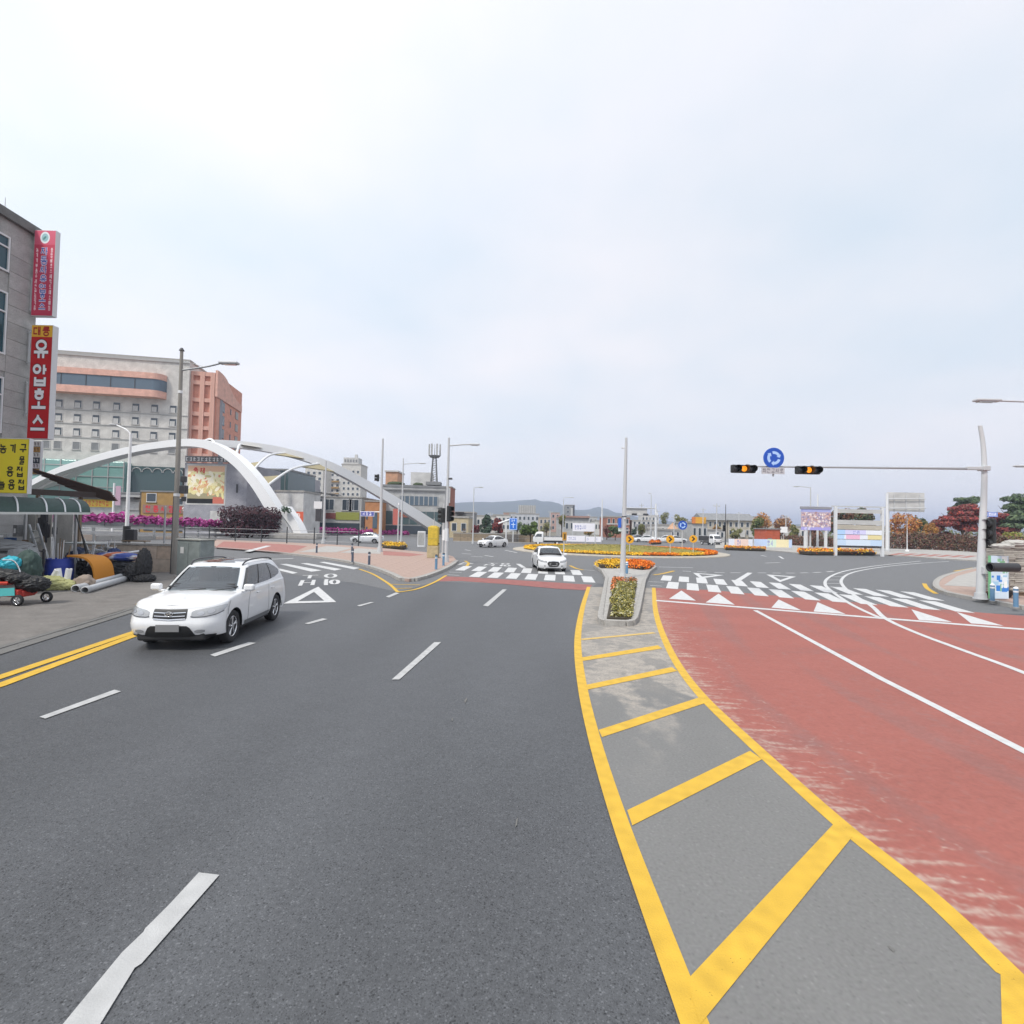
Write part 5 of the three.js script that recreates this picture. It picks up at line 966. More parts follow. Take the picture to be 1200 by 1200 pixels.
const cream = grainy(new THREE.Color(0.72, 0.695, 0.655), 6), white2 = grainy(new THREE.Color(0.74, 0.73, 0.71), 6), lightGrey = grainy(new THREE.Color(0.55, 0.55, 0.54), 5), midGrey = grainy(new THREE.Color(0.30, 0.305, 0.31), 5), salmon = grainy(new THREE.Color(0.80, 0.38, 0.28), 5), salmonPale = grainy(new THREE.Color(0.86, 0.50, 0.40), 5), ochre = grainy(new THREE.Color(0.45, 0.28, 0.10), 4), brick = grainy(new THREE.Color(0.42, 0.16, 0.11), 3), lilac = grainy(new THREE.Color(0.42, 0.42, 0.46), 5);
const greenGlass = new THREE.MeshPhysicalMaterial({ color: new THREE.Color(0.20, 0.36, 0.33), roughness: 0.15 }), darkGreenGlass = new THREE.MeshPhysicalMaterial({ color: new THREE.Color(0.07, 0.11, 0.115), roughness: 0.15 }), bandGlass = new THREE.MeshPhysicalMaterial({ color: new THREE.Color(0.10, 0.14, 0.18), roughness: 0.12 });

// ---- the white and salmon hotel
{
  const d = 110, { b, w, h, X, Y } = block('hotel', 'large white hotel with salmon wing and rounded window band', 20, 213, 416, d, 24, cream, { turn: 0.19, parapet: 0.4 });
  clean(b);
  const y4 = [473, 489, 505.5, 521.5];
  y4.forEach((py, r) => [66.5, 78, 97, 116, 137, 157, 177, 197].forEach((px) => {
    const x = X(px), y = Y(py + 8 - (197 - px) * 0.018, px), f = windowPart(b, x, y, 1.5, 1.75, { frame: white2, glass: r === 3 ? midGrey : M.winGlass });
    if (r < 3) { part(f, 'shade', white2, bx(0.95, 1.05, 0.03, x - 0.1, y + 0.65, 0.062)); }
  }));
  for (const py of [482, 498, 514]) part(b, 'cornice', lightGrey, base(w, 0.14, 0.18, 0, Y(py), 0.05));
  // rounded bay with a strip of glass
  const bay = (y0, y1, out, name, m) => { const s = new THREE.Shape(), x0 = X(20), x1 = X(189); s.moveTo(x0, 0); s.lineTo(x0, -out); s.lineTo(x1 - out, -out); s.absarc(x1 - out, 0, out, -Math.PI / 2, 0, false); s.lineTo(x0, 0); return part(b, name, m, new THREE.ExtrudeGeometry(s, { depth: y1 - y0, bevelEnabled: false, curveSegments: 16 }).rotateX(-Math.PI / 2).translate(0, y0, 0)); };
  bay(Y(463.5), Y(455.5), 2.2, 'bay_band', salmonPale); bay(Y(455.3), Y(442.5), 2.0, 'bay_glass', bandGlass); bay(Y(442.3), Y(435.5), 2.2, 'bay_band', salmonPale);
  for (const px of [85, 110, 135, 160]) part(b, 'mullion', M.darkSteel, base(0.12, Y(442.5) - Y(455.3), 0.1, X(px), Y(455.3), 2.02));
  // green glass hall on the lower storeys
  const g0 = Y(598), g1 = Y(541), gw = X(156) - X(20);
  part(b, 'glass_hall', greenGlass, [base(gw, g1 - g0, 3, (X(20) + X(156)) / 2, g0, 1.5, 0.4)]);
  for (let i = 0; i <= 6; i++) part(b, 'mullion', lightGrey, base(0.16, g1 - g0, 0.14, lerp(X(60), X(155), i / 6), g0, 3.05));
  for (const py of [548, 560, 572]) part(b, 'transom', lightGrey, base(gw, 0.16, 0.13, (X(20) + X(156)) / 2, Y(py), 3.06));
  part(b, 'glass_wing', darkGreenGlass, base(X(213) - X(156.5), Y(545) - g0, 1.4, (X(213) + X(156.5)) / 2, g0, 0.72));
  for (let i = 0; i < 5; i++) part(b, 'arched_light', lightGrey, new THREE.TorusGeometry(0.9, 0.1, 6, 14, Math.PI).translate(X(164 + i * 11), Y(552), 1.45));
  part(b, 'rooftop_edge', lightGrey, base(w + 0.1, 0.5, 0.3, 0, h - 0.5, 0.1));
  // salmon wing: narrow front with framed bays, long flank towards the road
  const sx0 = X(213), sw = X(241) - sx0, sh = Y(430, 228);
  part(b, 'wing', salmon, muv(base(sw + 1.0, sh, 17, sx0 + (sw + 1) / 2 - 0.9, 0, -9.9)));
  for (const px of [216, 228.5, 240]) part(b, 'pilaster', salmonPale, base(0.9, sh + 0.3, 0.9, X(px) - 0.5, 0, -1.2));
  for (const py of [433, 444, 465, 482, 499, 516, 533, 550]) part(b, 'frame_band', salmonPale, base(sw - 0.2, 0.9, 0.5, sx0 + sw / 2 - 0.5, Y(py, 228), -1.12));
  const fx = sx0 + sw + 0.12;
  const side = at(213, 500, d);
  for (let r = 0; r < 7; r++) for (const [z, ww, hh, m] of [[-5.6, 1.4, 2.1, M.winGlass], [-10.5, 0.5, 1.2, M.winGlass], [-14.8, 1.8, 1.7, lightGrey]]) { const y = sh - 6.6 - r * 3.1; const f = part(b, 'window', M.darkSteel, bx(0.08, hh + 0.2, ww + 0.2, fx, y, z)); part(f, 'pane', m, bx(0.08, hh, ww, fx + 0.03, y, z)); }
  part(b, 'stair_strip', lilac, base(0.16, sh - 5, 1.6, fx, 0.5, -4.2));
  const crest = new THREE.Shape(); crest.moveTo(0, 0); crest.quadraticCurveTo(-5, 0.2, -7, -1.2); crest.quadraticCurveTo(-11, -4.0, -17, -4.3); crest.lineTo(-17, -6); crest.lineTo(0, -6);
  part(b, 'curved_parapet', salmonPale, new THREE.ExtrudeGeometry(crest, { depth: 0.5, bevelEnabled: false, curveSegments: 10 }).rotateY(-Math.PI / 2).translate(fx + 0.25, sh + 0.9, -0.8));
}
// ---- shops in front of the hotel
{
  let k = block('shop_building', 'ochre two storey shop with red lettered fascia under the hotel', 166, 249, 577, 98, 9, ochre, { parapet: 0.25, roofMat: midGrey }); clean(k.b);
  windowPart(k.b, k.X(178), k.Y(589), 1.9, 1.7); windowPart(k.b, k.X(226), k.Y(592), 2.6, 1.6, { mull: 1 }); windowPart(k.b, k.X(212), k.Y(592), 1.2, 1.4);
  part(k.b, 'fascia', print(512, 64, (x, w, h) => { x.fillStyle = '#8b6f63'; x.fillRect(0, 0, w, h); ink(x, '전통시장횟집식당', 20, 8, 44, 46, '#c02a34', 9, 0.35); ink(x, '식당', 300, 10, 40, 44, '#f3e9e6', 7, 0.4); }), sheet(k.w * 0.94, 1.6, 0, k.Y(597), 0.12));
  part(k.b, 'shop_front', M.winGlass, base(k.w * 0.9, 1.9, 0.1, 0, 0.4, 0.04));
  k = block('shop_building', 'low shop with bright yellow fascia board left of the ochre shop', 90, 164, 578, 100, 9, lightGrey, { parapet: 0.3, roofMat: midGrey }); clean(k.b);
  part(k.b, 'fascia', print(512, 80, (x, w, h) => { x.fillStyle = '#e8c548'; x.fillRect(0, 0, w, h); ink(x, '중앙건강원떡집', 60, 14, 44, 50, '#e06a2c', 8, 0.25); }), sheet(6.4, 1.5, k.X(115), k.Y(590), 0.1));
  part(k.b, 'canopy', M.darkSteel, base(k.w, 0.3, 1.6, 0, k.Y(584), 0.7)); part(k.b, 'side_sign', white2, base(3.2, 1.6, 0.2, k.X(155), k.Y(597), 0.15));
  for (const px of [100, 112, 124, 140]) windowPart(k.b, k.X(px), 0.6, 1.8, 2.2, { mull: 1, sill: false });
  const ps = at(133, 590, 90), col = thing('banner_pole', 'white banner pole in front of the yellow fascia shop', 'pole', V(ps.x, 0, -90)); part(col, 'shaft', M.whitePaint, cyl(0.18, 0.15, at(133, 566, 90).y)); part(col, 'banner', std(new THREE.Color(0.45, 0.30, 0.38), 0.7), base(0.9, 3.4, 0.05, 0.75, at(133, 592, 90).y, 0));
  // poster hall
  k = block('poster_hall', 'grey building covered by a large yellow and orange poster', 217, 290, 543, 96, 14, lilac, { parapet: 0 }); clean(k.b);
  const pw = k.X(264) - k.X(221), phh = k.Y(546, 242) - k.Y(590, 242);
  part(k.b, 'poster', print(430, 400, (x, w, h) => {
    const g = [['#dfb492', 0, 0, 430, 60], ['#ece2b4', 0, 60, 430, 150], ['#f0ead6', 40, 90, 260, 90], ['#dcc88a', 0, 210, 430, 90], ['#a39a78', 0, 290, 430, 60], ['#c9705c', 300, 330, 130, 70]];
    for (const [c, a, b2, c2, d2] of g) { x.fillStyle = c; x.fillRect(a, b2, c2, d2); }
    for (let i = 0; i < 90; i++) { x.fillStyle = ['#e7dca0', '#d8926e', '#f4ecd2', '#c8bc84', '#e4be8a', '#efe6cc'][i % 6]; x.beginPath(); x.ellipse(rnd() * 430, 60 + rnd() * 260, 8 + rnd() * 36, 4 + rnd() * 16, rnd() * 3, 0, 7); x.fill(); }
    ink(x, '축제', 60, 20, 60, 60, '#c83a2c', 10, 0.3);
  }), sheet(pw, phh, (k.X(264) + k.X(221)) / 2, (k.Y(546, 242) + k.Y(590, 242)) / 2, 0.06));
  part(k.b, 'poster_frame', white2, [base(pw + 0.6, phh + 0.6, 0.05, (k.X(264) + k.X(221)) / 2, k.Y(590, 242) - 0.3, 0.02)]);
  const let0 = thing('roof_lettering', 'row of white roof letters above the yellow and orange poster', 'sign', at(242, 541.5, 95.6));
  part(let0, 'backing', midGrey, base(8, 1.1, 0.1, 0, 0, 0)); for (let i = 0; i < 11; i++) part(let0, 'letter', M.whitePaint, [bx(0.42, 0.12, 0.1, -3.6 + i * 0.72, 0.75 - (i % 3) * 0.06, 0.12), bx(0.12, 0.7, 0.1, -3.6 + i * 0.72 + ((i % 2) - 0.5) * 0.2, 0.5, 0.13), bx(0.36, 0.11, 0.1, -3.6 + i * 0.72, 0.28, 0.12)]);
  part(k.b, 'wall_sign', M.darkSteel, base(0.3, 1.6, 0.1, k.X(279), k.Y(577), 0.06)); part(k.b, 'door_panel', white2, base(2.6, 4.2, 0.12, k.X(257), 0.2, 0.08));
  k = block('glass_hall_building', 'dark green glass building behind the arch foot', 289, 338, 551, 116, 16, darkGreenGlass, { parapet: 0.4, roofMat: midGrey }); clean(k.b);
  for (let i = 0; i < 7; i++) part(k.b, 'mullion', midGrey, base(0.16, k.h, 0.12, lerp(-k.w / 2, k.w / 2, (i + 0.5) / 7), 0, 0.05)); for (const y of [3, 6, 9]) part(k.b, 'transom', midGrey, base(k.w, 0.2, 0.13, 0, y, 0.06));
}
// ---- market hall and flats between the arches
{
  let k = block('market_hall', 'white market hall with slanting grey sheet roofs', 323, 356, 576.5, 91, 8, white2, { parapet: 0.3 }); clean(k.b);
  part(k.b, 'market_board', print(256, 64, (x, w, h) => { x.fillStyle = '#d8664a'; x.fillRect(0, 0, w, h); ink(x, '중앙시장', 30, 10, 42, 44, '#fbeee8', 7, 0.2); }), sheet(k.w * 0.8, 2.0, 0.6, k.Y(606), 0.1));
  k = block('market_wing', 'long grey market wing with small square windows', 356, 424, 583, 132, 20, lightGrey, { parapet: 0.3 }); clean(k.b);
  for (const px of [363, 372, 386, 407, 415]) windowPart(k.b, k.X(px), k.Y(598), 2.6, 2.9, { mull: 1 });
  part(k.b, 'red_board', brick, base(5, 1.7, 0.15, k.X(362), k.Y(608), 0.08)); part(k.b, 'dark_board', std(new THREE.Color(0.2, 0.05, 0.04), 0.6), base(3.2, 1.5, 0.15, k.X(387), k.Y(608), 0.08)); part(k.b, 'green_board', std(new THREE.Color(0.28, 0.30, 0.06), 0.6), base(6, 2, 0.15, k.X(408), k.Y(609), 0.08)); part(k.b, 'shop_front', M.winGlass, base(k.w * 0.95, 2.2, 0.1, 0, 0.4, 0.05));
  for (let i = 0; i < 7; i++) part(k.b, 'roof_sheet', lightGrey, bx(2.2, 0.18, 9, -k.w / 2 + 1.2 + i * 2.1 - 8, k.h + 2.4 - i * 0.22, -4.2).rotateX(0));
  part(k.b, 'plant_room', lilac, base(3.2, 5, 4, k.X(350.5), k.h, -8));
  const flats = (l, p0, p1, top, d, m, rows, cols) => { const q = block('apartment_block', l, p0, p1, top, d, 14, m, { parapet: 0.8 }); clean(q.b); q.b.userData.group = 'apartment blocks behind the arches'; for (let r = 0; r < rows; r++) for (let c = 0; c < cols; c++) windowPart(q.b, lerp(-q.w / 2, q.w / 2, (c + 0.6) / (cols + 0.2)), q.h - 5 - r * 3.4, q.w / cols * 0.5, 1.7, { sill: false }); return q; };
  flats('pale apartment block on the left of the three behind the market', 358, 379, 546, 300, cream, 8, 3);
  const f2 = flats('cream apartment block with tan balconies, middle of the three', 379.5, 400, 549, 330, white2, 8, 3); for (let r = 0; r < 6; r++) part(f2.b, 'balcony', ochre, base(f2.w * 0.8, 1.1, 1, 0, f2.h - 9 - r * 4, 0.55));
  const f3 = flats('tallest cream apartment tower with crowned roof behind the arches', 400.5, 423, 545, 310, cream, 8, 4); part(f3.b, 'crown', white2, [base(9, 4, 8, -1, f3.h + 0.8, -6), base(1.5, 2.4, 1.5, 1, f3.h + 4.8, -6)]); for (let i = 0; i < 5; i++) part(f3.b, 'arched_top', midGrey, bx(0.9, 1.6, 0.2, -4.4 + i * 1.7, f3.h + 2.8, -1.9));
  // modern grey building with telecom mast
  k = block('office_building', 'grey banded office building with roof mast beside the signal pole', 449, 522, 571, 125, 20, lightGrey, { turn: 0.12, parapet: 0.5, roofMat: midGrey }); clean(k.b);
  part(k.b, 'ribbon_window', bandGlass, base(k.w * 0.62, 2.2, 0.12, k.w * 0.08, k.h - 4.4, 0.04)); for (let i = 0; i < 9; i++) part(k.b, 'mullion', lightGrey, base(0.22, 2.2, 0.2, -k.w * 0.22 + i * k.w * 0.075, k.h - 4.4, 0.05));
  part(k.b, 'shop_front', darkGreenGlass, base(k.w * 0.96, 3.2, 0.12, 0, 2.6, 0.04)); for (let i = 0; i < 8; i++) part(k.b, 'mullion', midGrey, base(0.2, 3.2, 0.2, lerp(-k.w * 0.46, k.w * 0.46, i / 7), 2.6, 0.05)); part(k.b, 'red_board', brick, base(k.w * 0.4, 1.5, 0.2, -k.w * 0.1, 4.3, 0.12)); part(k.b, 'ground_floor', M.winGlass, base(k.w * 0.9, 2, 0.1, 0, 0.3, 0.05));
  part(k.b, 'penthouse', white2, muv(base(k.w * 0.36, 3.6, 8, k.w * 0.1, k.h + 0.5, -8))); part(k.b, 'cornice', midGrey, base(k.w * 0.98, 0.3, 0.5, 0, k.h - 0.9, 0.1)); part(k.b, 'roof_plants', std(new THREE.Color(0.06, 0.08, 0.04), 0.9), lump([[-k.w * 0.3, k.h + 0.9, -2, 2, 0.5, 0.8], [k.w * 0.05, k.h + 0.8, -2, 1.2, 0.5, 0.8]], 5, 0.2));
  const mp = at(508.5, 566, 128), mt = at(509, 521, 128), ms = thing('telecom_mast', 'grey lattice telecom mast with antenna ring on the office roof', 'mast', mp), mh = mt.y - mp.y;
  for (const [x, z] of [[-0.5, -0.5], [0.5, -0.5], [-0.5, 0.5], [0.5, 0.5]]) part(ms, 'leg', midGrey, bar(V(x * 1.5, 0, z * 1.5), V(x * 0.7, mh * 0.72, z * 0.7), 0.16, 0.12, 6));
  part(ms, 'lattice', midGrey, Array.from({ length: 12 }, (_, i) => bar(V(-0.6, mh * 0.06 * i, i % 2 ? 0.5 : -0.5), V(0.6, mh * 0.06 * (i + 1), i % 2 ? -0.5 : 0.5), 0.08, 0.08, 5)));
  part(ms, 'platform', midGrey, cyl(1.1, 1.5, 0.5, 0, mh * 0.66, 0, 14)); for (let i = 0; i < 6; i++) part(ms, 'antenna', lightGrey, bx(0.35, 2.9, 0.25, Math.cos(i) * 1.35, mh * 0.66 + 1.9, Math.sin(i) * 1.35)); part(ms, 'lightning_rod', midGrey, bar(V(0, mh * 0.66, 0), V(0, mh, 0), 0.1, 0.05, 6)); part(ms, 'foot', midGrey, base(3.6, 0.8, 3, 0, -0.6, 0));
  k = block('brick_annex', 'red brick annex with pale uprights behind the office building', 511, 529, 571, 150, 10, brick, { parapet: 0.3 }); clean(k.b); for (const px of [515, 520.5, 526]) part(k.b, 'upright', white2, base(1.0, 4.4, 0.3, k.X(px), k.h - 4.6, 0.1));
  k = block('orange_tower', 'orange stair tower with dark slot windows beside the market', 428, 445, 588, 118, 7, grainy(new THREE.Color(0.62, 0.29, 0.13), 4), { parapet: 0.3 }); clean(k.b); part(k.b, 'slot_window', bandGlass, base(1.0, 3.6, 0.2, k.X(440), 1.6, 0.02)); for (const y of [1, 3.6]) part(k.b, 'small_window', bandGlass, base(0.35, 0.9, 0.2, k.X(430.5), y, 0.02)); part(k.b, 'side_screen', M.darkSteel, base(0.8, 4, 0.3, k.X(426), 1.6, 0.04));
  k = block('orange_pavilion', 'pale orange roof pavilion above the office building', 452, 466, 553, 140, 8, grainy(new THREE.Color(0.66, 0.38, 0.24), 4), { parapet: 0 }); clean(k.b); part(k.b, 'eave', white2, base(k.w * 1.15, 0.4, 8.6, 0, k.h, -4));
}
// ================================================================ the white arch bridge
const archWhite = std(new THREE.Color(0.72, 0.725, 0.73), 0.42);
function boxArch(pts, w0, w1, h0, h1, slim = false) {              // box section following a curve, tapering from its ends to the middle
  const c = new THREE.CatmullRomCurve3(pts, false, 'centripetal'), n = 72, rows = [[], [], [], [], []];
  for (let i = 0; i <= n; i++) {
    const u = i / n, p = c.getPointAt(u), t = c.getTangentAt(u), side = V(0, 1, 0).cross(t).normalize(), up = t.clone().cross(side).normalize(), k = u > 0.5 && slim ? 0 : Math.abs(2 * u - 1) ** 1.4, w = lerp(w1, w0, k) / 2, h = lerp(h1, h0, k) / 2 * (slim && u > 0.5 ? lerp(1, 0.85, 2 * u - 1) : 1);
    [[-1, -1], [1, -1], [1, 1], [-1, 1], [-1, -1]].forEach(([a, b], j) => { const q = p.clone().addScaledVector(side, a * w).addScaledVector(up, b * h); rows[j].push([q.x, q.y, q.z]); });
  }
  const gs = []; for (let j = 0; j < 4; j++) gs.push(muv(gridGeo([rows[j], rows[j + 1]]))); return { gs, c };
}
{
  const br = thing('arch_bridge', 'white steel bridge with two leaning arches joined by curved ribs', 'bridge');
  const A = boxArch([at(343, 636, 84), at(323, 598, 84.5), at(300, 562.5, 86), at(273, 535.5, 89), at(240, 520.5, 92), at(180, 523.5, 96), at(110, 540, 100), at(62, 556, 103), at(0, 590, 106)], 1.8, 1.5, 2.2, 1.25, true);
  const B = boxArch([at(512, 620, 118), at(470, 593, 112), at(425, 566.5, 107), at(380, 544, 102), at(330, 529, 98.5), at(280, 521.5, 95.5), at(238, 520, 93.6), at(170, 526, 98.2), at(100, 545, 103), at(20, 584, 108)], 1.9, 1.6, 2.3, 1.25);
  part(br, 'arch', archWhite, A.gs); part(br, 'arch', archWhite, B.gs);
  const tan = grainy(new THREE.Color(0.52, 0.45, 0.28), 3);
  for (const [ua, ub] of [[0.30, 0.50], [0.24, 0.43], [0.18, 0.355], [0.13, 0.29]]) {
    const a = A.c.getPointAt(ua), b = B.c.getPointAt(ub), m = a.clone().lerp(b, 0.45).add(V(0, 1.3, 0)), r = part(br, 'rib', archWhite, tube([a, m, b], 0.2, 20, 8));
    const e = B.c.getPointAt(ub - 0.045), q = new THREE.CatmullRomCurve3([a, m, b]).getPointAt(0.62);
    const g = new THREE.BufferGeometry(); g.setAttribute('position', new THREE.Float32BufferAttribute([b.x, b.y, b.z, q.x, q.y, q.z, e.x, e.y, e.z, b.x, b.y - 0.15, b.z, e.x, e.y - 0.15, e.z, q.x, q.y - 0.15, q.z], 3)); g.computeVertexNormals(); part(r, 'gusset', tan, g);
    const e2 = A.c.getPointAt(ua + 0.035), q2 = new THREE.CatmullRomCurve3([a, m, b]).getPointAt(0.3), g2 = new THREE.BufferGeometry(); g2.setAttribute('position', new THREE.Float32BufferAttribute([a.x, a.y, a.z, q2.x, q2.y, q2.z, e2.x, e2.y, e2.z, a.x, a.y - 0.15, a.z, e2.x, e2.y - 0.15, e2.z, q2.x, q2.y - 0.15, q2.z], 3)); g2.computeVertexNormals(); part(r, 'gusset', tan, g2);
  }
  // second prong of the near foot
  const f = boxArch([at(356, 636, 82.5), at(349, 617, 83), at(335, 597, 83.8)], 1.5, 1.4, 1.5, 1.4); part(br, 'foot_fin', archWhite, f.gs);
  part(br, 'foot_base', M.kerb, muv(base(7.5, 0.9, 4.5, at(350, 630, 83).x, 0, -83, 0.1)));
  const pl = thing('foot_plant', 'small green plant growing on the foot of the arch', 'plant', at(333.5, 598, 82)); part(pl, 'foliage', leafMat, leafCloud([[0, 0.2, 0, 0.6, 0.5, 0.5], [0.7, 0, 0, 0.5, 0.4, 0.4]], 160, 0.16, [L3(0.03, 0.08, 0.035), L3(0.05, 0.12, 0.05)])); part(pl, 'stem', M.trunk, cyl(0.08, 0.05, 0.5, 0, -0.5, 0, 6));
}
// ---- bridge railing with flower boxes
{
  const line = [[62, 613.5, 57], [130, 616, 62], [215, 619, 72], [290, 622.5, 86], [345, 625, 98], [420, 627.5, 115], [505, 629, 130]];
  const top = line.map(([px, py, d]) => at(px, py, d)), c = new THREE.CatmullRomCurve3(top, false, 'centripetal'), n = 22, q = c.getSpacedPoints(n);
  const railing = thing('bridge_railing', 'white double rail along the flower boxes of the bridge', 'railing');
  for (let i = 0; i < n; i++) { const a = q[i], b = q[i + 1]; part(railing, 'rail', white2, [beam(a.clone().add(V(0, -0.15, 0)), b.clone().add(V(0, -0.15, 0)), 0.16, 0.34)]); part(railing, 'rail', white2, beam(a.clone().add(V(0, -0.85, 0)), b.clone().add(V(0, -0.85, 0)), 0.16, 0.3)); }
  for (let i = 0; i <= n; i++) part(railing, 'post', lightGrey, base(0.22, q[i].y, 0.22, q[i].x, 0, q[i].z - 0.16));
  const wall = thing('bridge_wall', 'long grey retaining wall below the white double rail', 'wall');
  for (let i = 0; i < n; i++) { const a = q[i].clone(), b = q[i + 1].clone(), h = Math.min(a.y, b.y) - 1.15; a.y = b.y = h / 2; part(wall, 'wall_panel', i % 3 ? M.paleConcrete : peach[2], muv(beam(a.add(V(0, 0, -0.4)), b.add(V(0, 0, -0.4)), 0.3, h))); }
  const boxGeo = base(0.44, 0.4, 1), flowers = [0, 1, 2].map(() => leafCloud(Array.from({ length: 9 }, (_, i) => [rr(-0.25, 0.25), 0.55 + rr(-0.12, 0.22), -0.5 + (i + 0.5) / 9, 0.42, 0.34, 0.12]), 420, 0.12, PINK));
  const N = 34, Q = c.getSpacedPoints(N), side = ['nearest the peach stone wall', 'behind the lamp post', 'right of the lamp post', 'left of the arch foot', 'right of the arch foot', 'at its far right end'];
  for (let i = 0; i < N; i++) {
    const a = Q[i], b = Q[i + 1], d = b.clone().sub(a);
    const f = thing('flower_box', `box of magenta flowers on the bridge rail, ${['first', 'second', 'third', 'fourth', 'fifth', 'sixth', 'seventh', 'eighth', 'ninth', 'tenth', 'eleventh', 'twelfth', 'thirteenth', 'fourteenth', 'fifteenth', 'sixteenth', 'seventeenth'][i < 17 ? i : N - 1 - i]} from the ${i < 17 ? 'left' : 'right'} end`, 'flower box', a.clone().lerp(b, 0.5).add(V(0, 0.02, -0.05)), Math.atan2(d.x, d.z), 'magenta flower boxes on the bridge rail');
    part(f, 'trough', midGrey, boxGeo).scale.z = d.length() * 0.96;
    part(f, 'blossoms', petalMat, flowers[i % 3]).scale.set(1.2, 1.3 + 0.3 * ((i * 7) % 5) / 4, d.length() * 1.06);
  }
}
// dark maroon shrubs under the glass building
[[276, 603, 78, 2.4], [291, 601, 80, 3.0], [308, 602, 82, 2.9], [320, 605, 84, 2.0]].forEach(([px, py, d, r], i) => {
  const p = at(px, py, d), t = thing('maroon_tree', ['dark maroon tree, leftmost of four behind the flower boxes', 'dark maroon tree, second of four behind the flower boxes', 'dark maroon tree, third of four behind the flower boxes', 'dark maroon tree, right one of four next to the arch foot'][i], 'tree', V(p.x, 0, p.z), 0, 'maroon trees behind the flower boxes');
  part(t, 'trunk', M.trunk, cyl(0.16, 0.1, p.y)); part(t, 'crown', leafMat, leafCloud([[0, p.y * 0.8, 0, r, 1.6, r * 0.8], [-r * 0.5, p.y + 0.3, 0.2, r * 0.6, 1, r * 0.6], [r * 0.5, p.y + 0.2, 0, r * 0.6, 1, r * 0.6], [0, p.y * 0.4, 0, r, 1.4, r * 0.7]], 1500, 0.2, [L3(0.055, 0.014, 0.022), L3(0.035, 0.012, 0.018), L3(0.09, 0.02, 0.03)]));
});
// ---- pedestrian fence, bollards, signals and lamps round the plaza
{
  const fn = thing('pedestrian_fence', 'black pedestrian fence with slim posts behind the brick plaza', 'fence');
  const pts = [[216, 634], [245, 634.6], [275.5, 635.6], [306, 636.8], [336, 638], [368, 639], [395, 640], [420, 641]].map(([x, y]) => G(x, y));
  const black2 = std(new THREE.Color(0.03, 0.035, 0.04), 0.5);
  pts.forEach((p) => part(fn, 'post', black2, [base(0.1, 2.0, 0.1, p.x, 0.1, p.z)]));
  for (let i = 0; i + 1 < pts.length; i++) for (const y of [0.5, 1.1, 1.7]) part(fn, 'rail', M.steel, bar(pts[i].clone().setY(y), pts[i + 1].clone().setY(y), 0.025, 0.025, 6));
}
function bollard(label, px, py, mat, h = 0.85, cap = M.darkSteel, by = 0.14) {
  const p = G(px, py, by), b = thing('bollard', label, 'bollard', p, 0, 'bollards at the crossings');
  part(b, 'post', mat, cyl(0.075, 0.075, h - 0.08, 0, 0, 0, 16)); part(b, 'cap', cap, new THREE.SphereGeometry(0.08, 14, 8, 0, 7, 0, 1.6).scale(1, 0.9, 1).translate(0, h - 0.08, 0)); part(b, 'band', M.paleGrey, cyl(0.078, 0.078, 0.06, 0, h * 0.72, 0, 16)); part(b, 'foot_ring', M.steel, cyl(0.1, 0.1, 0.03, 0, 0, 0, 16));
  return b;
}
bollard('dark blue bollard on pale paving near the arch foot', 371, 648, M.darkBollard);
bollard('dark bollard behind the other one near the slip crossing', 412.4, 650, M.darkBollard, 0.95);
bollard('dark bollard at the plaza kerb by the slip crossing', 413, 659, M.darkBollard, 0.95);
bollard('dark bollard right of the slip crossing, nearest the plaza tip', 432.5, 662.3, M.darkBollard);
bollard('blue bollard at the plaza edge beside the yellow shade cover', 511, 667.5, M.bollard, 0.9);
bollard('blue bollard behind another beside the signal lamp post', 519.6, 663, M.bollard, 0.85);
bollard('grey blue bollard by the tall pole on the splitter island, left one', 730, 674.6, M.bollard, 0.62, M.paleGrey);
bollard('grey blue bollard by the tall pole on the splitter island, right one', 734.5, 672.6, M.bollard, 0.72, M.paleGrey);
bollard('blue bollard with pale top beside the signal mast', 1163, 704.5, M.bollard, 0.72, M.whitePaint);
bollard('blue bollard with pale top nearest the right edge', 1190.5, 712, M.bollard, 0.78, M.whitePaint);
function lamp(label, base0, topY, armTo, { r = 0.11, mat = M.greyPaint, headL = 0.75, at0, group } = {}) {
  const p = at0 ?? G(...base0, 0), t = at(base0[0], topY, -p.z), s = thing('street_lamp', label, 'street lamp', V(p.x, 0, p.z), 0, group), h = t.y;
  part(s, 'pole', mat, cyl(r, r * 0.55, h, 0, 0, 0, 14)); part(s, 'base_cover', mat, cyl(r * 1.7, r * 1.4, 0.5, 0, 0.1, 0, 14));
  if (armTo) { const e = at(armTo[0], armTo[1], -p.z).sub(s.position); part(s, 'arm', mat, tube([V(0, e.y - Math.abs(e.x) * 0.06, 0), V(e.x * 0.5, e.y - 0.02, 0), V(e.x * 0.8, e.y, 0)], r * 0.38, 12, 8)); part(s, 'lamp_head', M.greyPaint, bx(headL, 0.12, 0.28, e.x - Math.sign(e.x) * headL * 0.4, e.y, 0, 0.05)); part(s, 'lens', lensMat, bx(headL * 0.6, 0.03, 0.2, e.x - Math.sign(e.x) * headL * 0.4, e.y - 0.07, 0)); }
  return { s, p, h };
}
const sigBlack = std(new THREE.Color(0.02, 0.022, 0.022), 0.5), amberLit = std(new THREE.Color(0.5, 0.16, 0.01), 0.4, { emissive: new THREE.Color(1.0, 0.33, 0.02), emissiveIntensity: 0.75 }), lensOff = std(new THREE.Color(0.03, 0.035, 0.04), 0.25);
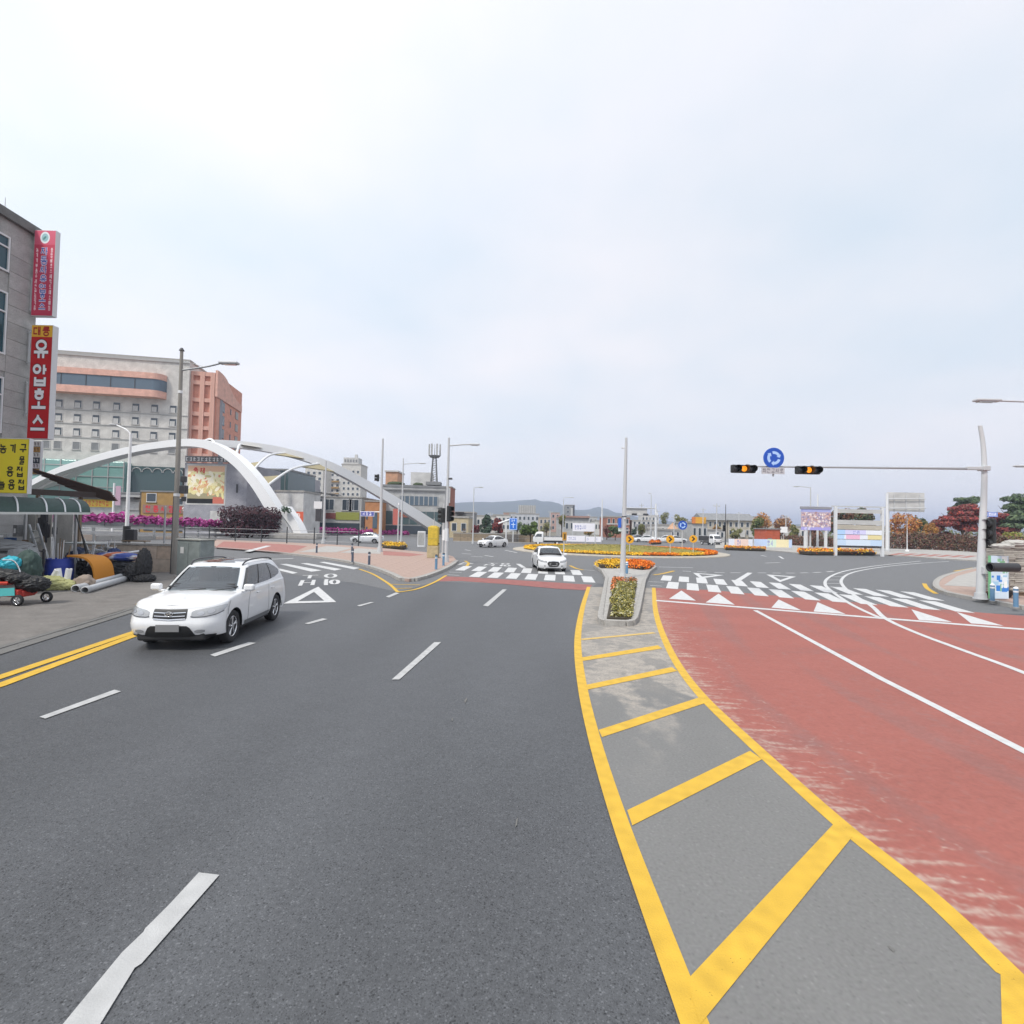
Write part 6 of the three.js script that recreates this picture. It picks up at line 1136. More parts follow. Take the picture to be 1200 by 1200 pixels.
function signalHead(parent, x, y, z, n, r, { horizontal = false, lit = -1, turn = 0 } = {}) {
  const g = new THREE.Group(); g.name = 'signal_head'; parent.add(g); g.position.set(x, y, z); g.rotation.y = turn;
  const L = n * r * 2.35 + 0.05; part(g, 'housing', sigBlack, horizontal ? bx(L, r * 2.5, 0.2, 0, 0, 0, 0.05) : bx(r * 2.5, L, 0.2, 0, 0, 0, 0.05));
  for (let i = 0; i < n; i++) { const k = (i - (n - 1) / 2) * r * 2.35, [dx, dy] = horizontal ? [k, 0] : [0, -k]; part(g, 'lens', i === lit ? amberLit : lensOff, new THREE.SphereGeometry(r * 0.95, 18, 8, 0, 7, 0, 0.9).scale(1.22, 0.6, 1.22).rotateX(Math.PI / 2).translate(dx, dy, 0.06)); part(g, 'visor', sigBlack, new THREE.CylinderGeometry(r * 1.05, r * 1.05, 0.24, 18, 1, true, Math.PI * 0.55 - Math.PI / 2 + 0.15, Math.PI * 1.2).rotateX(Math.PI / 2).rotateZ(-0.3).translate(dx, dy, 0.21)); }
  return g;
}
{
  let k = lamp('bare tall signal pole with street name plate on the brick plaza', [445, 648.5], 514, null, { r: 0.15 });
  k.s.name = numbered('signal_pole'); k.s.userData.category = 'signal pole';
  const yy = (py) => at(445, py, -k.p.z).y; signalHead(k.s, -0.35, yy(560), 0, 2, 0.13, { turn: -1.2 }); part(k.s, 'bracket', M.greyPaint, bar(V(0, yy(560), 0), V(-0.3, yy(560), 0), 0.03));
  part(k.s, 'sign_arm', M.whitePaint, bar(V(0, yy(600), 0), V(-1.9, yy(600), 0), 0.05)); part(k.s, 'street_name_plate', print(256, 84, (x, w, h) => { x.fillStyle = '#5a62a8'; x.fillRect(0, 0, w, h); x.strokeStyle = '#e8e8f4'; x.lineWidth = 6; x.strokeRect(4, 4, w - 8, h - 8); ink(x, '시장길', 34, 18, 46, 46, '#f0f0f8', 7, 0.35); }), bx(1.25, 0.45, 0.05, -1.2, yy(602.5), 0.06));
  k = lamp('tall street lamp with signal heads at the corner of the plaza', [522.5, 661], 513, [561, 521], { r: 0.13, headL: 0.7 });
  const y2 = (py) => at(523, py, -k.p.z).y; signalHead(k.s, 0.16, y2(602), 0.1, 3, 0.15, { turn: 1.0 }); signalHead(k.s, -0.3, y2(604), -0.15, 3, 0.14, { turn: -2.0 }); part(k.s, 'camera', M.darkSteel, bx(0.28, 0.13, 0.14, 0.18, y2(561), 0.05, 0.03)); part(k.s, 'strap', M.paleGrey, cyl(0.14, 0.14, 0.9, 0, 1.6, 0)); part(k.s, 'sign_plate', M.whitePaint, bx(0.16, 0.75, 0.05, -0.2, y2(627), 0.12));
  k = lamp('second signal post with dark heads behind the yellow shade cover', [518.5, 656], 590, null, { r: 0.09 }); k.s.name = numbered('signal_pole'); k.s.userData.category = 'signal pole'; signalHead(k.s, -0.25, at(518, 603, -k.p.z).y, 0, 3, 0.15, { turn: -0.8 });
  lamp('slim street lamp standing behind the yellow flower bed', [470, 638.5], 537, [498, 543], { r: 0.13, headL: 0.9 });
  k = lamp('grey street lamp at the right side of the arch foot', [379, 638], 540, [396, 546], { r: 0.16, headL: 0.01 }); k.s.children.filter((c) => /arm|lamp_head|lens/.test(c.name)).forEach((c) => k.s.remove(c)); k.s.name = numbered('steel_post'); tag(k.s, 'grey steel post with square plate right of the arch foot', 'post'); part(k.s, 'square_plate', M.paleGrey, bx(1.0, 0.9, 0.06, -0.8, at(379, 592, -k.p.z).y, 0.05)); part(k.s, 'dark_panel', M.darkSteel, bx(0.7, 1.5, 0.08, -0.75, at(379, 602, -k.p.z).y - 0.2, -0.05));
  // red pedestrian sign post on the bed, folded yellow shade
  let p = G(466, 641); const ps = thing('banner_post', 'thin post with small red banner by the yellow flower bed', 'post', V(p.x, 0, p.z)); part(ps, 'shaft', M.greyPaint, cyl(0.08, 0.08, 5)); part(ps, 'banner', std(new THREE.Color(0.45, 0.13, 0.11), 0.7), base(0.6, 1.9, 0.05, -0.35, 2.6, 0)); part(ps, 'cap', M.whitePaint, cyl(0.1, 0.06, 0.2, 0, 5));
  p = G(507.5, 653.5, 0.14); const sh = thing('folded_sunshade', 'folded sunshade in a yellow cover on a cream block', 'sunshade', p);
  part(sh, 'block', grainy(new THREE.Color(0.60, 0.50, 0.30), 1), muv(base(0.86, 0.95, 0.86, 0, 0, 0, 0.03))); part(sh, 'cover', std(new THREE.Color(0.78, 0.56, 0.06), 0.7, { map: rep(grain, 0.8) }), [muv(base(0.80, 1.5, 0.80, 0, 0.95, 0, 0.08)), muv(base(0.5, 0.12, 0.5, 0, 2.4, 0, 0.05))]); part(sh, 'finial', M.greyPaint, cyl(0.05, 0.03, 0.6, 0.02, 2.5, 0, 8)); part(sh, 'strap', std(new THREE.Color(0.5, 0.4, 0.08), 0.7), base(0.83, 0.05, 0.83, 0, 1.5, 0)); part(sh, 'crank', M.darkSteel, bx(0.12, 0.12, 0.2, 0.42, 1.1, 0, 0.02));
  p = at(494, 634, 62); const ub = thing('utility_box', 'small pale utility box left of the folded sunshade', 'cabinet', V(p.x, 0, -62)); part(ub, 'case', M.paleGrey, base(0.9, 1.9, 0.6, 0, 0, 0, 0.03)); part(ub, 'door', lightGrey, bx(0.75, 1.5, 0.02, 0, 1.0, 0.31));
}
// ================================================================ flower beds
function bed(label, outlinePx, h, colors, n, size, y0 = 0.12) {
  const pts = outlinePx.map(([x, y]) => G(x, y, y0)), b = thing('flower_bed', label, 'flower bed'), c = pts.reduce((s, p) => s.add(p), V()).divideScalar(pts.length);
  part(b, 'soil', std(new THREE.Color(0.05, 0.04, 0.028), 0.95), slab(pts, y0, y0 + h * 0.5, 0.03));
  const blobs = []; let minX = 1e9, maxX = -1e9, minZ = 1e9, maxZ = -1e9; for (const p of pts) { minX = Math.min(minX, p.x); maxX = Math.max(maxX, p.x); minZ = Math.min(minZ, p.z); maxZ = Math.max(maxZ, p.z); }
  const inside = (x, z) => { let k = false; for (let i = 0, j = pts.length - 1; i < pts.length; j = i++) if ((pts[i].z > z) !== (pts[j].z > z) && x < (pts[j].x - pts[i].x) * (z - pts[i].z) / (pts[j].z - pts[i].z) + pts[i].x) k = !k; return k; };
  for (let i = 0; i < 260; i++) { const x = rr(minX, maxX), z = rr(minZ, maxZ); if (inside(x, z)) blobs.push([x, y0 + h * 0.5, z, 0.35, h * 0.55, 0.35]); }
  part(b, 'blossoms', petalMat, leafCloud(blobs.length ? blobs : [[c.x, y0 + h / 2, c.z, 0.5, h * 0.5, 0.5]], n, size, colors));
  return b;
}
bed('bright yellow marigold bed on the splitter island, left of the pole', [[700, 663.5], [704, 661], [718, 660], [734.5, 660.4], [734.5, 665.5], [718, 666], [704, 666]], 0.42, YEL, 4200, 0.055, 0.14);
bed('orange marigold bed on the splitter island, right of the pole', [[735.5, 660.4], [752, 660.8], [763, 663.5], [763.5, 666.5], [752, 668], [735.5, 665.8]], 0.42, ORA, 4200, 0.055, 0.14);
bed('yellow flower bed round the lamp post beyond the brick plaza', [[447, 640.5], [452, 638.4], [470, 638.8], [477, 641.5], [472, 643], [452, 642.6]], 0.5, YEL, 1500, 0.08, 0.14);
bed('orange flower bed in front of the banners beyond the roundabout', [[850, 641.5], [895, 643.6], [897, 645.3], [850, 643.8]], 0.5, YEL.concat(ORA), 1600, 0.1);
bed('long orange and yellow flower bed before the striped board', [[936, 646], [1020, 647.6], [1026, 650], [950, 649.8], [936, 648.6]], 0.6, YEL.concat(ORA), 3000, 0.1);
bed('small orange flower bed behind the roundabout lawn', [[761, 637], [772, 636.4], [775, 637.8], [764, 638.4]], 0.7, ORA, 900, 0.12, 0.0);
// planter bed on the splitter island
{
  const q = [[711, 725], [739.5, 725.5], [746.5, 683], [720, 681.5]].map(([x, y]) => G(x, y, 0.165)), b = thing('planter_bed', 'bed of low yellow green plants edged with orange flowers on the splitter island', 'plant bed');
  part(b, 'soil', std(new THREE.Color(0.055, 0.045, 0.03), 0.95), slab(q, 0.13, 0.2));
  const pick = (u, v) => q[0].clone().lerp(q[1], u).lerp(q[3].clone().lerp(q[2], u), v), blobs = [];
  for (let i = 0; i < 190; i++) { const p = pick(rr(0.08, 0.92), rr(0.01, 0.93)); blobs.push([p.x, 0.25, p.z, 0.13, 0.09 + 0.05 * noise(p.x * 3, p.z * 3), 0.13]); }
  part(b, 'plants', leafMat, leafCloud(blobs, 9000, 0.042, [L3(0.27, 0.24, 0.04), L3(0.36, 0.30, 0.06), L3(0.16, 0.16, 0.03), L3(0.42, 0.36, 0.10), L3(0.07, 0.08, 0.02), L3(0.55, 0.52, 0.32)]));
  const ob = []; for (let i = 0; i < 40; i++) { const p = i < 26 ? pick(rr(0.02, 0.98), rr(0.95, 1)) : pick(i % 2 ? 0.0 : 0.02, rr(0.6, 1)); ob.push([p.x, 0.32, p.z, 0.12, 0.13, 0.12]); }
  part(b, 'blossoms', petalMat, leafCloud(ob, 1500, 0.035, [L3(0.75, 0.2, 0.06), L3(0.8, 0.3, 0.14), L3(0.08, 0.1, 0.03)]));
}
// ================================================================ roundabout centre
{
  const mound = structure('lawn');
  const grassTex = tex(512, 512, (u, v, i, j) => { const n = tnoise(u, v, 6, 1) * 0.5 + tnoise(u, v, 40, 3) * 0.6 + (hash(i, j) - 0.5) * 0.2; return [0.66 + n * 0.22, 0.62 + n * 0.2, 0.30 + n * 0.14]; });
  const prof = [[0.01, 0.72], [3, 0.68], [6, 0.55], [8.5, 0.38], [10.1, 0.2], [10.3, 0.12]].map(([a, b]) => new THREE.Vector2(a, b));
  part(mound, 'turf', std(new THREE.Color(0.62, 0.6, 0.5), 0.95, { map: rep(grassTex, 5) }), muv(new THREE.LatheGeometry(prof, 72).translate(RC.x, 0, RC.z)));
  const bl = []; for (let i = 0; i < 900; i++) { const a = rr(0, 6.283), r = 10.1 * Math.sqrt(rnd()); bl.push([RC.x + r * Math.cos(a), 0.74 - 0.0052 * r * r, RC.z + r * Math.sin(a), 0.3, 0.05, 0.3]); }
  const gr = part(scene, 'grass', leafMat, leafCloud(bl, 14000, 0.05, [L3(0.26, 0.23, 0.06), L3(0.34, 0.29, 0.08), L3(0.16, 0.18, 0.04), L3(0.42, 0.35, 0.12)], 0.2)); tag(gr, 'straw coloured short grass on the roundabout lawn', 'grass', null, 'stuff');
  const rim = thing('flower_border', 'ring of yellow and orange marigolds round the roundabout lawn', 'flower border'), yb = [], obl = [];
  for (let i = 0; i < 300; i++) { const a = i / 300 * 6.283, p = [RC.x + 10.75 * Math.cos(a), 0.30, RC.z + 10.75 * Math.sin(a), 0.42, 0.2, 0.42]; (noise(a * 1.6, 3) + Math.cos(a) * 0.35 > 0.05 ? obl : yb).push(p); }
  part(rim, 'yellow_blossoms', petalMat, leafCloud(yb, 10000, 0.075, YEL)); part(rim, 'orange_blossoms', petalMat, leafCloud(obl, 10000, 0.075, [...ORA, L3(0.8, 0.36, 0.02)])); part(rim, 'soil', std(new THREE.Color(0.06, 0.045, 0.03), 0.95), new THREE.TorusGeometry(10.75, 0.36, 8, 72).scale(1, 1, 0.35).rotateX(Math.PI / 2).translate(RC.x, 0.15, RC.z));
}
const chevMat = print(128, 128, (x) => { x.fillStyle = '#e0a21c'; x.fillRect(0, 0, 128, 128); x.strokeStyle = '#2a2416'; x.lineWidth = 24; x.beginPath(); x.moveTo(44, 26); x.lineTo(82, 64); x.lineTo(44, 102); x.stroke(); }), amberBoard = std(new THREE.Color(0.72, 0.36, 0.03), 0.5);
function disc(r, n = 32) { return new THREE.CircleGeometry(r, n); }
[[738, 632, 51.5, 'chevron sign beside the tall island pole, leftmost of three'], [785.5, 632, 52.5, 'chevron sign in the middle of the roundabout edge'], [812.5, 631.5, 56, 'chevron sign at the right end of the roundabout']].forEach(([px, py, d, l], i) => {
  const p = at(px, py, d), s = thing('chevron_sign', 'round yellow ' + l, 'sign', V(p.x, 0, p.z), -0.1 - i * 0.12, 'chevron signs round the roundabout'); part(s, 'post', M.greyPaint, cyl(0.04, 0.04, p.y, 0, 0, -0.06)); part(s, 'plate', amberBoard, cyl(0.42, 0.42, 0.05, 0, 0, 0, 28).rotateX(Math.PI / 2).translate(0, p.y, -0.03)); part(s, 'print', chevMat, disc(0.39).translate(0, p.y, 0.025));
});
{ const p = at(661, 628.5, 52), s = thing('warning_board', 'narrow yellow board on a post at the left of the lawn', 'sign', V(p.x, 0, p.z), 0.9); part(s, 'post', M.greyPaint, cyl(0.05, 0.05, p.y)); part(s, 'plate', amberBoard, bx(0.75, 0.85, 0.05, 0, p.y, 0.06, 0.02)); part(s, 'mark', sigBlack, bx(0.2, 0.5, 0.02, 0, p.y, 0.09)); }
// round blue roundabout signs
const roundMat = print(256, 256, (x) => {
  x.fillStyle = '#1b4fb4'; x.fillRect(0, 0, 256, 256); x.strokeStyle = '#a9c8f2'; x.lineWidth = 36; const R = 70;
  for (let i = 0; i < 3; i++) { const a = i * 2.094 + 0.25; x.beginPath(); x.arc(128, 128, R, a, a + 1.35); x.stroke(); const e = a + 1.35, cx = 128 + R * Math.cos(e), cy = 128 + R * Math.sin(e); x.fillStyle = '#a9c8f2'; x.beginPath(); x.moveTo(cx + 34 * Math.cos(e), cy + 34 * Math.sin(e)); x.lineTo(cx - 34 * Math.cos(e), cy - 34 * Math.sin(e)); x.lineTo(cx - 34 * Math.sin(e), cy + 34 * Math.cos(e)); x.fill(); }
});
function roundSign(parent, x, y, z, r) { part(parent, 'disc', M.blue, cyl(r, r, 0.04, 0, 0, 0, 36).rotateX(Math.PI / 2).translate(x, y, z - 0.04)); part(parent, 'print', roundMat, disc(r * 0.95, 40).translate(x, y, z + 0.004)); }
{ const p = at(800, 615.5, 66), s = thing('roundabout_sign', 'small round blue roundabout sign on a post beyond the lawn', 'sign', V(p.x, 0, p.z)); part(s, 'post', M.greyPaint, cyl(0.06, 0.06, p.y + 0.4, 0, 0, -0.1)); roundSign(s, 0, p.y, 0.02, 0.58); }
// tall pole on the splitter island
{
  const p = G(729.5, 677.5, 0.14), s = thing('camera_pole', 'tall tapering grey pole on the splitter island between the marigolds', 'pole', p, 0); s.rotation.z = -0.012;
  const h = at(735, 513, -p.z).y - p.y; part(s, 'pole', M.greyPaint, cyl(0.15, 0.065, h, 0, 0, 0, 18)); part(s, 'base_cover', M.greyPaint, cyl(0.19, 0.17, 0.25, 0, 0, 0, 18)); const yy = (py) => at(730, py, -p.z).y - p.y;
  part(s, 'loudspeaker', M.paleGrey, [bx(0.16, 0.07, 0.1, -0.16, yy(525), 0, 0.02), bar(V(-0.1, yy(525), 0), V(0, yy(525), 0), 0.015)]); part(s, 'collar', M.darkSteel, cyl(0.135, 0.13, 0.05, 0, yy(606), 0, 18));
  part(s, 'sign_plate', M.blue, bx(0.12, 0.5, 0.3, -0.22, yy(613), -0.05, 0.01)); part(s, 'sign_plate', std(new THREE.Color(0.6, 0.7, 0.66), 0.5), bx(0.2, 0.17, 0.04, -0.2, yy(621), 0.02, 0.01)); part(s, 'bracket', M.paleGrey, bx(0.1, 0.08, 0.08, 0, yy(607.5), 0.15, 0.02));
}
// ================================================================ signal mast with its long arm on the right
{
  const p = G(1149, 702, 0.14), d = -p.z, s = thing('signal_mast', 'curved white signal mast with a long arm over the red lanes', 'signal mast', p);
  const rel = (px, py) => at(px, py, d).sub(p).setZ(0), pts = [rel(1149, 702), rel(1150.5, 640), rel(1153, 580), rel(1153.5, 550), rel(1152, 520), rel(1148.5, 499)];
  const c = new THREE.CatmullRomCurve3(pts), n = 40, rows = []; for (let i = 0; i <= n; i++) { const u = i / n, q = c.getPointAt(u), r = lerp(0.16, 0.075, u); rows.push(Array.from({ length: 21 }, (_, k) => [q.x + r * Math.cos(k * Math.PI / 10), q.y, q.z + r * Math.sin(k * Math.PI / 10)])); }
  part(s, 'mast', std(new THREE.Color(0.56, 0.575, 0.58), 0.45), gridGeo(rows)); part(s, 'base_plate', M.greyPaint, [cyl(0.26, 0.26, 0.04), cyl(0.22, 0.2, 0.25)]);
  const a0 = rel(1158, 549.5), a1 = rel(868, 546.5); part(s, 'arm', M.steel, bar(a0, a1, 0.055, 0.03, 12)); part(s, 'arm_clamp', M.greyPaint, [bx(0.7, 0.13, 0.16, rel(1142, 549).x, rel(1142, 549).y, 0.02, 0.02), bx(0.3, 0.2, 0.34, rel(1153, 549).x, rel(1153, 549).y, 0, 0.03)]);
  const h1 = rel(869, 550), h2 = rel(944, 551.5); signalHead(s, h1.x, h1.y, 0.14, 3, 0.135, { horizontal: true, lit: 1 }); signalHead(s, h2.x, h2.y, 0.14, 3, 0.135, { horizontal: true, lit: 1 });
  for (const q of [h1, h2]) part(s, 'hanger', M.steel, bx(0.12, 0.2, 0.06, q.x + 0.25, q.y + 0.12, 0.02));
  const rs = rel(905.5, 537), g = new THREE.Group(); g.name = 'round_sign'; s.add(g); roundSign(g, rs.x, rs.y, 0.1, 0.43); const pl = rel(904.5, 552);
  part(s, 'text_plate', print(256, 72, (x, w, h) => { x.fillStyle = '#b9b9bd'; x.fillRect(0, 0, w, h); ink(x, '회전교차로', 10, 10, 40, 50, '#77777e', 7, 0.2); }), bx(0.95, 0.26, 0.03, pl.x, pl.y, 0.1)); part(s, 'sign_hanger', M.steel, bx(0.06, 1.0, 0.04, rs.x, (rs.y + pl.y) / 2, 0.05));
  const sh = rel(1155.5, 625); signalHead(s, sh.x + 0.08, sh.y, 0.05, 3, 0.17, { turn: -1.15 }); const st = rel(1159, 603); part(s, 'street_plate', print(128, 64, (x, w, h) => { x.fillStyle = '#8aa0dc'; x.fillRect(0, 0, w, h); ink(x, '로터리', 12, 12, 30, 38, '#f2f5ff', 6, 0.15); }), bx(0.42, 0.2, 0.03, st.x + 0.05, st.y, 0.1));
  part(s, 'junction_box', M.greyPaint, bx(0.22, 0.3, 0.14, 0.02, rel(1149, 668).y, 0.2, 0.02));
}
// lamps whose posts stand outside the frame on the right
for (const [hx, hy, bxp, by, l] of [[1143, 469, 1262, 716, 'street lamp reaching in from the right with a flat grey head'], [1189, 546, 1262, 682, 'farther street lamp whose head just enters at the right edge']]) {
  const p = G(bxp, by), e = at(hx, hy, -p.z).sub(V(p.x, 0, p.z)).setZ(0), s = thing('street_lamp', l, 'street lamp', V(p.x, 0, p.z)); part(s, 'pole', M.greyPaint, cyl(0.12, 0.08, e.y + 0.25)); part(s, 'arm', M.greyPaint, tube([V(0, e.y - 0.12, 0), V(e.x * 0.5, e.y - 0.02, 0), V(e.x * 0.85, e.y, 0)], 0.035, 10, 8)); part(s, 'lamp_head', M.greyPaint, bx(0.95, 0.1, 0.28, e.x + 0.45, e.y, 0, 0.04)); part(s, 'lens', lensMat, bx(0.6, 0.03, 0.2, e.x + 0.4, e.y - 0.06, 0));
}
// ---- pallets of paving stones, pipe, cone on the right pavement
{
  const P = (px, py) => G(px, py, 0.14), stones = [new THREE.Color(0.58, 0.54, 0.48), new THREE.Color(0.64, 0.60, 0.53), new THREE.Color(0.50, 0.46, 0.41)].map((c) => grainy(c, 0.7));
  const sx = [[1177, 697, 0.5, 23, 'narrow stack of grey paving stones right behind the black pipe'], [1196, 699, 0.95, 25, 'tall stack of grey paving stones at the right edge'], [1184, 701, 0.5, 13, 'low stack of paving stones carrying the black pipe']];
  for (const [px, py, w, n, l] of sx) { const p = P(px, py), s = thing('stone_stack', l, 'stones', V(p.x, 0.14, p.z - 0.6), 0, 'stacks of paving stones'); for (let i = 0; i < n; i++) for (let k = 0; k < 2; k++) part(s, 'stone', stones[(i + k) % 3], muv(bx(w / 2 + rr(-0.02, 0.02), 0.07, 0.7 + rr(-0.05, 0.05), (k - 0.5) * w / 2 + rr(-0.015, 0.015), 0.22 + i * 0.083, rr(-0.03, 0.03), 0.012))); part(s, 'pallet', M.wood, [base(w + 0.1, 0.03, 0.8, 0, 0.13, 0), ...[-0.3, 0, 0.3].map((z) => base(w + 0.1, 0.12, 0.08, 0, 0, z))]); }
  let p = at(1190, 637, 21); tag(part(scene, 'white_sack', grainy(new THREE.Color(0.62, 0.60, 0.56), 0.5), lump([[p.x, p.y, p.z, 0.42, 0.15, 0.4], [p.x - 0.6, p.y - 0.12, p.z + 0.05, 0.4, 0.11, 0.35]], 10, 0.15, 3)), 'pale sacks lying on top of the paving stones', 'sack');
  p = at(1175, 665, 19.8); const tubeThing = thing('black_pipe', 'wide black plastic pipe lying level before the stone stacks', 'pipe', V(p.x - 0.5, p.y - 0.17, p.z)); part(tubeThing, 'shell', std(new THREE.Color(0.035, 0.036, 0.04), 0.45), new THREE.LatheGeometry([[0.14, 0], [0.175, 0], [0.175, 1.05], [0.14, 1.05], [0.14, 0]].map(([a, b]) => new THREE.Vector2(a, b)), 28).rotateZ(-Math.PI / 2).translate(0, 0.175, 0)); part(tubeThing, 'end_ring', M.rubber, new THREE.TorusGeometry(0.17, 0.016, 8, 28).rotateY(Math.PI / 2).translate(0.02, 0.175, 0));
  p = P(1157, 697); const cone = thing('orange_drum', 'orange plastic barrier post standing beside the signal mast', 'barrier', V(p.x + 0.05, 0.14, p.z)); part(cone, 'body', std(new THREE.Color(0.66, 0.13, 0.05), 0.5), cyl(0.13, 0.11, 0.72, 0, 0.04, 0, 18)); part(cone, 'collar', std(new THREE.Color(0.6, 0.55, 0.45), 0.6), cyl(0.115, 0.06, 0.16, 0, 0.76, 0, 18)); part(cone, 'foot', M.rubber, cyl(0.2, 0.18, 0.05, 0, 0, 0, 18));
  p = P(1176, 700); tag(part(scene, 'black_tub', std(new THREE.Color(0.03, 0.03, 0.032), 0.6), [new THREE.LatheGeometry([[0.001, 0], [0.22, 0], [0.36, 0.26], [0.37, 0.3], [0.33, 0.28], [0.2, 0.04]].map(([a, b]) => new THREE.Vector2(a, b)), 24).translate(p.x, 0.15, p.z)]), 'black rubber tub under the black pipe', 'tub');
  p = at(1171, 648, 21); const pb = thing('paint_board', 'board with pale blue and white paper leaning by the stone stacks', 'board', V(p.x, 0.14, p.z)); part(pb, 'panel', print(128, 200, (x) => { x.fillStyle = '#cfe0ee'; x.fillRect(0, 0, 128, 200); for (let i = 0; i < 40; i++) { x.fillStyle = ['#3c86d8', '#e8f0f6', '#a8cfe8', '#f4f6f2', '#8fc29a'][i % 5]; x.fillRect(rnd() * 110, rnd() * 180, 10 + rnd() * 34, 8 + rnd() * 26); } }), bx(0.72, 1.75, 0.05, 0, 0.95, 0, 0.01)); part(pb, 'edge', std(new THREE.Color(0.2, 0.5, 0.25), 0.6), bx(0.06, 1.75, 0.06, -0.4, 0.95, 0)); part(pb, 'strut', M.wood, bar(V(0, 1.5, -0.05), V(0, 0, -0.5), 0.03));
  p = P(1170, 696); const gb = part(scene, 'green_sack', grainy(new THREE.Color(0.42, 0.50, 0.30), 0.5), lump([[p.x + 0.05, 0.62, p.z - 0.5, 0.42, 0.5, 0.3]], 10, 0.14, 3)); tag(gb, 'pale green sack between the black pipe and the tub', 'sack');
}
// ================================================================ trees
function tree(name, label, px, pyBase, pyTop, d, halfPx, colors, { n = 1600, leaf = 0.2, layers = 0, group, trunkH = 0.45, squash = 1 } = {}) {
  const bp = at(px, pyBase, d), h = at(px, pyTop, d).y, r = halfPx / 600 * d, t = thing(name, label, 'tree', V(bp.x, 0, bp.z), 0, group), cy = h * (0.5 + trunkH / 2), ch = h - h * trunkH;
  const limbs = [bar(V(0, -0.1, 0), V(0.05, h * (trunkH + 0.15), 0), 0.05 + h * 0.022, 0.04 + h * 0.012, 8)];
  for (let i = 0; i < 6; i++) { const a = i * 1.05 + rnd(); limbs.push(bar(V(0.03, h * trunkH * rr(0.7, 1), 0), V(Math.cos(a) * r * 0.6, h * rr(0.6, 0.85), Math.sin(a) * r * 0.6), 0.03 + h * 0.008, 0.02, 6)); }
  part(t, 'trunk', M.trunk, limbs);
  const bl = [];
  if (layers) for (let i = 0; i < layers; i++) for (let k = 0; k < 4; k++) { const a = rr(0, 6.28), t2 = 1 - 0.45 * i / layers, q = r * rr(0.15, 0.62) * t2; bl.push([Math.cos(a) * q, h * trunkH + ch * (i + rr(0.2, 0.8)) / layers, Math.sin(a) * q, r * rr(0.28, 0.48) * t2, ch / layers * rr(0.4, 0.62), r * rr(0.28, 0.48)]); }
  else for (let i = 0; i < 9; i++) { const a = rr(0, 6.28), q = r * rr(0.2, 0.62), y = rr(-0.32, 0.36); bl.push([Math.cos(a) * q, cy + y * ch, Math.sin(a) * q, r * rr(0.32, 0.5), ch * rr(0.18, 0.28) * squash, r * rr(0.32, 0.5)]); }
  part(t, 'crown', leafMat, leafCloud(bl, n, leaf, colors)); return t;
}
const GRN = [L3(0.081, 0.135, 0.041), L3(0.121, 0.176, 0.047), L3(0.061, 0.101, 0.034)], DGR = [L3(0.041, 0.081, 0.054), L3(0.061, 0.101, 0.061)], OLV = [L3(0.203, 0.216, 0.068), L3(0.149, 0.162, 0.054), L3(0.257, 0.230, 0.081)], RED = [L3(0.20, 0.075, 0.055), L3(0.17, 0.05, 0.045), L3(0.324, 0.041, 0.041), L3(0.216, 0.030, 0.035), L3(0.405, 0.081, 0.047)], MAR = [L3(0.149, 0.024, 0.035), L3(0.216, 0.041, 0.041), L3(0.095, 0.020, 0.027)], ORG = [L3(0.513, 0.230, 0.054), L3(0.405, 0.176, 0.047), L3(0.567, 0.297, 0.081)], PINE = [L3(0.095, 0.149, 0.074), L3(0.135, 0.189, 0.081), L3(0.068, 0.108, 0.054)], BRW = [L3(0.216, 0.095, 0.068), L3(0.270, 0.135, 0.081), L3(0.149, 0.068, 0.047), L3(0.162, 0.135, 0.068)];
tree('evergreen_tree', 'dark green tree left of the blue direction board', 569, 634, 604, 92, 9, DGR, { n: 1500, trunkH: 0.15 });
tree('maroon_tree', 'dark maroon tree left of the dark green tree by the wall', 557, 634, 612, 95, 6, MAR, { n: 900, trunkH: 0.3 });
tree('maroon_tree', 'red brown tree between the dark green tree and blue board', 583, 634, 607, 95, 8, [...MAR, ...RED], { n: 1200, trunkH: 0.3 });
tree('broadleaf_tree', 'bright green spreading tree behind the white truck', 621.5, 635, 613, 84, 13, [L3(0.09, 0.16, 0.03), L3(0.13, 0.19, 0.04), L3(0.06, 0.10, 0.025)], { n: 2200, trunkH: 0.42, squash: 1.1 });
tree('olive_tree', 'thin olive tree behind the yellow board by the long banner', 658, 632, 603, 130, 6, OLV, { n: 800 });
tree('maroon_tree', 'reddish bush tree left of the tall island pole', 711, 632, 615, 120, 7, [...MAR, ...BRW], { n: 900, trunkH: 0.2 });
tree('broadleaf_tree', 'dull green tree right behind the tall island pole', 721, 632, 617, 115, 8, GRN, { n: 900, trunkH: 0.2 });
tree('evergreen_tree', 'small dark tree right of the tall island pole', 743, 632, 617, 118, 4, DGR, { n: 500, trunkH: 0.15 });
tree('olive_tree', 'round olive tree behind the chevron signs', 779, 634, 600, 180, 6.5, OLV, { n: 900 });
tree('olive_tree', 'olive tree behind the small round blue sign', 797, 634, 603, 175, 9, OLV, { n: 1100 });
tree('broadleaf_tree', 'green tree in front of the orange trees by the banners', 887, 638, 607, 105, 11, [...GRN, ...OLV], { n: 1700, trunkH: 0.3 });
tree('autumn_tree', 'tall rust orange tree, left of the two behind the red hut', 894, 638, 600, 128, 14, ORG, { n: 1800, trunkH: 0.3, group: 'autumn trees behind the banners' });
tree('autumn_tree', 'rust orange tree behind the red hut, right of the tall one', 914, 639, 605, 130, 15, [...ORG, ...BRW], { n: 1800, trunkH: 0.25, group: 'autumn trees behind the banners' });
tree('olive_tree', 'olive yellow tree left of the picture board', 931, 641, 616, 105, 7, OLV, { n: 1000, trunkH: 0.25 });
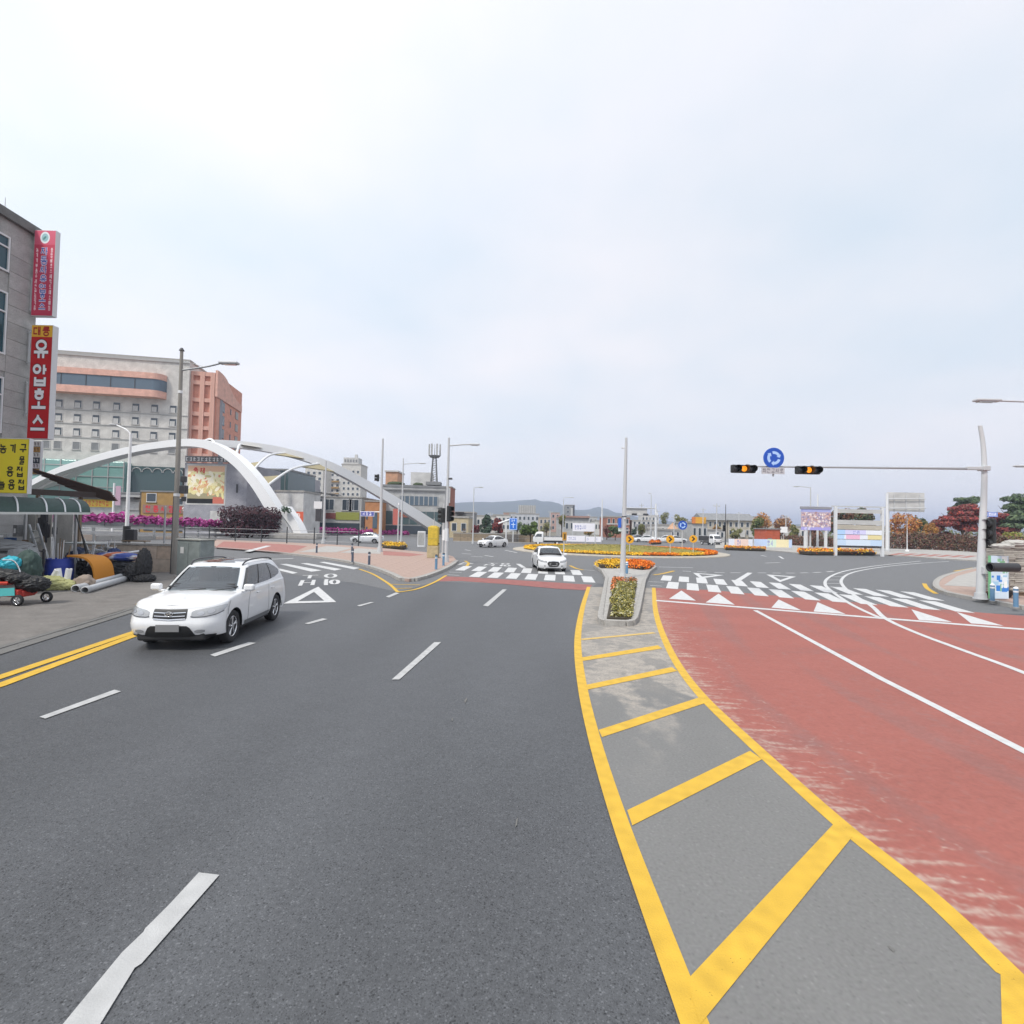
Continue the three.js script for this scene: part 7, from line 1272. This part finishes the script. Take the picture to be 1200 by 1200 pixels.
tree('pine_tree', 'dark pine showing above the striped board, left one', 983, 644, 597, 78, 17, [...DGR, ...BRW], { n: 2600, trunkH: 0.3 });
tree('pine_tree', 'dark pine showing above the striped board, right one', 1014, 645, 596, 80, 18, [...DGR, ...PINE, ...BRW], { n: 2800, trunkH: 0.3 });
tree('autumn_tree', 'orange tree behind the overhead sign gantry', 1058, 646, 601, 104, 17, [...ORG, L3(0.34, 0.10, 0.04)], { n: 2200, trunkH: 0.25 });
tree('olive_tree', 'olive green tree right of the overhead sign gantry', 1077, 646, 604, 106, 11, [...OLV, ...GRN], { n: 1500, trunkH: 0.2 });
tree('autumn_tree', 'small orange yellow tree left of the red maple', 1090, 647, 613, 100, 8, [L3(0.48, 0.26, 0.05), L3(0.4, 0.18, 0.04)], { n: 900, trunkH: 0.4 });
tree('maple_tree', 'wide red maple with layered branches left of the signal mast', 1128, 645, 592, 100, 33, RED, { n: 6000, leaf: 0.26, trunkH: 0.42, layers: 5 });
tree('maple_tree', 'dark red maple right behind the signal mast', 1172, 648, 601, 97, 22, [...RED, ...MAR], { n: 4200, leaf: 0.26, trunkH: 0.36, layers: 4 });
tree('maple_tree', 'brownish red maple between the orange tree and the red maple', 1100, 646, 609, 102, 15, [...BRW, ...RED], { n: 2600, leaf: 0.26, trunkH: 0.3, layers: 3 });
tree('pine_tree', 'green pine with flat pads behind the red maple', 1132, 642, 583, 116, 25, PINE, { n: 5000, leaf: 0.3, trunkH: 0.55, layers: 4 });
tree('pine_tree', 'large green pine with flat pads at the right edge', 1193, 646, 581, 96, 28, PINE, { n: 6000, leaf: 0.28, trunkH: 0.4, layers: 5 });
tree('yellow_shrub', 'yellow green shrub beneath the large pine', 1186, 650, 622, 92, 12, [L3(0.36, 0.34, 0.05), L3(0.22, 0.24, 0.05)], { n: 1200, leaf: 0.14, trunkH: 0.1 });
// clipped hedge along the far pavement
{
  const row = [[930, 626, 640], [962, 628, 641.5], [1000, 630, 643], [1038, 622, 644], [1075, 623, 645], [1110, 623.5, 646], [1142, 625, 647.5], [1180, 626, 650], [1225, 628, 653]];
  for (let i = 0; i + 1 < row.length; i++) {
    const [p0, t0, b0] = row[i], [p1, t1, b1] = row[i + 1], a = G(p0, b0), b = G(p1, b1); a.z -= 3; b.z -= 3;
    const ya = at(p0, t0, -a.z).y, yb2 = at(p1, t1, -b.z).y, L = a.distanceTo(b), bl = []; for (let k = 0; k < 16; k++) { const u = (k + 0.5) / 16, p = a.clone().lerp(b, u), hh = lerp(ya, yb2, u); bl.push([p.x, hh * 0.45, p.z - rr(0, 1.2), L / 16 * 1.0, hh * 0.55 * rr(0.85, 1.1), 1.0]); }
    const h = thing('hedge', ['brown hedge section under the picture board', 'brown hedge section left of the striped board', 'brown hedge section behind the striped board', 'red brown hedge section under the overhead gantry', 'red brown hedge section left of the thin white post', 'red brown hedge section under the red maple', 'red brown hedge section behind the signal mast', 'brown hedge section at the right edge'][i], 'hedge', null, 0, 'brown hedge along the far pavement');
    part(h, 'foliage', leafMat, leafCloud(bl, 2600, 0.15, [...BRW, L3(0.15, 0.04, 0.035), L3(0.09, 0.085, 0.04)])); part(h, 'stems', M.trunk, Array.from({ length: 8 }, (_, k) => { const p = a.clone().lerp(b, (k + 0.5) / 8); return cyl(0.05, 0.03, ya * 0.5, p.x, 0, p.z - 0.5, 5); }));
  }
}
// ================================================================ boards, banners, gantries on the right
{
  let a = at(939, 621, 74), c = at(973, 597, 74), w = c.x - a.x, h = c.y - a.y, s = thing('picture_board', 'billboard with a pinkish crowd picture on grey legs', 'billboard', V((a.x + c.x) / 2, 0, -74));
  part(s, 'panel', print(340, 240, (x) => { x.fillStyle = '#b9a6b4'; x.fillRect(0, 0, 340, 240); x.fillStyle = '#a9aede'; x.fillRect(0, 0, 340, 34); x.fillStyle = '#aaa4e2'; x.fillRect(0, 205, 340, 35); for (let i = 0; i < 260; i++) { x.fillStyle = ['#d9b8b0', '#e8d8d2', '#a8888c', '#c49a94', '#8f86a2', '#efe4de', '#b0a0c0'][i % 7]; x.beginPath(); x.ellipse(rnd() * 340, 40 + rnd() * 160, 4 + rnd() * 14, 4 + rnd() * 12, 0, 0, 7); x.fill(); } ink(x, '관광', 30, 206, 30, 30, '#f2f2ff', 4, 0.3); }), bx(w, h, 0.25, 0, a.y + h / 2, 0));
  part(s, 'top_rail', lilac, base(w + 0.2, 0.35, 0.4, 0, a.y + h, 0)); for (const x of [-0.8, 0.8]) part(s, 'leg', M.paleGrey, base(0.3, a.y, 0.3, x * w * 0.44, 0, -0.05)); part(s, 'back_frame', M.darkSteel, base(w * 0.9, h * 0.9, 0.2, 0, a.y + h * 0.05, -0.3));
  // striped board: separate boards between two posts
  a = at(979, 643, 62); c = at(1034, 596, 62); w = c.x - a.x; s = thing('striped_board', 'large board of pale horizontal planks between two white posts', 'billboard', V((a.x + c.x) / 2, 0, -62));
  const yy = (py) => at(1006, py, 62).y; for (const x of [-0.5, 0.5]) part(s, 'post', M.paleGrey, base(0.28, c.y + 0.1, 0.3, x * w, 0, 0));
  const plank = (y0, y1, m) => part(s, 'plank', m, base(w - 0.3, yy(y1) - yy(y0), 0.14, 0, yy(y0), 0.06));
  plank(601.5, 597, white2); plank(615, 609.6, white2); plank(620.7, 615.5, grainy(new THREE.Color(0.66, 0.60, 0.50), 2));
  const blob = (seedc, tx) => print(512, 56, (x, W, H) => { x.fillStyle = '#eceef4'; x.fillRect(0, 0, W, H); for (const [c2, x0, x1] of seedc) { x.fillStyle = c2; x.fillRect(x0, 0, x1 - x0, H); } if (tx) ink(x, tx, 180, 8, 34, 40, '#8a8fd0', 5, 0.3); });
  plank(626.5, 621.2, blob([['#b4d2f4', 0, 90], ['#d8d4f4', 90, 330]], '신라')); plank(632, 627, blob([['#bcd8f6', 0, 80], ['#f2bcd4', 100, 260], ['#e9d9a2', 350, 512]])); plank(639.5, 632.5, blob([['#c8dcf2', 0, 512], ['#d9e6f4', 100, 380]])); part(s, 'crossbar', M.greyPaint, base(w + 0.8, 0.16, 0.16, 0, yy(594.5), -0.1)); part(s, 'kick_board', M.darkSteel, base(w - 0.4, yy(639.8) - yy(641.5), 0.1, 0, yy(641.5), 0.05));
  // back of an overhead direction sign
  const p = G(1039.5, 647), ga = thing('sign_gantry', 'grey gantry post carrying the back of an overhead road sign', 'gantry', V(p.x, 0, p.z)), d = -p.z, rel = (px, py) => at(px, py, d).sub(V(p.x, 0, p.z));
  part(ga, 'post', M.paleGrey, cyl(0.24, 0.18, rel(1041, 578).y, 0, 0, 0, 16)); const b0 = rel(1041, 599), b1 = rel(1085, 577.5); part(ga, 'sign_back', white2, bx(b1.x - b0.x, b1.y - b0.y, 0.08, (b0.x + b1.x) / 2, (b0.y + b1.y) / 2, -0.3)); for (const py of [584.5, 595.5]) part(ga, 'beam', M.greyPaint, bar(rel(1039, py + 0.4).setZ(0), rel(1085, py).setZ(0), 0.1, 0.08)); for (const px of [1049, 1063, 1079]) part(ga, 'upright', M.greyPaint, bx(0.12, b1.y - b0.y - 0.3, 0.08, rel(px, 590).x, rel(px, 590).y, -0.2)); part(ga, 'second_post', M.paleGrey, cyl(0.15, 0.13, rel(1043, 588).y, rel(1044.5, 640).x, 0, -0.6)); part(ga, 'base_cover', M.greyPaint, cyl(0.4, 0.36, 0.4));
  // banners along the far kerb
  [[854, 882, 632, 639.5, 'white banner with pale blue edge, left one at the far kerb', [['#e6eefc', 0, 512], ['#f4dcd2', 120, 420]]], [883.5, 928, 632.5, 640.8, 'pale blue and yellow banner, right one at the far kerb', [['#c2d6f4', 0, 512], ['#d8e8d2', 180, 300], ['#efe3b8', 300, 470]]]].forEach(([x0, x1, y0, y1, l, cs]) => { const q0 = at(x0, y1, 76), q1 = at(x1, y0, 76), ww = q1.x - q0.x, b = thing('kerb_banner', l, 'banner', V((q0.x + q1.x) / 2, 0, -76), 0, 'banners along the far kerb'); part(b, 'cloth', blob(cs, '행사'), base(ww, q1.y - q0.y, 0.04, 0, Math.max(0.15, q0.y), 0)); for (const k of [-0.5, 0.5]) part(b, 'post', M.greyPaint, cyl(0.05, 0.05, q1.y + 0.1, k * ww, 0, -0.04)); });
  const hut0 = block('red_hut', 'small red hut with white sign behind the kerb banners', 897, 914, 620.5, 88, 4, grainy(new THREE.Color(0.55, 0.13, 0.07), 2), { parapet: 0.2, roofMat: midGrey }); clean(hut0.b); windowPart(hut0.b, 0.3, 0.8, 0.7, 0.6); part(hut0.b, 'sign', M.whitePaint, base(1.2, 1.0, 0.1, hut0.w * 0.75, hut0.h - 0.5, 0.1)); part(hut0.b, 'door', midGrey, base(0.7, 1.6, 0.06, -0.5, 0, 0.02)); part(hut0.b, 'sign_post', M.greyPaint, cyl(0.05, 0.05, hut0.h - 0.4, hut0.w * 0.75, 0, 0.05));
}
lamp('street lamp whose arm points left above the picture board', [949.5, 646], 571, [931, 570], { r: 0.13, headL: 0.8 });
{ const k = lamp('plain white post in front of the picture board', [958, 645.5], 579, null, { r: 0.17, mat: M.paleGrey }); k.s.name = numbered('plain_post'); k.s.userData.category = 'post'; const k2 = lamp('short post with white foot at the long flower bed', [946.5, 648], 617, null, { r: 0.08 }); k2.s.name = numbered('plain_post'); k2.s.userData.category = 'post'; part(k2.s, 'foot', M.whitePaint, cyl(0.25, 0.2, 0.3)); const k3 = lamp('thin white post with round foot before the red brown hedge', [1063, 647], 605, null, { r: 0.07, mat: M.paleGrey }); k3.s.name = numbered('plain_post'); k3.s.userData.category = 'post'; part(k3.s, 'foot', M.whitePaint, cyl(0.3, 0.22, 0.35));
  const k4 = lamp('dark signal post left of the kerb banners', [850, 640], 591, null, { r: 0.09, mat: M.darkSteel }); k4.s.name = numbered('plain_post'); k4.s.userData.category = 'post'; signalHead(k4.s, -0.3, at(849, 619, -k4.p.z).y, 0, 3, 0.15); }
lamp('far street lamp left of the mountains with arm to the right', [554, 638], 572, [566, 571], { r: 0.1, headL: 0.7 });
lamp('far street lamp above the white truck with arm to the right', [659.5, 634], 585, [672, 583], { r: 0.12, headL: 0.8, at0: at(659.5, 634, 105).setY(0) });
{ const k = lamp('white far mast between the long banner and the island pole', [705, 634], 585, null, { r: 0.2, mat: M.paleGrey, at0: at(705, 634, 110).setY(0) }); k.s.name = numbered('plain_post'); k.s.userData.category = 'post'; const k2 = lamp('far lamp standard with twin heads right of the island pole', [762.5, 632], 580, [760, 578], { r: 0.14, headL: 0.7, at0: at(762.5, 632, 112).setY(0) }); }
// ================================================================ middle distance
{
  // tan stone wall left of the truck
  const a = at(531, 638, 88), b = at(633, 638, 88), w = thing('stone_wall', 'tan stone wall behind the white sedan at the roundabout', 'wall', V(a.x, 0, -88)), L = b.x - a.x, n = 12, tanS = [new THREE.Color(0.40, 0.31, 0.21), new THREE.Color(0.34, 0.27, 0.19), new THREE.Color(0.44, 0.35, 0.25), new THREE.Color(0.24, 0.22, 0.20)].map((c) => grainy(c, 1.2)), h = at(580, 626, 88).y;
  for (let r = 0; r < 2; r++) for (let i = 0; i < n; i++) part(w, 'stone_slab', tanS[i > 5 && i < 9 ? 3 : (i * 3 + r) % 3], muv(bx(L / n - 0.03, h / 2 - 0.03, 0.4, (i + 0.5) * L / n, (r + 0.5) * h / 2, 0.01 * ((i + r) % 3)))); part(w, 'coping', M.kerb, base(L, 0.15, 0.5, L / 2, h, 0));
  kerbStones(pavF, [at(531, 638, 84).setY(0), at(633, 640, 84).setY(0)], 0.3, 0.14, 2);
  // blue direction board on a curved arm
  const p = at(601.5, 614, 86), g = thing('direction_sign', 'blue road direction board on a curved white arm', 'sign', V(at(593, 630, 86).x, 0, -86)), rx = p.x - g.position.x;
  part(g, 'post', M.paleGrey, cyl(0.12, 0.1, at(593, 612, 86).y)); part(g, 'arm', M.whitePaint, tube([V(at(584, 614, 86).x - g.position.x, at(584, 613.5, 86).y, 0), V(0.1, at(593, 610, 86).y, 0), V(rx, at(601, 607.5, 86).y, 0)], 0.14, 14, 8));
  part(g, 'board', print(160, 240, (x) => { x.fillStyle = '#2a72d8'; x.fillRect(0, 0, 160, 240); x.strokeStyle = '#d8e8fa'; x.lineWidth = 8; x.strokeRect(8, 8, 144, 224); x.lineWidth = 14; x.beginPath(); x.moveTo(80, 200); x.lineTo(80, 90); x.moveTo(40, 130); x.lineTo(120, 130); x.stroke(); ink(x, '경주', 36, 34, 36, 40, '#e8f2fc', 6, 0.2); }), bx(1.35, 2.0, 0.08, rx, p.y, 0.1)); part(g, 'lower_post', M.paleGrey, cyl(0.08, 0.08, p.y - 0.9, rx, 0, 0));
  // buildings seen across the roundabout
  const far = (name, l, p0, p1, top, d, m, o = {}) => { const k = block(name, l, p0, p1, top, d, o.depth ?? 12, m, { parapet: 0.4, ...o }); clean(k.b); const rows = o.rows ?? 1, cols = o.cols ?? 3; for (let r = 0; r < rows; r++) for (let c = 0; c < cols; c++) windowPart(k.b, lerp(-k.w / 2, k.w / 2, (c + 0.5) / cols), k.h - (r + 1) * Math.min(3.4, k.h / (rows + 0.3)) + 0.4, k.w / cols * 0.55, Math.min(1.8, k.h / (rows + 1)), { sill: false }); return k; };
  let k = far('cream_house', 'cream low building at the left below the mountains', 527, 549, 607, 110, grainy(new THREE.Color(0.62, 0.52, 0.34), 4), { cols: 2 }); part(k.b, 'gate', M.trunk, base(0.6, 2, 0.1, k.w * 0.3, 0, 0.05));
  k = far('warehouse', 'grey flat building behind the cream low building', 532, 556, 601, 170, midGrey, { cols: 4 }); part(k.b, 'dark_canopy', M.black, base(k.w * 0.4, 0.5, 2, -k.w * 0.2, k.h - 0.3, 0.6));
  k = far('white_depot', 'white and pale blue depot with louvred roof structure under the mountains', 597, 632, 602.5, 260, grainy(new THREE.Color(0.60, 0.62, 0.66), 6), { cols: 7, rows: 2, depth: 25 }); part(k.b, 'roof_structure', white2, base(k.w * 0.58, 4, 8, k.w * 0.1, k.h + 0.6, -8)); for (let i = 0; i < 8; i++) part(k.b, 'louvre', lightGrey, base(0.5, 4.2, 0.4, k.w * (-0.17 + i * 0.075), k.h + 0.6, -3.8));
  far('yellowish_house', 'pale flat roofed house left of the white depot', 578, 598, 604, 220, white2, { cols: 4, rows: 2 }); far('shop_house', 'small beige house behind the olive and maroon trees', 558, 580, 605, 190, cream, { cols: 4 });
  far('pink_house', 'small pinkish tall house right of the white depot', 646, 656, 601, 280, grainy(new THREE.Color(0.60, 0.40, 0.35), 5), { cols: 2, rows: 3 });
  k = far('dark_tower', 'dark narrow tower block against the mountain ridge', 663, 673.5, 592, 420, midGrey, { cols: 2, rows: 5 }); part(k.b, 'white_stripe', white2, base(k.w * 0.22, k.h * 0.9, 0.4, k.w * 0.18, 0, 0.1)); part(k.b, 'dark_side', std(new THREE.Color(0.05, 0.05, 0.06), 0.6), base(k.w * 0.2, k.h, 0.5, k.w * 0.4, 0, 0.1));
  k = far('tile_roofed_hall', 'low hall with pinkish roof behind the long white banner', 656, 690, 608, 150, lightGrey, { cols: 6 }); part(k.b, 'roof_slope', grainy(new THREE.Color(0.48, 0.30, 0.25), 3), bx(k.w * 1.05, 0.5, 8, 0, k.h + 0.6, -3.4).rotateX(0));
  const bn = (l, x0, x1, y0, y1, d, tx) => { const q0 = at(x0, y1, d), q1 = at(x1, y0, d), ww = q1.x - q0.x, b2 = thing('long_banner', l, 'banner', V((q0.x + q1.x) / 2, 0, -d), 0, 'white banners beyond the roundabout'); part(b2, 'cloth', print(512, 96, (x, W, H) => { x.fillStyle = '#eceaf0'; x.fillRect(0, 0, W, H); ink(x, tx, 50, 24, 44, 46, '#7a82b8', 6, 0.25); }), base(ww, q1.y - q0.y, 0.06, 0, Math.max(0.2, q0.y), 0)); for (const s2 of [-0.5, 0.5]) part(b2, 'post', M.greyPaint, cyl(0.08, 0.08, q1.y + 0.2, s2 * ww, 0, -0.08)); };
  bn('long white banner hung high beyond the roundabout lawn', 671, 697, 613.5, 622.5, 122, '환영합니다'); bn('white banner standing low behind the lawn, left one', 664, 685.5, 628.5, 635, 92, '천년고도'); bn('white banner standing low behind the lawn, middle one', 686.5, 697, 629, 635, 92, '관광'); bn('white banner standing low behind the lawn, right one', 698, 704.5, 629, 635, 92, '시장');
  k = far('red_brick_house', 'red brick building behind the island pole', 711, 738, 606.5, 150, grainy(new THREE.Color(0.50, 0.22, 0.15), 3), { cols: 5, rows: 2 }); for (const y of [0.35, 0.65]) part(k.b, 'string_course', cream, base(k.w, 0.35, 0.2, 0, k.h * y, 0.06));
  k = far('white_shop_row', 'pale shop row right of the island pole under a sign gantry', 741, 768, 611, 150, white2, { cols: 5, rows: 2 }); part(k.b, 'sign_band', lilac, base(k.w * 0.5, 1.6, 0.3, -k.w * 0.15, k.h - 2.4, 0.1));
  { const q = at(733, 596, 108), g2 = thing('sign_gantry', 'far overhead sign gantry right of the island pole', 'gantry', V(at(768, 632, 108).x, 0, -108)), x1 = q.x - g2.position.x, y1 = at(750, 595.5, 108).y; part(g2, 'post', M.paleGrey, cyl(0.2, 0.16, y1 + 1)); part(g2, 'beam', M.greyPaint, bar(V(0, y1, 0), V(x1, y1, 0), 0.12)); part(g2, 'beam', M.greyPaint, bar(V(0, y1 - 1.5, 0), V(x1, y1 - 1.5, 0), 0.1)); part(g2, 'sign_back', white2, bx(4.4, 1.5, 0.08, x1 * 0.62, y1 - 0.7, -0.2)); for (const f of [0.25, 0.75]) part(g2, 'signal_head', M.darkSteel, bx(1.1, 0.35, 0.2, x1 * (0.15 + f * 0.75), y1 - 1.3, 0.2, 0.05)); part(g2, 'camera_box', M.paleGrey, bx(0.6, 0.7, 0.4, 0.1, y1 - 1.2, 0.2, 0.04)); }
  far('cream_shop', 'cream shop behind the middle chevron sign', 769, 790, 616, 140, cream, { cols: 4 }); k = far('tent_hall', 'small building with orange pitched tent roof by the blue round sign', 786, 797, 622, 115, lightGrey, { cols: 2 }); part(k.b, 'tent', grainy(new THREE.Color(0.66, 0.40, 0.26), 2), new THREE.ConeGeometry(1.5, 1.6, 4).rotateY(Math.PI / 4).scale(1, 1, 1).translate(0, k.h + 1.1, -2));
  k = far('striped_hall', 'grey hall carrying an orange yellow sign board', 811, 829, 613, 120, lightGrey, { cols: 3 }); part(k.b, 'sign_board', std(new THREE.Color(0.70, 0.36, 0.04), 0.6), base(k.w * 0.75, 1.5, 0.3, k.w * 0.0, k.h - 0.1, 0.2)); part(k.b, 'sign_end', std(new THREE.Color(0.62, 0.2, 0.06), 0.6), base(k.w * 0.22, 1.5, 0.32, -k.w * 0.42, k.h - 0.1, 0.2));
  // long low flats with grey pitched roofs
  for (const [l, p0, p1, t] of [['cream row of flats with grey roof, left of the two', 824, 852, 609.5], ['cream row of flats with grey roof, right of the two', 853, 886, 610]]) { const q = far('row_of_flats', l, p0, p1, t, 185, grainy(new THREE.Color(0.58, 0.53, 0.44), 5), { cols: 5, rows: 2, parapet: 0 }); q.b.userData.group = 'rows of flats with grey roofs'; const rs = new THREE.Shape(); rs.moveTo(0.8, 0); rs.lineTo(-6, 2.6); rs.lineTo(-12.8, 0); part(q.b, 'roof', midGrey, new THREE.ExtrudeGeometry(rs, { depth: q.w + 0.6, bevelEnabled: false }).rotateY(-Math.PI / 2).translate(q.w / 2 + 0.3, q.h, 0)); for (let i = 0; i < 3; i++) part(q.b, 'balcony', white2, base(q.w * 0.16, 2.6, 0.8, q.w * (-0.3 + i * 0.3), q.h - 6, 0.4)); }
  // more of the town along the horizon
  [['cream house with flat roof behind the orange autumn trees', 925, 944, 618, 160, cream, 3, 1], ['pale grey low block behind the row of flats', 872, 902, 606, 260, lightGrey, 6, 2], ['white low shop between the two gantry posts', 760, 775, 621, 125, white2, 3, 1], ['beige house left of the pinkish tall house', 632, 646, 607, 230, grainy(new THREE.Color(0.58, 0.50, 0.40), 4), 3, 2], ['white flat house right of the far mast', 697, 711, 611, 200, white2, 4, 1], ['grey workshop behind the white banner posts', 676, 700, 606, 300, lightGrey, 5, 1], ['rosy brick house behind the beige shops', 590, 604, 601, 310, grainy(new THREE.Color(0.52, 0.34, 0.28), 4), 3, 2], ['small white house beside the small truck', 838, 849, 622, 130, white2, 2, 1], ['cream block peeking over the shop row', 752, 772, 604, 330, cream, 5, 2], ['long pale hall right of the flats', 884, 930, 615, 210, grainy(new THREE.Color(0.60, 0.57, 0.52), 5), 8, 1], ['low white store behind the hedge left of the gantry', 1020, 1040, 622, 105, white2, 3, 1]].forEach(([l, a0, a1, t, dd, m, cols, rows]) => far('town_house', l, a0, a1, t, dd, m, { cols, rows, depth: 9 }));
  [[575, 600, 120, 'thin far pole left of the blue direction board'], [645, 598, 140, 'thin far pole right of the white truck cab'], [690, 602, 150, 'thin far pole behind the long white banner'], [752, 590, 130, 'thin far pole left of the twin lamp'], [770, 597, 120, 'thin far pole at the end of the gantry'], [790, 604, 110, 'thin far pole beside the small round blue sign'], [824, 595, 118, 'thin far pole at the orange yellow sign board'], [840, 590, 95, 'thin far pole right of the small truck'], [866, 600, 125, 'thin far pole in front of the row of flats'], [921, 604, 110, 'thin far pole beside the autumn trees']].forEach(([px, py, dd, l]) => { const q = at(px, py, dd), o = thing('utility_pole', l, 'pole', V(q.x, 0, q.z), 0, 'thin poles along the horizon'); part(o, 'shaft', M.greyPaint, cyl(0.13, 0.09, q.y, 0, 0, 0, 8)); part(o, 'crossarm', M.greyPaint, bx(1.2, 0.1, 0.1, 0, q.y - 0.5, 0)); part(o, 'insulator', M.paleGrey, [bx(0.12, 0.2, 0.12, -0.5, q.y - 0.35, 0), bx(0.12, 0.2, 0.12, 0.5, q.y - 0.35, 0)]); });
  [[606, 622, 609, 140, 7, GRN, 'green tree right of the blue direction board'], [640, 632, 612, 150, 8, OLV, 'olive tree over the cab of the white truck'], [690, 632, 616, 140, 7, [...OLV, ...ORG], 'yellowish tree below the long white banner'], [752, 632, 613, 125, 6, OLV, 'olive tree under the sign gantry'], [812, 634, 612, 150, 7, GRN, 'green tree left of the orange yellow sign board'], [862, 636, 617, 120, 8, OLV, 'olive tree before the row of flats'], [840, 636, 615, 150, 6, [...ORG, ...OLV], 'ochre tree left of the dark signal post'], [954, 643, 612, 90, 10, BRW, 'brown tree under the picture board']].forEach(([px, pb, pt, dd, hp, cs, l]) => tree('town_tree', l, px, pb, pt, dd, hp, cs, { n: 800, trunkH: 0.25, group: 'trees among the far houses' }));
  // tiny parked cars beyond the roundabout
  [[756, 627, 'white'], [792, 628.5, 'white'], [779, 628.6, 'white'], [748, 627.2, 'silver']].forEach(([px, py, c], i) => { const q = at(px, 633, 105 + i); const S2 = { ...SEDAN, group: 'cars parked beyond the roundabout', patches: tail, paint: c === 'white' ? carWhite : carGrey }; makeCar(S2, ['white car parked far behind the leftmost chevron sign', 'white car parked far off beside the orange tent roof', 'white car parked far behind the middle chevron sign', 'grey car parked far off next to the island pole'][i], V(q.x, 0, q.z), i % 2 ? 0.1 : 3.0); });
}
// ================================================================ wooded mountains on the skyline
{
  const tab = [[-600, 592], [-200, 590], [300, 594], [430, 592], [500, 590], [540, 588.5], [557, 587.5], [575, 588], [600, 586.5], [612, 586], [624, 584.5], [636, 587], [649, 587.5], [660, 592], [672, 597], [684, 597], [694, 596.5], [704, 593.5], [716, 599], [735, 603], [760, 608.5], [800, 612], [900, 614], [1050, 616], [1300, 620], [1800, 630]];
  const ridge = spline(tab), D = 2600, nx = 260, nz = 26, rows = [];
  for (let j = 0; j <= nz; j++) { const v = j / nz, row = []; for (let i = 0; i <= nx; i++) { const px = lerp(-600, 1800, i / nx), p = at(px, ridge(px), D), z = -D - lerp(-420, 500, v), f = Math.pow(Math.sin(Math.PI * clamp(lerp(0.02, 0.93, v))), 0.9), x = p.x, hh = p.y * f * (1 + 0.16 * fbm(x * 0.006, z * 0.006, 3, 4) * (1 - Math.exp(-Math.pow((v - 0.457) * 6, 2)))) + 12 * fbm(x * 0.02, z * 0.02, 7, 3) * f; row.push([x, hh - 1, z]); } rows.push(row); }
  const m = part(scene, 'mountains', std(new THREE.Color(0.075, 0.10, 0.075), 0.95, { map: rep(grain, 160) }), muv(gridGeo(rows))); m.userData.kind = 'structure';
}
// distant green belt of the plain
[[-60, 540, 240, 'left'], [640, 800, 330, 'middle'], [780, 1320, 230, 'right']].forEach(([p0, p1, d, w]) => { const bl = []; for (let i = 0; i < 70; i++) { const p = at(lerp(p0, p1, (i + rnd()) / 70), 620, d + rr(0, 40)); bl.push([p.x, rr(1, 3), p.z, (p1 - p0) / 600 * d / 70 * 1.3, rr(2.5, 5), 4]); } const m = part(scene, 'distant_wood', leafMat, leafCloud(bl, 5000, 0.6, [...GRN, ...OLV, L3(0.2, 0.11, 0.04)])); tag(m, `${w} stretch of the distant wood along the plain`, 'wood', null, 'stuff'); });
shade(scene);
renderer.render(scene, camera);
